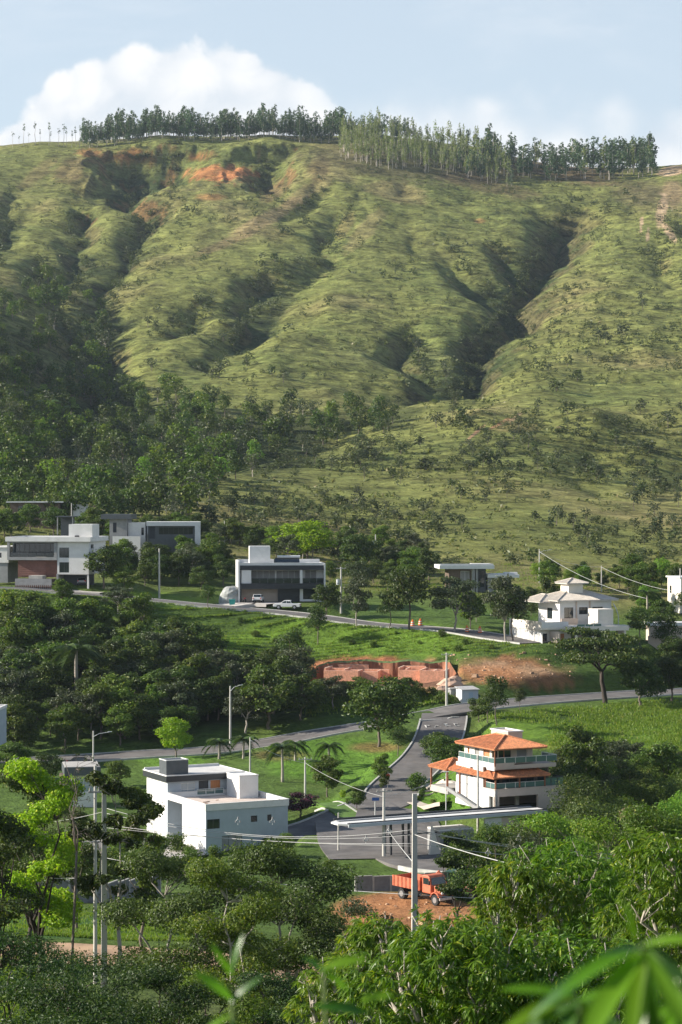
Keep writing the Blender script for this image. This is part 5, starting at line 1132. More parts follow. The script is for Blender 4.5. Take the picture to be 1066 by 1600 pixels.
for i in range(250):
    px = 128+ (548-128)*(i+.5)/250+rnd.uniform(-1.5, 1.5); h = (rnd.uniform(15, 23)+3*math.sin(px*.11)+2*math.sin(px*.31))*(1.0 if px > 150 else .8)
    put_e(E_D, px, crest(px)+rnd.uniform(-2, 45), h, L1, G1, rnd.uniform(.85, 1.2))
for i in range(95):
    px = 730+(1022-730)*(i+.5)/95+rnd.uniform(-3, 3); t = (px-740)/282; D = crest(px)-rnd.random()**1.2*(95-30*t); h = rnd.uniform(16, 23)+4*t
    put_e(E_D if rnd.random() < .8 else E_P, px, D, h, 'dark eucalyptus of the sloping grove at the far end of the crest', 'dark eucalyptus of the sloping grove', rnd.uniform(.95, 1.4))
for i in range(26):
    px = rnd.uniform(545, 640); put_e(E_D, px, crest(px)+rnd.uniform(-6, 25), rnd.uniform(15, 19), 'dark eucalyptus thinning out into the pale ones at the middle of the crest', 'dark eucalyptus at the middle of the crest', 1.0)
for i in range(14):
    put_e(E_L, 955+i*4.9+rnd.uniform(-2, 2), crest(990)-rnd.uniform(0, 35), rnd.uniform(22, 30), 'broad dark eucalyptus at the end of the grove by the bare track', 'broad eucalyptus at the grove end', 1.1)
npale = 0
for i in range(380):
    px = rnd.uniform(530, 800); t = (px-530)/270; D = crest(px)+10-rnd.random()*(70+60*t); npale += 1
    hh_ = rnd.uniform(10, 18)+6*max(0, 1-(crest(px)+10-D)/40)*(1-.3*t); dk_ = px > 690 and rnd.random() < .5*(px-690)/110
    if dk_: put_e(E_D, px, D, hh_, 'dark eucalyptus scattered among the pale slender ones below the crest', 'dark eucalyptus among the pale ones', rnd.uniform(.7, 1.0))
    else: put_e(E_P, px, D, hh_, L2, G2, rnd.uniform(.7, 1.1))
for px, h in ((38, 17), (55, 18), (62, 12), (76, 18), (80, 11), (92, 14), (100, 18), (103, 15), (112, 13), (118, 16), (20, 13), (45, 10), (30, 9), (125, 17)): put_e(E_S, px, crest(px)+3, h, L3, G3)
ex = height(np.array([c[1] for c in cr_pts]), np.array([c[2] for c in cr_pts]))
vis = list(range(len(cr_pts))); stuffE = []
tot = 0
for i, c in enumerate(cr_pts):
    tot += 1
    if (c[0] is E_P and rs5.rand() < .84) or (c[0] is E_D and c[2] > (crest(533+F*c[1]/c[2])+17)*K) or (c[0] is E_D and i < 250 and rs5.rand() < .2): stuffE.append(i); continue
    place(c[0], c[1], c[2], ex[i], c[3], 'eucalyptus_tree', c[4], 'tree', c[5], c[6])
Vs = []; Fs = []; Ms = []; nv = 0
for i in stuffE:
    c = cr_pts[i]; me = (E_P if c[0] is E_P else E_D)[i % 3][0]; n = len(me.vertices); co = np.empty(n*3, np.float32); me.vertices.foreach_get('co', co); co = co.reshape(n, 3)
    fi = np.empty(len(me.loops), np.int32); me.loops.foreach_get('vertex_index', fi); fi = fi.reshape(-1, 4); mi = np.empty(len(fi), np.int32); me.polygons.foreach_get('material_index', mi)
    s = c[3]/(20 if c[0] is E_P else 22); mi = np.where(mi == 1, 1 if c[0] is E_P else 2, 0); Vs.append(co*s*np.array([c[6], c[6], 1])+np.array([c[1], c[2], ex[i]])); Fs.append(fi+nv); Ms.append(mi); nv += n
if Vs: tag(link('eucalyptus_plantation', npmesh('eucalyptus_plantation', np.vstack(Vs), np.vstack(Fs), [BARKL, LF_EUCP, LF_EUC], np.concatenate(Ms))), kind='stuff')
# palms
def palm_kind(seed, h, nf, fl, tr):
    rs = np.random.RandomState(seed); b = MB(); p, r = limb(rs, (0, 0, -.4), (rs.uniform(-.2, .2), 0, h), tr*1.3, tr*.8, .03, 6); b.tube(p, r, 8)
    tm_ = b.mesh('palm_trunk', BARKL, True); fr = []
    for q in range(3):
        rs2 = np.random.RandomState(seed+q+50); rise = (.75, .35, -.1)[q]; n = 14; R = []; 
        for i in range(n+1): t = i/n; R.append((fl*t*(1-.10*t), 0, fl*(rise*t-.85*t*t)))
        R = np.array(R); m = MB(); m.tube([tuple(v) for v in R], [.035*(1-i/n*.8) for i in range(n+1)], 4)
        C = []; A = []; Nn = []
        for i in range(2, n*3):
            t = i/(n*3); P0 = np.array((fl*t*(1-.10*t), 0, fl*(rise*t-.85*t*t))); L = fl*.30*math.sin(math.pi*min(1, t*.9+.12))+.08
            for s in (-1, 1): d = np.array((.45, s*.85, -.35+.1*rs2.normal())); d /= np.linalg.norm(d); C.append(P0+d*L/2); A.append((d, L))
        C = np.array(C); al = np.array([a[0] for a in A]); LL = np.array([a[1] for a in A]); Nn = np.cross(al, np.tile([1, 0, .2], (len(C), 1))); Nn[Nn[:, 2] < 0] *= -1
        Nn /= np.linalg.norm(Nn, axis=1)[:, None]; bb = np.cross(Nn, al); w_ = fl*.018
        V = np.stack([C-al*LL[:, None]/2-bb*w_, C-al*LL[:, None]/2+bb*w_, C+al*LL[:, None]/2+bb*w_*.2, C+al*LL[:, None]/2-bb*w_*.2], 1).reshape(-1, 3)
        tv = np.array(m.v); fq = np.array([f for f in m.f if len(f) == 4]); fr.append(npmesh('frond', np.vstack([tv, V]), np.vstack([fq, np.arange(len(V)).reshape(-1, 4)+len(tv)]), [LF_PALM]))
    return tm_, fr, h, nf
PALMS = [palm_kind(60, 5, 16, 2.6, .16), palm_kind(70, 3.2, 14, 2.2, .14)]
def palm(px, row, h, label, lo=100, big=1.0, kind=0, D=None, nf=None):
    if D is None: X, Y, Z, D_ = spots([px], [row], lo); x, y, z = X[0], Y[0], Z[0]
    else: x, y, z = on_ground(px, D)
    tm_, fr, h0, n0 = PALMS[kind]; nf = nf or n0; s = h/h0
    r = empty('palm_tree', (x, y, z), rnd.uniform(0, 6), label=label, cat='palm tree'); t = link('trunk', tm_, r); t.scale = (big, big, s)
    for i in range(nf):
        q = 0 if i < nf*.3 else 1 if i < nf*.7 else 2
        f = link('frond', fr[q], r, (0, 0, h-.05), i*2.399+rnd.uniform(-.2, .2)); f.scale = (big*rnd.uniform(.85, 1.1),)*3
    return r
# ------------------------------------------------------------------ trees round the houses and on the banks
T_D = tree_kind('tree', (101, 102, 103), LF_DARK, BARK, h=8, th=.25, cr=3.6, nb=20, nl=3800, ln=.44, wd=.27, flat=.75, tr=.17, br=(.22, .42))
T_M = tree_kind('tree', (104, 105, 106), LF_MID, BARK, h=8, th=.25, cr=3.4, nb=20, nl=3600, ln=.44, wd=.27, flat=.72, tr=.16, br=(.22, .42))
T_G = tree_kind('tree', (107, 108), LF_GREY, BARKL, h=8, th=.3, cr=3.4, nb=20, nl=2600, ln=.42, wd=.24, flat=.7, tr=.15, twigs=2, br=(.20, .38))
T_L = tree_kind('tree', (109, 110), LF_LITE, BARK, h=8, th=.25, cr=3.0, nb=12, nl=3200, ln=.40, wd=.26, flat=.75, tr=.15)
T_Y = tree_kind('tree', (111,), LF_YEL, BARK, h=8, th=.22, cr=3.2, nb=14, nl=3200, ln=.40, wd=.28, flat=.7, tr=.15)
T_S = tree_kind('tree', (112, 113, 114), LF_DARK, BARK, h=8, th=.42, cr=3.2, nb=12, nl=1900, ln=.42, wd=.26, flat=.55, tr=.13, twigs=2)     # thin see-through savanna tree
T_U = tree_kind('tree', (115,), LF_DARK, BARKD, h=9, th=.42, cr=7.5, nb=22, nl=7500, ln=.42, wd=.26, flat=.26, tr=.30, br=(.20, .34), lean=-.12)
T_H = tree_kind('tree', (118, 119), LF_MID, BARK, h=6, th=.06, cr=4.0, nb=14, nl=5200, ln=.30, wd=.18, flat=.75, tr=.14)
T_HD = tree_kind('tree', (120, 121), LF_DARK, BARK, h=6, th=.06, cr=4.0, nb=14, nl=5200, ln=.30, wd=.18, flat=.75, tr=.14)
T_HL = tree_kind('tree', (122,), LF_LITE, BARK, h=6, th=.06, cr=3.8, nb=14, nl=5200, ln=.28, wd=.17, flat=.75, tr=.14)
T_B = tree_kind('bush', (116, 117), LF_MID, BARK, h=3, th=.05, cr=1.9, nb=8, nl=1100, ln=.34, wd=.22, flat=.8, tr=.06)
def tree_at(kinds, px, row, hpx, wpx, label, name='tree', lo=100, D=None, leafm=None, cat='tree', group=None):
    if D is None: X, Y, Z, D_ = spots([px], [row], lo); x, y, z = X[0], Y[0], Z[0]
    else: x, y, z = on_ground(px, D)
    h = hpx*y/F; k = kinds; w0 = {id(T_D): .95, id(T_M): .9, id(T_G): .9, id(T_L): .8, id(T_Y): .85, id(T_S): .85, id(T_U): 1.75, id(T_B): 1.3}[id(kinds)]
    return place(k, x, y, z-.1, h, name, label, cat, group, max(.45, min(2.2, (wpx/hpx)/w0)), leafm=leafm)
NT = [ # px, base row, height px, width px, kind, label
 (592, 1168, 108, 122, T_D, 'large dark round-crowned tree standing on the park lawn'), (640, 986, 98, 88, T_S, 'grey-green tree on the grass bank right of the two roadside trees below the black house', ),
 (557, 982, 80, 58, T_G, 'grey-green tree by the upper road just right of the leaning pole'), (610, 984, 64, 50, T_S, 'small crooked tree between the two bigger roadside trees'), (497, 1010, 62, 46, T_S, 'small thin dark tree alone on the bright grass bank'),
 (510, 962, 52, 52, T_D, 'dense dark tree beside the black-framed house'), (712, 988, 88, 88, T_G, 'grey-green spreading tree behind the pair of orange barriers'), (735, 985, 60, 50, T_M, 'green tree tucked behind the spreading grey-green one'),
 (789, 1003, 105, 78, T_G, 'tall open-crowned tree at the foot of the white board fence'), (800, 1003, 86, 70, T_S, 'dark forked tree close behind the white board fence'), (857, 990, 84, 44, T_D, 'dark slim tree in front of the cream house wall'),
 (325, 962, 38, 34, T_S, 'small round tree on the verge above the dark bank'), (162, 926, 66, 74, T_D, 'broad dark tree hiding the corner of the large white house'), (195, 928, 40, 46, T_M, 'low green tree beside the broad dark one at the white house'),
 (98, 952, 42, 44, T_M, 'small bushy tree below the street in front of the garage'), (78, 900, 24, 22, T_L, 'small round light green tree on the planter of the white house'), (185, 960, 44, 70, T_G, 'pale twiggy bush just below the upper street'),
 (455, 1064, 78, 62, T_S, 'dark layered tree silhouetted at the edge of the brick foundations'), (345, 1075, 60, 70, T_G, 'half bare tree at the top of the dark wooded bank'), (275, 1186, 66, 62, T_Y, 'bright yellow-green tree at the edge of the wood beside the road'),
 (242, 1130, 62, 56, T_M, 'mid green feathery tree rising in the wood on the bank'), (45, 1135, 62, 58, T_L, 'light green tree at the lower left of the dark wood'), (945, 1100, 118, 190, T_U, 'wide flat-topped dark tree leaning over the dirt bank'),
 (1000, 1105, 74, 84, T_D, 'dark tree under the flat-topped one beside the road'), (1050, 1096, 70, 80, T_D, 'dark tree at the photo edge above the road'), (1043, 1026, 66, 50, T_S, 'slender twin-stemmed tree in front of the low white-roofed house'), (1000, 1010, 60, 56, T_S, 'slender tree beside the palm near the cream house'),
 (700, 1212, 62, 66, T_D, 'dark tree at the road bend behind the porch'), (676, 1190, 40, 44, T_S, 'low dark tree beside the road bend'), (775, 1135, 78, 50, T_S, 'thin-stemmed tree on the verge of the crossing road'), (762, 1130, 44, 36, T_S, 'second thin-stemmed tree on the verge'), (748, 1128, 40, 44, T_D, 'dark round bush-like tree at the verge corner'),
 (812, 1112, 36, 24, T_S, 'single slim sapling leaning at the roadside'), (915, 1250, 112, 92, T_D, 'big dark tree rising beside the beige house'), (880, 1238, 66, 60, T_D, 'dark tree touching the balcony of the beige house'), (958, 1240, 84, 80, T_G, 'grey-green tree on the slope right of the beige house'),
 (1035, 1250, 88, 84, T_M, 'green tree on the slope at the photo edge'), (990, 1270, 70, 80, T_D, 'dark green tree between the slope trees'), (600, 1238, 34, 20, T_M, 'small round street tree next to the red road sign'), (558, 1268, 40, 36, T_M, 'small open street tree on the grass median'),
 (511, 1246, 66, 54, T_M, 'leafy green tree at the edge of the park lawn near the median'), (470, 1278, 40, 70, T_D, 'low dark purple flowering bush beside the white house'), (536, 1250, 16, 12, T_Y, 'tiny yellow-green sapling on the grass median'), (622, 1182, 46, 50, T_S, 'small dark tree inside the kerb bend of the park'),
 (684, 1205, 58, 60, T_D, 'dense dark tree crowding the left of the road bend'), (650, 1238, 30, 34, T_B, 'low bush at the garden path fork'), (596, 1222, 44, 40, T_M, 'green tree at the park corner beside the kerb'), (22, 1222, 62, 66, T_M, 'mid green tree in front of the lower road at the far left'), (78, 1228, 52, 56, T_D, 'dark tree in front of the lower road left of the grid-windowed house'), (186, 1232, 44, 50, T_M, 'green tree on the lawn right of the grid-windowed house'), (420, 1140, 96, 118, T_D, 'large dark tree at the end of the wood above the road'), (470, 1128, 74, 88, T_D, 'dark tree between the road and the brick foundations'), (385, 1150, 70, 80, T_G, 'grey-green tree at the wood edge over the road'), (520, 1110, 54, 60, T_G, 'grey-green tree just below the brick foundations'), (560, 1100, 40, 60, T_M, 'low green tree below the brick foundations'),
 (640, 1100, 40, 50, T_D, 'low dark tree below the smaller foundation block'), (480, 880, 66, 96, T_Y, 'large bright green spreading tree behind the black-framed house'), (560, 895, 60, 70, T_D, 'dark tree behind the roadside trees in the middle'), (430, 862, 40, 44, T_L, 'light green tree at the end of the tank block'),
]
for t in NT:
    kind = t[4]; nm = 'bush' if 'bush beside' in t[5] or 'bush just' in t[5] else 'tree'
    tree_at(kind, t[0], t[1], t[2], t[3], t[5], nm, leafm=LF_PUR if 'purple' in t[5] else None, cat=nm, lo=228 if t[1] < 1290 else 100)
def mass(poly, n, mind, hlo, hhi, kinds, name, grp, lo, wide=(.9, 1.25), pad=.6):
    rs = np.random.RandomState(n*7+int(poly[0][0])); P = scatter(poly, n, mind, rs)
    if grp == 'trees of the bank wood': P = [p for p in P if not (abs(p[0]-120) < 30 and 1062 < p[1] < 1150)]
    if not P: return
    X, Y, Z, D = spots([p[0] for p in P], [p[1] for p in P], lo)
    for i in range(len(P)):
        if blocked(X[i], Y[i], pad): continue
        k, lab = kinds[int(rs.randint(len(kinds)))]; lab = 'rounded green one of the '+grp if name == 'bush' else lab; g = grp if name == 'bush' else lab.split(' ')[0]+' '+grp
        place(k, X[i], Y[i], Z[i]-.15, rs.uniform(hlo, hhi), name, lab+' '+grp.replace('trees', 'tree') if False else lab, 'bush' if name == 'bush' else 'tree', g, rs.uniform(*wide))
kl = lambda loc, *k: [(dict(D=T_D, M=T_M, G=T_G, L=T_L)[c], dict(D='dark', M='mid green', G='grey-green', L='light green')[c]+' tree '+loc) for c in k]
w1 = [(T_D, 'dark green tree in the wood on the bank below the street'), (T_D, 'dark green tree in the wood on the bank below the street'), (T_M, 'mid green tree in the wood on the bank below the street'), (T_G, 'grey-green tree in the wood on the bank below the street'), (T_M, 'mid green tree in the wood on the bank below the street')]
mass([(-20, 1002), (90, 1000), (190, 992), (225, 995), (225, 1030), (300, 1045), (440, 1075), (500, 1085), (470, 1115), (400, 1135), (240, 1165), (-20, 1185)], 150, 15, 5, 9.5, w1, 'wood_tree', 'trees of the bank wood', 312)
w2 = [(T_D, 'dark tree in the belt behind the upper street'), (T_M, 'mid green tree in the belt behind the upper street'), (T_G, 'grey-green tree in the belt behind the upper street')]
mass([(178, 885), (230, 868), (360, 860), (362, 925), (300, 925), (190, 915)], 36, 13, 5, 8, kl('between the upper white houses and the black-framed one', 'D', 'M', 'G'), 'tree', 'trees of the upper belt', 400)
mass([(330, 845), (520, 848), (675, 880), (670, 925), (520, 935), (512, 890), (372, 868)], 44, 13, 4.5, 7.5, kl('in the belt right of and behind the black-framed house', 'D', 'M', 'G'), 'tree', 'trees of the middle belt', 405)
mass([(690, 940), (830, 935), (850, 968), (720, 974)], 12, 13, 2.2, 3.6, kl('low in front of the brown-walled modern house', 'D', 'M', 'G'), 'tree', 'trees below the brown house', 380)
w3 = [(T_D, 'dark tree behind the cream hip-roofed house'), (T_M, 'mid green tree behind the cream hip-roofed house'), (T_L, 'light green tree behind the cream hip-roofed house')]
mass([(810, 905), (1080, 905), (1080, 950), (1000, 985), (990, 930), (860, 925)], 30, 13, 4, 7, w3, 'tree', 'trees behind the cream house', 385)
mass([(990, 985), (1080, 960), (1080, 1075), (990, 1060)], 14, 18, 4, 6, [(T_S, 'thin dark tree near the low white-roofed house'), (T_D, 'dense dark tree near the low white-roofed house')], 'tree', 'trees near the low house', 352)
w4 = [(T_D, 'dark tree near the houses at the far left'), (T_M, 'mid green tree near the houses at the far left')]
mass([(-20, 830), (0, 800), (110, 812), (110, 838), (-20, 850)], 14, 10, 5, 8, w4, 'tree', 'trees at the far left', 440); mass([(100, 835), (240, 838), (330, 835), (330, 852), (180, 862)], 20, 12, 5, 7, kl('behind the tank block of the large white house', 'D', 'M'), 'tree', 'trees behind the tank block', 440)
w5 = [(T_HD, 'dark tree on the slope beside the beige house'), (T_H, 'green tree on the slope beside the beige house'), (T_G, 'grey-green tree on the slope beside the beige house')]
mass([(885, 1225), (960, 1215), (1080, 1205), (1080, 1300), (880, 1290)], 30, 22, 3.0, 5.6, w5, 'tree', 'trees beside the beige house', 222)
mass([(690, 1345), (880, 1330), (1090, 1320), (1090, 1420), (760, 1400), (720, 1372)], 34, 24, 4, 6.5, [(T_HD, 'dark tree in the thicket below the canopy'), (T_HL, 'light green tree in the thicket below the canopy'), (T_H, 'mid green tree in the thicket below the canopy')], 'tree', 'trees of the lower thicket', 190, pad=0)
# bushes along banks, verges and walls
bs = [(T_B, 'rounded green bush on the verge or bank')]
mass([(480, 1085), (700, 1085), (700, 1100), (480, 1118)], 26, 10, 1.0, 2.2, bs, 'bush', 'bushes below the foundations', 325, pad=.2)
mass([(200, 945), (480, 975), (840, 1010), (840, 1022), (600, 1025), (240, 985)], 22, 18, .6, 1.5, bs, 'bush', 'bushes on the grass bank', 345, pad=.2)
mass([(640, 1235), (760, 1240), (735, 1262), (660, 1262)], 12, 10, .5, 1.2, bs, 'bush', 'bushes in the garden of the beige house', 236, pad=-1)
mass([(560, 1355), (600, 1330), (560, 1320), (500, 1345), (500, 1375)], 12, 12, 1.2, 2.6, bs, 'bush', 'bushes beside the forecourt', 212, pad=0)
mass([(220, 1275), (440, 1285), (470, 1300), (450, 1360), (240, 1355)], 26, 14, 1.2, 2.8, bs, 'bush', 'bushes round the white house', 222, pad=0)
mass([(0, 1330), (250, 1330), (250, 1372), (0, 1375)], 20, 14, 1.5, 3.2, bs, 'bush', 'bushes behind the block wall', 200, pad=0)
mass([(20, 892), (92, 894), (92, 900), (20, 900)], 6, 10, .8, 1.4, bs, 'bush', 'bushes of the planter', 380, pad=-3)
# palms
palm(120, 1112, 10.2, 'drooping-crowned palm inside the dark wood on the bank', 312, 2.1); palm(442, 1224, 5.0, 'palm with a clean pale trunk on the park lawn', 250, 1.15); palm(515, 1200, 3.2, 'palm on the lawn left of the round dark tree', 250, 1.25, 1); palm(500, 1208, 1.6, 'short palm at the foot of a taller lawn palm', 250, 1.0, 1)
palm(343, 1186, 2.6, 'bushy low palm by the road behind the white house', 250, 1.3, 1); palm(380, 1188, 3.0, 'palm rising behind the white roof block', 250, 1.2, 1); palm(462, 1190, 2.6, 'dark palm beside the clean-trunked lawn palm', 250, 1.2, 1)
palm(1012, 975, 6.2, 'dense palm between the cream houses', 385, 1.3); palm(17, 903, 3.6, 'slender palm in front of the large white house', 380, .9); palm(75, 668, 9.0, 'tall palm above the hillside wood', 560, 2.2); palm(112, 672, 8.0, 'smaller palm next to the tall one above the hillside wood', 560, 2.0)
# weeds and tall grass: one mass of small tufts
def weeds():
    rs = np.random.RandomState(77); regs = [([(180, 935), (420, 962), (840, 1012), (860, 1028), (690, 1022), (500, 1035), (230, 1010)], 5200, .45, 350), ([(725, 1120), (1080, 1092), (1080, 1180), (860, 1180), (860, 1135)], 5200, .5, 240), ([(480, 1085), (720, 1088), (700, 1102), (480, 1120)], 1600, .6, 320),
      ([(0, 920), (190, 938), (200, 948), (0, 940)], 700, .4, 350), ([(0, 1420), (330, 1425), (300, 1485), (0, 1478)], 3500, .28, 140), ([(0, 1490), (60, 1500), (60, 1600), (0, 1600)], 1500, .3, 100), ([(380, 860), (1066, 895), (1066, 935), (500, 930)], 2500, .5, 400)]
    Vs = []; Fs = []; nv = 0
    for poly, n, sz, lo in regs:
        xs = [p[0] for p in poly]; ys = [p[1] for p in poly]; a = rs.uniform(min(xs), max(xs), n*2); b = rs.uniform(min(ys), max(ys), n*2); m = in_poly(a, b, poly); a = a[m][:n]; b = b[m][:n]
        for i0 in range(0, len(a), 1500):
            X, Y, Z, D = spots(a[i0:i0+1500], b[i0:i0+1500], lo)
            cl = vnoise(X/5, Y/7, 61); k = cl > rs.rand(len(X))*.8; X, Y, Z = X[k], Y[k], Z[k]
            C = np.repeat(np.stack([X, Y, Z], 1), 4, 0)+rs.normal(size=(len(X)*4, 3))*np.array([sz*.8, sz*.8, .0])+np.array([0, 0, sz*.35])
            Nn = rs.normal(size=(len(C), 3)); Nn[:, 2] *= .35; al = np.tile([0, 0, 1.0], (len(C), 1)); V, Fc = cards(rs, C, Nn, sz, sz*.34, 0, al); Vs.append(V); Fs.append(Fc+nv); nv += len(V)
    tag(link('tall_grass', npmesh('tall_grass', np.vstack(Vs), np.vstack(Fs), [leafmat('grass_blades', (.10, .19, .022), (.17, .27, .03), (.28, .30, .07), .4, varo=0)])), kind='stuff')
weeds()
# ------------------------------------------------------------------ vehicles
WPT = mat('white_car_paint', (.78, .78, .77), .25, spec=.6); ORP = mat('faded_orange_paint', (.52, .135, .065), .6, .2, 2, dirt=.5, dirtcol=(.35, .15, .08)); TYR = mat('tyre_rubber', (.02, .02, .02), .85); RIM = mat('wheel_rim', (.45, .45, .46), .35, metal=.7)
RED = mat('red_paint', (.55, .04, .03), .4); TEA = mat('teal_plastic', (.02, .28, .26), .5); ORG = mat('orange_plastic', (.80, .16, .03), .5); GRN = mat('dark_green_paint', (.02, .07, .05), .5, .2, 3); LGT = mat('lamp_glass', (.75, .75, .72), .15); RLG = mat('red_lamp', (.5, .02, .02), .3)
def wheel(par, x, y, r, w_):
    b = MB(); b.bar((x, y-w_/2, r), (x, y+w_/2, r), r, n=18); t = b.obj('wheel', TYR, par); s = math.copysign(1, y)
    b = MB(); b.bar((x, y+s*(w_/2-.01), r), (x, y+s*(w_/2+.02), r), r*.6, r*.55, n=12); b.obj('rim', RIM, t)
def vehicle(name, label, cat, loc, rz, L, W, body, cab, glass, paint, wr, wx, extra=None):
    r = empty(name, loc, rz, label=label, cat=cat)
    b = MB().extrude(body, -W/2, W/2); bevel(b.obj('body', paint, r), .06, 2)
    b = MB(); n = len(cab); iw = W*.42; vs = [(x, -W/2+.06 if z < cab[0][1]+.08 else -iw, z) for x, z in cab]+[(x, W/2-.06 if z < cab[0][1]+.08 else iw, z) for x, z in cab]
    b.add(vs, [tuple(range(n)), tuple(range(n, 2*n))[::-1]]+[(i, n+i, n+(i+1) % n, (i+1) % n) for i in range(n)]); c = b.obj('cabin', paint, r); bevel(c, .04, 2)
    for i, (poly, axis) in enumerate(glass):
        g = MB()
        if axis == 's':
            for s in (-1, 1):
                vs = [(x, s*(W/2-.06+(iw-(W/2-.06))*min(1, max(0, (z-cab[0][1])/.5))+.012), z) for x, z in poly]; g.add(vs, [tuple(range(len(vs)))[::s]])
        else:
            (x0, z0), (x1, z1) = poly; g.add([(x0, -W*.42+.03, z0), (x0, W*.42-.03, z0), (x1, iw-.08, z1), (x1, -iw+.08, z1)], [(0, 1, 2, 3)])
        g.obj('window', GLS, c)
    for x in wx:
        for s in (-1, 1): wheel(r, x, s*(W/2-.1), wr, .22)
    for s in (-1, 1):
        MB().box(L/2-.1, L/2-.0+.02, s*W*.36-.16, s*W*.36+.16, .72, .9).obj('headlight', LGT, r); MB().box(-L/2-.02, -L/2+.1, s*W*.40-.1, s*W*.40+.1, .75, 1.0).obj('tail_light', RLG, r)
    MB().box(L/2-.04, L/2+.08, -W*.42, W*.42, .38, .6).obj('bumper', DKM, r); MB().box(-L/2-.08, -L/2+.04, -W*.42, W*.42, .38, .6).obj('bumper', DKM, r)
    if extra: extra(r)
    return r
x, y, z = Wp(449, 957, 388.5); z = hz(x, y)+.12
def bedhole(r): MB().box(-2.45, -.95, -.8, .8, 1.0, 1.012).obj('cargo_bed', DKM, r)
vehicle('pickup_truck', 'white double-cab pickup parked in front of the black-framed house', 'pickup truck', (x, y, z), math.radians(172), 5.3, 1.85,
  [(-2.6, .45), (-1.95, .45), (-1.9, .75), (-1.2, .75), (-1.15, .45), (1.1, .45), (1.15, .75), (1.9, .75), (1.95, .45), (2.62, .5), (2.6, .95), (2.3, 1.08), (1.1, 1.12), (-2.62, 1.1)],
  [(-1.0, 1.1), (1.25, 1.1), (.55, 1.68), (-.75, 1.72)], [([(-.85, 1.16), (.0, 1.16), (.0, 1.62), (-.7, 1.62)], 's'), ([(.08, 1.16), (1.02, 1.16), (.5, 1.6), (.08, 1.62)], 's'), ([(1.235, 1.14), (.6, 1.66)], 'f'), ([(-1.0, 1.16), (-.8, 1.66)], 'b')], WPT, .4, (-1.55, 1.55), bedhole)
x, y, z = Wp(404, 941, 395); z = hz(x, y)+.12
vehicle('suv', 'white compact car parked nose-in before the garage of the black-framed house', 'car', (x, y, z), math.radians(84), 4.2, 1.8,
  [(-2.1, .4), (-1.65, .4), (-1.6, .7), (-.95, .7), (-.9, .4), (.9, .4), (.95, .7), (1.6, .7), (1.65, .4), (2.1, .45), (2.1, .9), (1.2, 1.02), (-2.1, 1.05)],
  [(-2.02, 1.03), (1.2, 1.0), (.5, 1.55), (-1.6, 1.6)], [([(-1.7, 1.1), (-.4, 1.08), (-.4, 1.5), (-1.5, 1.52)], 's'), ([(-.32, 1.08), (.95, 1.06), (.45, 1.48), (-.32, 1.5)], 's'), ([(1.18, 1.04), (.55, 1.53)], 'f'), ([(-2.03, 1.1), (-1.68, 1.57)], 'b')], WPT, .33, (-1.27, 1.27))
x, y, z = Wp(128, 917, 398.8); z = hz(x, y)+.05
vehicle('parked_car', 'grey car in the shadowed garage under the large white house', 'car', (x, y, z), math.radians(95), 4.2, 1.75,
  [(-2.1, .4), (-1.65, .4), (-1.6, .7), (-.95, .7), (-.9, .4), (.9, .4), (.95, .7), (1.6, .7), (1.65, .4), (2.1, .45), (2.1, .9), (1.2, 1.0), (-2.1, .98)],
  [(-1.6, .97), (1.1, .97), (.5, 1.42), (-1.0, 1.42)], [([(-1.2, 1.0), (.8, 1.0), (.4, 1.38), (-.9, 1.38)], 's'), ([(1.08, 1.0), (.55, 1.4)], 'f'), ([(-1.58, 1.0), (-1.05, 1.4)], 'b')], mat('grey_car_paint', (.25, .27, .29), .3, spec=.6), .32, (-1.27, 1.27))
x, y, z = Wp(127, 1188, 304); z = hz(x, y)+.1
vehicle('parked_car', 'dark car parked on the lower road behind bare branches', 'car', (x, y, z), math.radians(10), 4.3, 1.75,
  [(-2.1, .4), (-1.65, .4), (-1.6, .7), (-.95, .7), (-.9, .4), (.9, .4), (.95, .7), (1.6, .7), (1.65, .4), (2.1, .45), (2.1, .9), (1.2, 1.0), (-2.1, .98)],
  [(-1.6, .97), (1.1, .97), (.5, 1.42), (-1.0, 1.42)], [([(-1.2, 1.0), (.8, 1.0), (.4, 1.38), (-.9, 1.38)], 's'), ([(1.08, 1.0), (.55, 1.4)], 'f'), ([(-1.58, 1.0), (-1.05, 1.4)], 'b')], mat('black_car_paint', (.03, .03, .035), .25, spec=.6), .32, (-1.27, 1.27))
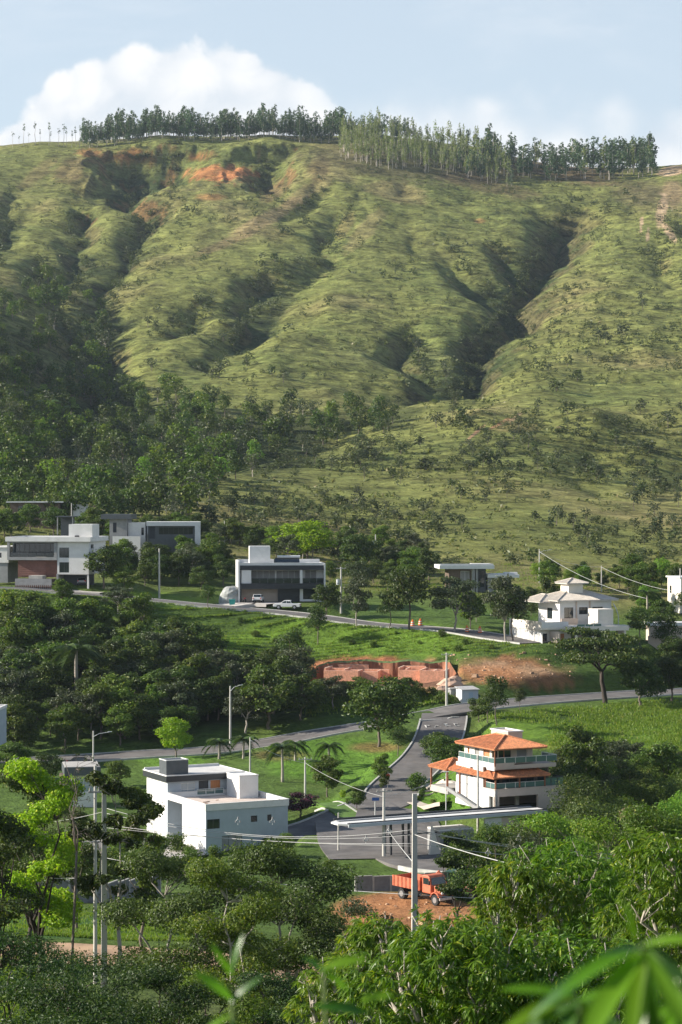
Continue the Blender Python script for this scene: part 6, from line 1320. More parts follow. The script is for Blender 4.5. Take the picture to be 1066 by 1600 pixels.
def dump_truck():
    X, Y, Z, D = spots([664], [1410], 180); r = empty('dump_truck', (X[0], Y[0], Z[0]), math.radians(-52), label='old orange dump truck with open tipping bed parked on the dirt lot', cat='truck')
    b = MB(); b.box(-3.2, 2.9, -.45, .45, .7, .95); b.obj('chassis', DKM, r)
    b = MB(); b.extrude([(.75, 1.0), (2.05, 1.0), (2.05, 1.75), (1.85, 2.55), (1.6, 2.72), (.9, 2.72), (.75, 2.6)], -1.0, 1.0); bevel(b.obj('cab', ORP, r), .12, 3)
    b = MB(); b.extrude([(2.06, 1.0), (3.15, .9), (3.25, 1.15), (3.2, 1.55), (3.0, 1.7), (2.06, 1.82)], -.72, .72); h = bevel(b.obj('bonnet', ORP, r), .12, 3)
    for s in (-1, 1):
        b = MB(); b.extrude([(1.95, .75), (2.2, 1.15), (2.6, 1.3), (3.05, 1.2), (3.3, .85), (3.2, .8), (2.95, 1.1), (2.6, 1.2), (2.25, 1.05), (2.05, .75)], s*.86-.2, s*.86+.2); b.obj('mudguard', ORP, r)
        b = MB(); b.bar((3.24, s*.62, 1.2), (3.32, s*.62, 1.2), .13, n=12); b.obj('headlight', LGT, r)
        g = MB(); yy = s*1.012; g.add([(.95, yy, 1.85), (1.85, yy, 1.85), (1.72, yy, 2.45), (.95, yy, 2.45)], [(0, 1, 2, 3)[::s]]); g.obj('side_window', GLS, r)
        g = MB(); g.bar((2.0, s*1.02, 2.0), (2.2, s*1.3, 2.1), .02); g.box(2.15, 2.2, s*1.3-.1, s*1.3+.1, 1.9, 2.3); g.obj('mirror', DKM, r)
    g = MB(); g.add([(2.07, -.88, 1.86), (2.07, .88, 1.86), (1.90, .80, 2.5), (1.90, -.80, 2.5)], [(0, 1, 2, 3)]); ws = g.obj('windscreen', GLS, r)
    b = MB(); b.box(3.26, 3.3, -.45, .45, 1.0, 1.45); b.obj('grille', DKM, r); b = MB(); b.box(3.3, 3.45, -1.05, 1.05, .55, .8); bevel(b.obj('bumper', mat('worn_white_paint', (.5, .45, .4), .6, .2, 3), r), .03)
    b = MB(); x0, x1, y0, z0, z1 = -3.5, .55, 1.15, 1.15, 2.15; b.box(x0, x1, -y0, y0, z0, z0+.1); b.box(x0, x1, -y0, -y0+.07, z0+.1, z1); b.box(x0, x1, y0-.07, y0, z0+.1, z1); b.box(x1-.07, x1, -y0+.07, y0-.07, z0+.1, z1+.25); b.box(x0, x0+.07, -y0+.07, y0-.07, z0+.1, z1-.05)
    bd = b.obj('tipping_bed', ORP, r)
    for s in (-1, 1):
        for k in range(7): MB().box(x0+.2+k*.6, x0+.28+k*.6, s*(y0+.035)-.03, s*(y0+.035)+.03, z0, z1).obj('rib', ORP, bd)
    wheel(r, 2.6, -.85, .5, .28); wheel(r, 2.6, .85, .5, .28); wheel(r, -2.2, -.85, .5, .5); wheel(r, -2.2, .85, .5, .5)
dump_truck()
def backhoe():
    X, Y, Z, D = spots([718], [1406], 180); r = empty('backhoe_tractor', (X[0], Y[0], Z[0]), math.radians(-28), label='dark green cabbed backhoe tractor with faded orange hood beside the dump truck', cat='tractor')
    b = MB(); [b.bar((a, c, 1.0), (a, c, 2.6), .05) for a in (-.9, .5) for c in (-.65, .65)]; b.box(-1.1, .7, -.8, .8, 2.6, 2.72); b.box(-.9, .5, -.65, .65, .9, 1.3); cb = b.obj('cab', GRN, r)
    for (a, c) in (((-.9, -.67), (.5, -.67)), ((-.9, .67), (.5, .67))): MB().box(a[0]+.06, c[0]-.06, a[1]-.01, a[1]+.01, 1.32, 2.55).obj('pane', GLS, cb)
    MB().box(.5, .52, -.58, .58, 1.32, 2.55).obj('pane', GLS, cb)
    b = MB(); b.extrude([(.6, .8), (2.1, .8), (2.15, 1.55), (.6, 1.75)], -.5, .5); bevel(b.obj('hood', mat('faded_peach_paint', (.62, .28, .19), .6, .15, 2), r), .08, 2)
    MB().bar((1.6, .3, 1.6), (1.6, .3, 2.3), .04).obj('exhaust', DKM, r)
    wheel(r, -.6, -.95, .75, .42); wheel(r, -.6, .95, .75, .42); wheel(r, 1.7, -.85, .45, .3); wheel(r, 1.7, .85, .45, .3)
    b = MB(); b.tube([(-1.0, 0, 1.0), (-2.2, 0, 2.5), (-3.2, 0, 1.5)], .12, 6); b.obj('boom', ORP, r); MB().extrude([(-3.5, 1.4), (-2.9, 1.5), (-2.8, .8), (-3.4, .7)], -.35, .35).obj('bucket', DKM, r)
    b = MB(); [b.bar((1.0, s*.6, 1.1), (2.9, s*.6, .7), .08) for s in (-1, 1)]; b.obj('loader_arm', DKG, r); b = MB(); b.extrude([(2.8, .2), (3.5, .2), (3.4, .35), (3.0, .45), (3.0, 1.0), (2.8, 1.0)], -.95, .95); b.obj('loader_bucket', DKG, r)
backhoe()
def motorcycle():
    x, y, z = Wp(382, 941, 394.4); z = hz(x, y)+.1; r = empty('motorcycle', (x, y, z), math.radians(70), label='small red and black motorcycle by the left wall of the black-framed house', cat='motorcycle')
    for xx in (-.62, .62):
        b = MB(); b.bar((xx, -.05, .3), (xx, .05, .3), .3, n=14); b.obj('wheel', TYR, r)
    b = MB(); b.tube([(-.6, 0, .3), (-.2, 0, .55), (.35, 0, .6), (.62, 0, .3)], .05); b.box(-.1, .25, -.14, .14, .3, .58); b.obj('frame', DKM, r)
    b = MB(); b.extrude([(-.05, .62), (.38, .68), (.35, .9), (.0, .82)], -.14, .14); bevel(b.obj('tank', RED, r), .04, 2); b = MB(); b.extrude([(-.75, .75), (-.05, .68), (-.05, .8), (-.75, .88)], -.13, .13); b.obj('seat', DKM, r)
    b = MB(); b.bar((.4, -.35, 1.02), (.4, .35, 1.02), .025); b.bar((.62, 0, .3), (.38, 0, 1.02), .035); b.obj('handlebar', DKM, r)
motorcycle()
# ------------------------------------------------------------------ poles, lamps, wires, small things
def pole(px, row, top, label, r0=.16, lo=100, D=None, arms=0, lamp=None, xf=False, sq=False, group=None):
    if D is None: X, Y, Z, D_ = spots([px], [row], lo); x, y, z = X[0], Y[0], Z[0]
    else: x, y, _ = Wp(px, 770, D); z = hz(x, y)
    h = (CZ-(top-770)/F*y)-z; r = empty('utility_pole', (x, y, z), .15, label=label, cat='utility pole')
    b = MB()
    if sq:
        a0, a1 = r0*1.15, r0*.72; b.add([(-a0, -a0*.8, -1), (a0, -a0*.8, -1), (a0, a0*.8, -1), (-a0, a0*.8, -1), (-a1, -a1*.8, h), (a1, -a1*.8, h), (a1, a1*.8, h), (-a1, a1*.8, h)], [(0, 3, 2, 1), (4, 5, 6, 7), (0, 1, 5, 4), (1, 2, 6, 5), (2, 3, 7, 6), (3, 0, 4, 7)])
    else: b.bar((0, 0, -1), (0, 0, h), r0*1.15, r0*.72, n=12)
    b.obj('post', PCN, r)
    for k in range(arms):
        zz = h-.35-k*1.2; L = .9-.2*k; c = MB(); c.box(-L, L, -r0-.13, -r0-.02, zz, zz+.1); ca = c.obj('crossarm', CON if k == 0 else DKM, r)
        for q in (-L*.9, -L*.35, L*.35, L*.9):
            c = MB(); c.bar((q, -r0-.07, zz+.1), (q, -r0-.07, zz+.3), .05, .035, n=8); c.obj('insulator', MGR, ca)
    if xf:
        c = MB(); c.bar((-r0-.4, 0, h*.62), (-r0-.4, 0, h*.62+1.0), .32, n=14); t = c.obj('transformer', mat('transformer_grey', (.55, .58, .60), .5), r)
        for k in range(3): MB().bar((-r0-.55+k*.15, 0, h*.62+1.0), (-r0-.55+k*.15, 0, h*.62+1.25), .035, n=6).obj('bushing', MGR, t)
    if lamp:
        dx, dz = lamp; c = MB(); c.tube([(0, -r0, h-.8), (dx*.4, -r0-.05, h-.8+dz*.7), (dx, -r0-.05, h-.8+dz)], .04); a = c.obj('lamp_arm', ALU, r)
        c = MB(); s = math.copysign(1, dx); c.add([(dx, -r0-.13, h-.83+dz), (dx+s*.6, -r0-.11, h-.75+dz), (dx+s*.6, -r0+.02, h-.75+dz), (dx, -r0+.04, h-.83+dz), (dx, -r0-.13, h-.7+dz), (dx+s*.6, -r0-.1, h-.68+dz), (dx+s*.6, -r0+.02, h-.68+dz), (dx, -r0+.04, h-.7+dz)], [(0, 3, 2, 1), (4, 5, 6, 7), (0, 1, 5, 4), (1, 2, 6, 5), (2, 3, 7, 6), (3, 0, 4, 7)]); c.obj('lamp_head', ALU, a)
    return (x, y, z, h)
pole(249, 935, 857, 'pale pole on the lawn between the two upper white houses', .19, 380)
pole(533, 962, 886, 'leaning-shadow pole with a transformer right of the black-framed house', .19, 370, xf=True, arms=1)
pole(360, 1166, 1072, 'pole with a short lamp arm in front of the dark wood', .17, 300, lamp=(1.4, .9)); pole(391, 1213, 1152, 'thin pole rising over the flat white roof', .13, 240); pole(146, 1246, 1142, 'thin pole behind bare branches at the left', .13, 240, lamp=(2.0, .6))
pole(477, 1257, 1183, 'pole with small arms beside the purple bush', .15, 240, arms=1); pole(600, 1340, 1232, 'pole standing at the corner of the forecourt under the canopy line', .19, 212, arms=1)
pole(529, 1330, 1270, 'slim short pole at the tip of the canopy', .11, 205); pole(698, 1105, 1020, 'single pole at the road junction below the earth bank', .19, 312, arms=1)
pole(747, 1271, 1180, 'pole in front of the white side wall of the beige house', .15, 228, D=233.2); pole(843, 912, 858, 'thin pole with wires behind the upper trees', .16, 400, lamp=(2.2, .6)); pole(940, 925, 884, 'thin pole behind the roof turret', .15, 400)
pole(587, 880, 835, 'small pole on the lower hillside with a little transformer', .16, 420, xf=True); pole(1063, 960, 888, 'pole at the right edge by the cream house', .16, 380); pole(112, 850, 786, 'thin pole behind the white roof block at the left', .14, 440); pole(351, 850, 814, 'tiny pole among treetops above the black-framed house', .14, 420)
pA = pole(648, 1530, 1240, 'tall square concrete pole standing nearest in front of the dump truck', .155, 95, D=102, arms=0, sq=True)
pB = pole(163, 1490, 1228, 'thick concrete pole with crossarm in the bare-branched tree', .16, 95, D=112, arms=1, sq=True); pole(149, 1482, 1196, 'thinner concrete pole just beside the thick one', .11, 95, D=118)
def wire(name, a, b, sag, r, label, m=None, cat='cable', group=None, n=24):
    a = Vector(a); b = Vector(b); P = [a+(b-a)*(i/n)+Vector((0, 0, -4*sag*(i/n)*(1-i/n))) for i in range(n+1)]
    bb = MB(); bb.tube(P, r, 5); o = bb.obj(name, m or mat('aluminium_cable', (.50, .50, .50), .4, metal=.3), smooth=True); return tag(o, label, cat, group)
def at(px, row, D): return Wp(px, row, D)
CAB = mat('cable_sheath', (.48, .48, .47), .6)
spans = [((163, 1262, 112), (648, 1296, 102), .9, .022), ((163, 1270, 112), (648, 1304, 102), .7, .018), ((163, 1288, 112), (648, 1318, 102), .35, .024), ((163, 1293, 112), (648, 1322, 102), .2, .016), ((-40, 1368, 118), (163, 1371, 112), .1, .022), ((-40, 1290, 118), (163, 1268, 112), .3, .018),
 ((648, 1296, 102), (1100, 1346, 118), .45, .026), ((648, 1300, 102), (1100, 1340, 118), .3, .018), ((648, 1304, 102), (940, 1376, 78), .25, .030), ((648, 1318, 102), (1100, 1348, 118), .35, .020), ((163, 1340, 112), (648, 1398, 102), .3, .022), ((648, 1398, 102), (1100, 1406, 112), .2, .022)]
desc = ['top left-hand cable between the two square concrete poles', 'second cable down between the two square concrete poles', 'third cable down between the square concrete poles', 'fourth thin cable between the square concrete poles', 'pale cable running past the left tree at wall height', 'cable entering from the left to the thick pole', 'thick cable leaving the nearest pole to the right', 'highest cable right of the nearest pole',
 'steep pale cable sagging towards the bright leaves at the right', 'lowest long cable right of the nearest pole', 'low pale line crossing the truck lot from the left', 'low pale line continuing right past the tractor']
for (a, b, s, r_), d in zip(spans, desc): wire('power_cable', at(*a), at(*b), s, r_*.72, d, CAB)
q = at(600, 1245, 224); wire('power_cable', q, at(477, 1192, 262), .5, .02, 'cable from the forecourt pole up to the pole by the purple bush', CAB); wire('power_cable', at(477, 1192, 262), at(391, 1156, 262), .5, .02, 'cable from the purple-bush pole to the thin roof pole', CAB)
wire('power_cable', q, at(747, 1184, 233), .6, .02, 'cable from the forecourt pole towards the beige house', CAB); wire('power_cable', at(843, 862, 415), at(940, 886, 420), .8, .035, 'thin cable between the two poles behind the turret', CAB); wire('power_cable', at(940, 886, 420), at(1063, 925, 400), .8, .035, 'cable from the turret pole to the right edge pole', CAB)
wire('stay_wire', at(648, 1350, 102), at(606, 1296, 220), .1, .025, 'slanting stay wire from the nearest pole to the forecourt', CAB); wire('power_cable', at(843, 862, 415), at(1010, 935, 380), 1.2, .035, 'long sagging cable from the lamp pole down to the palm', CAB)
def spacer(px, row, D, label):
    x, y, z = at(px, row, D); r = empty('cable_spacer', (x, y, z), 0, label=label, cat='cable spacer'); r.scale = (.6,)*3; b = MB(); b.bar((-.2, 0, 0), (0, 0, .32), .03); b.bar((.2, 0, 0), (0, 0, .32), .03); b.bar((-.22, 0, 0), (.22, 0, 0), .03); b.bar((0, 0, 0), (0, 0, -.25), .035); b.obj('bracket', ALU, r)
    for q_ in (-.2, .2, 0): MB().bar((q_, -.02, -.06 if q_ else .26), (q_, -.02, .1 if q_ else .44), .06, n=8).obj('insulator', MGR, r)
spacer(572, 1313, 104, 'bright cable spacer left of the nearest pole'); spacer(763, 1333, 104, 'cable spacer on the wires right of the nearest pole'); spacer(608, 1299, 104, 'small cable spacer close to the forecourt pole'); spacer(811, 1310, 115, 'cable spacer above the thicket'); spacer(426, 1284, 106, 'cable spacer in front of the shaded wall of the white house'); spacer(372, 1284, 108, 'cable spacer near the corner of the white house')
def lamp_post(px, row, top, label, base=False, lo=228, D=None):
    if D: x, y, _ = Wp(px, 770, D); z = hz(x, y)
    else: X, Y, Z, D_ = spots([px], [row], lo); x, y, z = X[0], Y[0], Z[0]
    h = (CZ-(top-770)/F*y)-z; r = empty('lamp_post', (x, y, z), 0, label=label, cat='lamp post'); MB().bar((0, 0, 0), (0, 0, h), .06, .045, n=8).obj('post', ALU, r)
    b = MB(); b.bar((-.35, 0, h), (.35, 0, h+.02), .06, .05, n=8); b.obj('lamp_head', ALU, r)
    if base: MB().box(-.45, .45, -.35, .35, -.3, 1.5).obj('meter_pillar', WHT, r); MB().box(-.62, -.451, -.2, .2, .4, .9).obj('meter_box', MGR, r)
lamp_post(697, 1272, 1206, 'thin lamp on a squat white pillar on the lawn edge', True, D=233.5); lamp_post(586, 1290, 1250, 'short white lamp in the entrance road', lo=226)
def sign(px, row, top, label, shape, m):
    X, Y, Z, D_ = spots([px], [row], 226); y = Y[0]; h = (CZ-(top-770)/F*y)-Z[0]; r = empty('road_sign', (X[0], y, Z[0]), .1, label=label, cat='road sign'); MB().bar((0, 0, -.1), (0, 0, h), .035, n=6).obj('post', MGR, r)
    b = MB(); b.bar((0, -.06, h-.28), (0, -.04, h-.28), .32, n=8) if shape == 'o' else b.box(-.45, .45, -.06, -.04, h-.4, h); b.obj('plate', m, r)
sign(606, 1234, 1209, 'small red octagonal stop sign beside the round street tree', 'o', RED); sign(587, 1292, 1246, 'small blue rectangular sign on the entrance road', 'r', mat('blue_sign', (.04, .13, .40), .4))
def bin_():
    x, y, z = on_ground(363, 391.4); r = empty('waste_bin', (x, y, z), 0, label='teal wheeled waste bin on the kerb beside the grey boulder', cat='waste bin'); b = MB(); b.add([(-.5, -.35, .15), (.5, -.35, .15), (.5, .35, .15), (-.5, .35, .15), (-.62, -.45, 1.15), (.62, -.45, 1.15), (.62, .45, 1.15), (-.62, .45, 1.15)], [(0, 3, 2, 1), (4, 5, 6, 7), (0, 1, 5, 4), (1, 2, 6, 5), (2, 3, 7, 6), (3, 0, 4, 7)]); b.obj('bin_body', TEA, r)
    MB().box(-.66, .66, -.5, .5, 1.153, 1.24).obj('lid', TEA, r); [MB().bar((s*.4, -.3, .08), (s*.4, -.24, .08), .09, n=10).obj('wheel', TYR, r) for s in (-1, 1)]
bin_()
def boulder():
    x, y, z = Wp(358, 943, 396); z = hz(x, y); rs = np.random.RandomState(4); b = MB(); nu, nv = 14, 8; vs = []
    for j in range(nv+1):
        for i in range(nu):
            a = 2*math.pi*i/nu; t = j/nv*math.pi/2; rr = math.cos(t)**.45; k = 1+.12*rs.rand(); vs.append((2.0*rr*math.cos(a)*k+(.5*math.sin(t)), 1.7*rr*math.sin(a)*k, 3.3*math.sin(t)*(1+.05*rs.rand())-.1))
    b.add(vs, [(j*nu+i, j*nu+(i+1) % nu, (j+1)*nu+(i+1) % nu, (j+1)*nu+i) for j in range(nv) for i in range(nu)]); o = b.obj('boulder', mat('grey_rock', (.33, .34, .33), .9, .3, .8, .6, 3, dirt=.5, dirtcol=(.12, .12, .11)), None, (x, y, z)); tag(o, 'tall rounded grey boulder left of the black-framed house', 'boulder')
boulder()
def barrier(px, row, label, lo=345):
    X, Y, Z, D_ = spots([px], [row], lo); r = empty('traffic_drum', (X[0], Y[0], Z[0]), rnd.random(), label=label, cat='traffic drum')
    b = MB(); b.bar((0, 0, 0), (0, 0, .9), .36, .24, n=12); b.obj('drum', ORG, r); [MB().bar((0, 0, zz), (0, 0, zz+.12), r_, r_-.015, n=12).obj('band', WHT, r) for zz, r_ in ((.3, .335), (.62, .29))]; b = MB(); b.bar((0, 0, .9), (0, 0, 1.15), .1, .12, n=8); b.obj('top_handle', ORG, r); r.scale = (1.15,)*3
barrier(645, 979, 'orange drum barrier left of its twin by the road tree'); barrier(657, 978, 'orange drum barrier right of its twin by the road tree'); barrier(730, 990, 'orange drum barrier at the left end of the rope under the spreading tree'); barrier(750, 991, 'orange drum barrier at the right end of the rope')
wire('rope', at(730, 984, 368), at(750, 985, 368), .15, .03, 'pale rope strung between two orange drums', CAB, 'rope')
def mound(px, row, h, w_, label, m):
    X, Y, Z, D_ = spots([px], [row], 345); b = MB(); rs = np.random.RandomState(int(px)); vs = [(w_*math.cos(a)*(1-t**2*.8)*rs.uniform(.85, 1.1), w_*math.sin(a)*(1-t**2*.8)*rs.uniform(.85, 1.1), h*t-.1) for t in (0, .3, .6, .85, 1) for a in [i*math.pi/4 for i in range(8)]]
    b.add(vs, [(j*8+i, j*8+(i+1) % 8, (j+1)*8+(i+1) % 8, (j+1)*8+i) for j in range(4) for i in range(8)]+[tuple(range(32, 40))]); tag(b.obj('termite_mound', m, None, (X[0], Y[0], Z[0]), smooth=True), label, 'termite mound')
mound(282, 998, 1.3, .42, 'orange-red termite mound on the grass bank', mat('termite_earth', (.42, .16, .07), .95, .2, 3))
# boundary walls of concrete panels between posts
def panel_wall(label, P, h, step, post_w=.2, m=None):
    m = m or mat('wall_panel_concrete', (.20, .20, .205), .9, .15, 1.2, .2, 12, dirt=.5, dirtcol=(.10, .09, .08)); (x0, y0), (x1, y1) = P; z0 = hz(x0, y0); r = empty('boundary_wall', (x0, y0, z0), math.atan2(y1-y0, x1-x0), label=label, cat='wall'); L = math.hypot(x1-x0, y1-y0); n = max(1, round(L/step)); s = L/n
    pm = MB().box(post_w/2+.005, s-post_w/2-.005, -.05, .05, -.8, h).mesh('wall_panel', m); qm = MB().box(-post_w/2, post_w/2, -.1, .1, -.8, h+.08).mesh('post', CON); cm = MB().box(post_w/2+.005, s-post_w/2-.005, -.09, .09, h+.002, h+.08).mesh('coping', CON)
    for i in range(n+1):
        t = i/n; g = hz(x0+(x1-x0)*t, y0+(y1-y0)*t)-z0; link('post', qm, r, (s*i, 0, g))
        if i < n: link('wall_panel', pm, r, (s*i, 0, g)); link('coping', cm, r, (s*i, 0, g))
panel_wall('grey concrete panel wall behind the orange dump truck', [Wp(556, 0, 205)[:2], Wp(745, 0, 208)[:2]], 1.75, 1.9)
panel_wall('grey block wall across the lot behind the yellow-green tree', [Wp(-60, 0, 186)[:2], Wp(150, 0, 188)[:2]], 2.1, 2.6)
panel_wall('low grey wall stepping up beside the large dark tree trunks', [Wp(150, 0, 188)[:2], Wp(250, 0, 200)[:2]], 1.6, 2.6)
# pale rocks at the cut and beside the hut
def rocks():
    rs = np.random.RandomState(9); lab = ['largest pale pink rock beside the brick foundations', 'pale rock leaning on the earth bank', 'small pale rock near the utility hut', 'flat pale rock above the junction pole', 'angular pale rock at the end of the cut', 'pale rock half sunk left of the junction pole', 'tiny pale rock at the hut corner']
    for i, (px, row, s) in enumerate([(703, 1076, 1.7), (688, 1062, 1.3), (714, 1086, .9), (712, 1066, 1.1), (680, 1050, 1.3), (690, 1082, 1.0), (742, 1092, .6)]):
        X, Y, Z, D = spots([px], [row], 325); b = MB(); vs = []
        for t in (0, .35, .7, 1): vs += [(s*math.cos(a)*(1-t*t*.6)*rs.uniform(.7, 1.15)*1.3, s*math.sin(a)*(1-t*t*.6)*rs.uniform(.7, 1.15), s*.95*t-.2) for a in [k*math.pi/4 for k in range(8)]]
        b.add(vs, [(j*8+k, j*8+(k+1) % 8, (j+1)*8+(k+1) % 8, (j+1)*8+k) for j in range(3) for k in range(8)]+[tuple(range(24, 32))]); tag(b.obj('rock', mat('pale_pink_rock', (.50, .33, .24), .9, .25, 1.2, .6, 5), None, (X[0], Y[0], Z[0])), lab[i], 'rock')
rocks()

def rubble():
    rs = np.random.RandomState(12); n = 420; px = np.concatenate([rs.uniform(690, 900, n), rs.uniform(560, 760, 160)]); row = np.concatenate([rs.uniform(1026, 1068, n), rs.uniform(1405, 1450, 160)]); X, Y, Z, D = spots(px, row, 150); bx = np.array([(-1, -1, 0), (1, -1, 0), (1, 1, 0), (-1, 1, 0), (-.6, -.7, 1), (.7, -.5, .8), (.5, .6, 1), (-.7, .5, .9)]); fq = np.array([(4, 5, 6, 7), (0, 1, 5, 4), (1, 2, 6, 5), (2, 3, 7, 6), (3, 0, 4, 7)])
    V = []; Fs = []
    for i in range(len(X)):
        s = rs.gamma(1.5, .045)+.03; a = rs.uniform(0, 6.28); q = bx*rs.uniform(.6, 1.3, 3)*s; V.append(np.column_stack([q[:, 0]*math.cos(a)-q[:, 1]*math.sin(a)+X[i], q[:, 0]*math.sin(a)+q[:, 1]*math.cos(a)+Y[i], q[:, 2]+Z[i]-.05])); Fs.append(fq+8*i)
    tag(link('rubble', npmesh('rubble', np.vstack(V), np.vstack(Fs), [mat('rubble_stone', (.38, .24, .15), .95, .35, .5)])), kind='stuff')
rubble()
# ------------------------------------------------------------------ foreground trees and plants
LF_MANGO = leafmat('glossy_hanging_leaves', (.080, .160, .013), (.155, .255, .018), (.34, .38, .03), .42, .42, varo=.12, spec=.5)
LF_GREYF = leafmat('dull_fine_leaves', (.056, .086, .022), (.108, .145, .034), (.20, .25, .05), .32, varo=.08)
LF_FERN = leafmat('fine_dark_leaves', (.024, .055, .013), (.052, .098, .020), (.11, .16, .03), .28, varo=.1)
LF_NEAR = leafmat('near_bright_leaves', (.09, .25, .012), (.20, .38, .02), None, .55, .35, varo=.1, spec=.5)
def big_tree(name, label, x, y, h, seed, leafm, bark, nl, ln, wd, cr, nb, th, tr, flat=.6, twigs=3, wide=1.0, br=(.22, .38), droop=0, tips=0, cat='tree', z=None, lean=0.0, rz=0.0):
    b, V, Fc = tree_parts(seed, h=h, th=th, cr=cr, nb=nb, nl=nl, ln=ln, wd=wd, flat=flat, tr=tr, twigs=twigs, br=br, droop=droop, sides=6, lean=lean)
    r = empty(name, (x, y, hz(x, y)-.1 if z is None else z), rz, label=label, cat=cat); link('trunk', b.mesh('trunk', bark, True), r); link('crown', npmesh('crown', V, Fc, [leafm]), r); return r
def gp(px, D): x, y, _ = Wp(px, 770, D); return x, y
def hrow(px, D, top): x, y = gp(px, D); return (CZ-(top-770)/F*y)-hz(x, y)
def fg(px, D, top, label, seed, leafm, bark, nl, ln, wd, wpx, nb, th, tr, **k):
    x, y = gp(px, D); h = hrow(px, D, top); tr *= .8; return big_tree('tree' if 'cat' not in k else k['cat'], label, x, y, h, seed, leafm, bark, nl, ln, wd, wpx*y/F/2*.92, nb, th, tr, **k)
fg(48, 116, 1185, 'dark-leaved tree behind the yellow-green one at the far left', 201, LF_DARK, BARKD, 14000, .20, .12, 190, 30, .26, .20)
fg(62, 108, 1165, 'sunlit yellow-green tree with dark forked trunk at the far left', 202, LF_YEL, BARKD, 13000, .20, .14, 180, 34, .26, .24, br=(.2, .34), twigs=3)
fg(-10, 100, 1230, 'dark tree cut by the photo edge left of the yellow-green one', 203, LF_DARK, BARKD, 11000, .2, .12, 190, 26, .2, .2)
fg(185, 108, 1190, 'nearly bare grey-branched tree with dark leaf tufts beside the thick pole', 204, LF_DARK, BARKL, 5200, .34, .13, 190, 30, .34, .16, br=(.14, .22), twigs=5, droop=.4)
fg(222, 130, 1212, 'mid green leafy tree between the bare-branched tree and the white house', 237, LF_MID, BARK, 7000, .22, .13, 90, 22, .3, .14)
fg(120, 150, 1250, 'dark green tree below the little grid-windowed house', 238, LF_DARK, BARK, 7000, .24, .14, 110, 20, .2, .14)
fg(120, 100, 1150, 'leafless twiggy treetop above the two concrete poles', 214, LF_GREY, BARK, 260, .16, .08, 110, 18, .62, .09, br=(.14, .22), twigs=6)
fg(285, 98, 1318, 'broad grey-branched tree filling the left middle with fine dull leaves', 205, LF_GREYF, BARKL, 26000, .16, .10, 300, 46, .18, .24, flat=.62, twigs=3, br=(.2, .32))
fg(455, 96, 1306, 'broad grey-branched tree beside its larger twin before the white house', 206, LF_GREYF, BARKL, 25000, .16, .10, 280, 44, .18, .22, flat=.62, twigs=3, br=(.2, .32))
fg(370, 90, 1330, 'dull dark green tree between the two broad grey-branched ones', 207, LF_MID, BARKL, 15000, .15, .09, 240, 32, .16, .2, flat=.62, twigs=4, br=(.18, .3))
fg(575, 92, 1395, 'dark low tree with pale blossom patches left of the nearest pole', 208, LF_GREY, BARKD, 9000, .13, .08, 170, 22, .2, .15, flat=.6, twigs=3)
for i, (px, D, top, wp) in enumerate([(20, 58, 1440, 300), (150, 62, 1478, 300), (250, 56, 1500, 260), (90, 48, 1525, 360), (330, 60, 1520, 240), (430, 66, 1508, 200)]):
    fg(px, D, top, ['dark feathery tree at the bottom left corner', 'dark feathery tree below the two square poles', 'dark feathery tree in front of the dirt track', 'nearest dark feathery tree along the bottom edge', 'dark feathery tree left of the blurred sprig', 'dark feathery tree in the bottom middle'][i], 220+i, LF_FERN if i != 4 else LF_MID, BARKD, 12000, .12, .05, wp, 26, .1, .14, flat=.42, twigs=2)
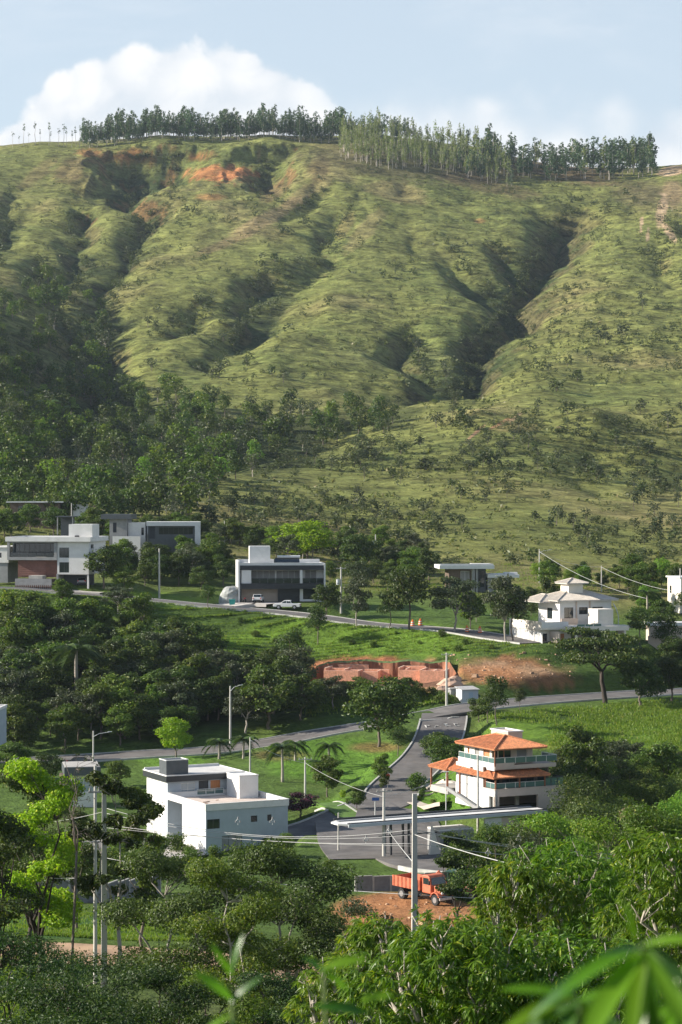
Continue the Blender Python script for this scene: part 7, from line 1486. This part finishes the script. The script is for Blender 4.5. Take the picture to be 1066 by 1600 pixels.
def hanging_tree(label, px, D, top, wpx, seed, ntip, L=.20, leafparts=0, leafm=LF_MANGO, per=12):
    rs = np.random.RandomState(seed); x, y = gp(px, D); h = hrow(px, D, top); cr = wpx*y/F/2; z = hz(x, y)
    blobs = []
    for i in range(16):
        a = i*2.4; u = (i+.5)/16; R = cr*.75*math.sqrt(max(.05, 1-(u*1.25-.35)**2)); s = cr*rs.uniform(.3, .45); blobs.append((R*math.cos(a)*rs.uniform(.5, 1), R*math.sin(a)*rs.uniform(.5, 1), h*(.30+.70*u)-s*.5, s, s, s*.9))
    B = np.array(blobs); k = rs.choice(len(B), ntip, p=(B[:, 3]**2)/(B[:, 3]**2).sum()); d = rs.normal(size=(ntip, 3)); d[:, 2] = np.abs(d[:, 2])*.9-.25; d /= np.linalg.norm(d, axis=1)[:, None]
    T = B[k, :3]+d*B[k, 3:6]*rs.uniform(.75, 1.08, (ntip, 1)); n = ntip*per
    C0 = np.repeat(T, per, 0); o = np.repeat(d, per, 0); az_ = rs.uniform(0, 6.28, n); al = np.stack([np.cos(az_), np.sin(az_), rs.uniform(-1.6, .15, n)], 1)+o*.6; al /= np.linalg.norm(al, axis=1)[:, None]
    ll = L*rs.uniform(.7, 1.25, n); up = np.tile([0, 0, 1.0], (n, 1))+rs.normal(size=(n, 3))*.3; b = np.cross(al, up); b /= np.linalg.norm(b, axis=1)[:, None]; nn = np.cross(b, al)
    w_ = (ll*.115)[:, None]; l_ = ll[:, None]; dr = np.array([0, 0, -1.0])
    p0 = C0; p1 = C0+al*l_*.45+dr*l_*.03; p2 = C0+al*l_*.98+dr*l_*.22
    V = np.stack([p0, p1-b*w_+nn*w_*.5, p1, p1+b*w_+nn*w_*.5, p2], 1)   # folded leaf: two halves
    base = np.arange(n)*5; Fq = np.stack([np.stack([base, base+1, base+4, base+2], 1), np.stack([base, base+2, base+4, base+3], 1)], 1).reshape(-1, 4)
    r = empty('tree', (x, y, z), 0, label=label, cat='tree'); single = np.zeros(n, bool)
    if leafparts:
        vis_ = -(p1[:, 1])/cr+.6*(p1[:, 2]/h); cand = np.argsort(-vis_)[:leafparts*4]; single[rs.choice(cand, leafparts, replace=False)] = True
    keep = ~single; Fk = Fq.reshape(n, 2, 4)[keep].reshape(-1, 4)
    tag(link('crown', npmesh('crown', V.reshape(-1, 3), Fk, [leafm]), r), kind='stuff' if leafparts else None)
    if leafparts:
        lm_ = []
        for q in range(5):
            s = (.8, .9, 1, 1.1, 1.2)[q]*L; W_ = s*.12; vs = []; fs = []
            for j in range(7):
                t = j/6; wv = W_*math.sin(math.pi*min(.98, t*.92+.05))**.8; c = (s*t, 0, -.25*s*t*t); vs += [(c[0], -wv, c[2]+wv*.5), c, (c[0], wv, c[2]+wv*.5)]
            for j in range(6): fs += [(j*3, j*3+1, j*3+4, j*3+3), (j*3+1, j*3+2, j*3+5, j*3+4)]
            me = bpy.data.meshes.new('leaf'); me.from_pydata(vs, [], fs); me.materials.append(leafm); lm_.append(me)
        for i in np.where(single)[0]:
            M = Matrix(((al[i][0], b[i][0], nn[i][0]), (al[i][1], b[i][1], nn[i][1]), (al[i][2], b[i][2], nn[i][2]))); o_ = link('leaf', lm_[i % 5], r, tuple(C0[i])); o_.rotation_euler = M.to_euler()
    tb = MB(); p, rr = limb(rs, (0, 0, -.5), (0, 0, h*.3), .16, .12, .1, 4); tb.tube(p, rr, 8)
    for q in blobs:
        p, rr = limb(rs, (0, 0, h*.28), q[:3], .09, .03, .2, 5, .06); tb.tube(p, rr, 5)
        for e in range(4): dd_ = rs.normal(size=3); dd_[2] = abs(dd_[2]); dd_ /= np.linalg.norm(dd_); p2, r2 = limb(rs, p[4], tuple(np.array(q[:3])+dd_*np.array(q[3:6])), .025, .008, .15, 3); tb.tube(p2, r2, 4)
    link('trunk', tb.mesh('trunk', BARKL, True), r); return r
hanging_tree('bright tree of hanging narrow leaves crossing the foot of the nearest pole', 600, 40, 1432, 240, 301, 900, .20, 280)
hanging_tree('glossy hanging-leaved tree right of the nearest pole', 812, 44, 1345, 240, 302, 1300, .20, 280)
hanging_tree('tall glossy hanging-leaved tree at the right side', 900, 50, 1322, 340, 303, 1900, .21, 280)
hanging_tree('glossy hanging-leaved tree cut by the right edge', 1050, 46, 1300, 300, 304, 1600, .20, 280)
hanging_tree('lower hanging-leaved tree at the bottom middle right', 710, 31, 1440, 380, 305, 1400, .17, 240)
hanging_tree('lower hanging-leaved tree at the bottom right', 900, 31, 1470, 420, 306, 1300, .17, 240)
hanging_tree('small hanging-leaved tree at the bottom centre', 530, 36, 1500, 190, 307, 500, .16, 160)
fg(850, 84, 1290, 'grey-green fine-leaved tree behind the hanging-leaved ones', 230, LF_GREY, BARKL, 12000, .16, .08, 300, 26, .2, .16, twigs=3)
fg(960, 92, 1255, 'light green tree with upright shoots near the right edge', 231, LF_LITE, BARK, 12000, .17, .10, 240, 26, .2, .16, twigs=3)
fg(1045, 96, 1240, 'mid green tree rising at the right edge above the hanging leaves', 232, LF_MID, BARK, 12000, .18, .10, 220, 26, .2, .16, twigs=3)
fg(790, 120, 1275, 'dark green bushy tree just under the long canopy', 233, LF_DARK, BARK, 11000, .2, .12, 190, 24, .15, .16)
fg(880, 140, 1255, 'yellow-tipped green tree under the beige house', 234, LF_LITE, BARK, 11000, .22, .13, 170, 24, .15, .16)
fg(715, 158, 1292, 'feathery dark tree covering the gatehouse end of the canopy', 235, LF_DARK, BARKD, 8000, .2, .12, 90, 20, .3, .14, flat=.4)
fg(1000, 150, 1250, 'brownish dry shrub on the slope at the right', 236, leafmat('dry_leaves', (.12, .09, .055), (.19, .14, .08), None, .2), BARK, 7000, .2, .1, 120, 20, .15, .12)
LF_NEARS = [LF_NEAR, leafmat('near_dark_leaves', (.035, .12, .010), (.06, .17, .015), None, .35, .3, varo=.2, spec=.6)]
# blurred plants close to the lens: every leaf a part
def near_leaf(Ls, Ws, seed):
    rs = np.random.RandomState(seed); n = 12; vs = []; fs = []; cv = rs.uniform(.1, .35)
    for j in range(n+1):
        t = j/n; wv = Ws/2*math.sin(math.pi*min(.985, t*.93+.04))**.75; zc = -cv*Ls*t*t; vs += [(Ls*t, -wv, zc+wv*.35), (Ls*t, 0, zc), (Ls*t, wv, zc+wv*.35)]
    for j in range(n): fs += [(j*3, j*3+1, j*3+4, j*3+3), (j*3+1, j*3+2, j*3+5, j*3+4)]
    me = bpy.data.meshes.new('leaf'); me.from_pydata(vs, [], fs); me.materials.append(LF_NEARS[seed % 2]); me.polygons.foreach_set('use_smooth', [True]*len(fs)); me.update(); return me
NL = [near_leaf(1, .24, i) for i in range(4)]
def sprig(label, px, row, d, leaves, stem_to=None):
    """leaves: (dx px, dy px, length px, heading deg in view, towards-camera tilt, scale width)"""
    m = d/F; x = (px-533)*m; z = CZ-(row-770)*m; y = d; g = CZ-1.7-.235*d; r = empty('leafy_plant', (x, y, g), 0, label=label, cat='plant')
    b = MB(); P = [(.06, .03, -.1), (.05, .02, (z-g)*.4), (.02, 0, (z-g)*.8), (0, 0, z-g)]; b.tube(P, [.009, .008, .006, .004], 6); b.obj('stem', mat('green_stem', (.12, .18, .05), .5), r)
    for i, (dx, dy, L, hd, tilt, wv) in enumerate(leaves):
        o = link('leaf', NL[i % 4], r, (dx*m, rnd.uniform(-.03, .03), z-g-dy*m)); L = L*m; o.scale = (L, L*wv, L); a = math.radians(hd)
        X = Vector((math.cos(a)*math.cos(math.radians(tilt)), -math.sin(math.radians(tilt)), math.sin(a)*math.cos(math.radians(tilt)))); up = Vector((-.3, -.55, .8)); Yv = up.cross(X).normalized(); Zv = X.cross(Yv); o.rotation_euler = Matrix((X, Yv, Zv)).transposed().to_euler()
sprig('large blurred bright green leaf fan at the bottom right corner', 1000, 1478, 2.6, [(0, 0, 150, 190, 30, .75), (0, 4, 200, 204, 5, .6), (0, 8, 215, 218, 45, .8), (0, 8, 190, 233, 0, .6), (6, 10, 200, 252, 40, .75), (8, 6, 170, -86, 5, .6), (8, 2, 180, -62, 45, .75), (8, 0, 150, -38, 10, .6), (0, -4, 60, 110, 10, 1.0), (0, 0, 90, 165, 40, .8), (4, 0, 110, 20, 30, .7)])
sprig('second blurred leaf fan low at the bottom right', 905, 1562, 2.8, [(0, 0, 150, 188, 30, .8), (0, 0, 150, 206, 0, .7), (0, 0, 120, 165, 5, .7), (0, 0, 120, 235, 40, .8), (0, 0, 100, 20, 15, .8), (5, 0, 150, -40, 40, .7), (5, 0, 120, -75, 10, .7)])
sprig('third blurred leaf fan at the very corner of the photo', 1050, 1560, 2.7, [(0, 0, 130, 200, 40, .8), (0, 0, 130, 228, 5, .7), (0, 0, 120, 250, 40, .8), (0, 0, 110, 130, 15, .7), (0, 0, 100, 60, 15, .7)])
sprig('small blurred light green sprig at the bottom left centre', 362, 1560, 3.4, [(0, 0, 70, 135, 10, 1), (0, 5, 62, 50, 10, .9), (0, -30, 60, 120, 10, .8), (0, 30, 56, -60, 20, 1), (0, 20, 60, 205, 10, 1), (0, -40, 60, 80, 0, .8), (2, 40, 60, 235, 0, .9)])
sprig('blurred pale leaf tip pointing up near the bottom centre', 505, 1512, 3.6, [(0, 0, 70, 25, 10, 1.2), (0, 0, 40, 140, 10, 1.2), (0, 4, 46, -30, 10, 1.2), (-10, 60, 80, 3, 5, 1.2), (60, 50, 50, 20, 5, 1.5)])
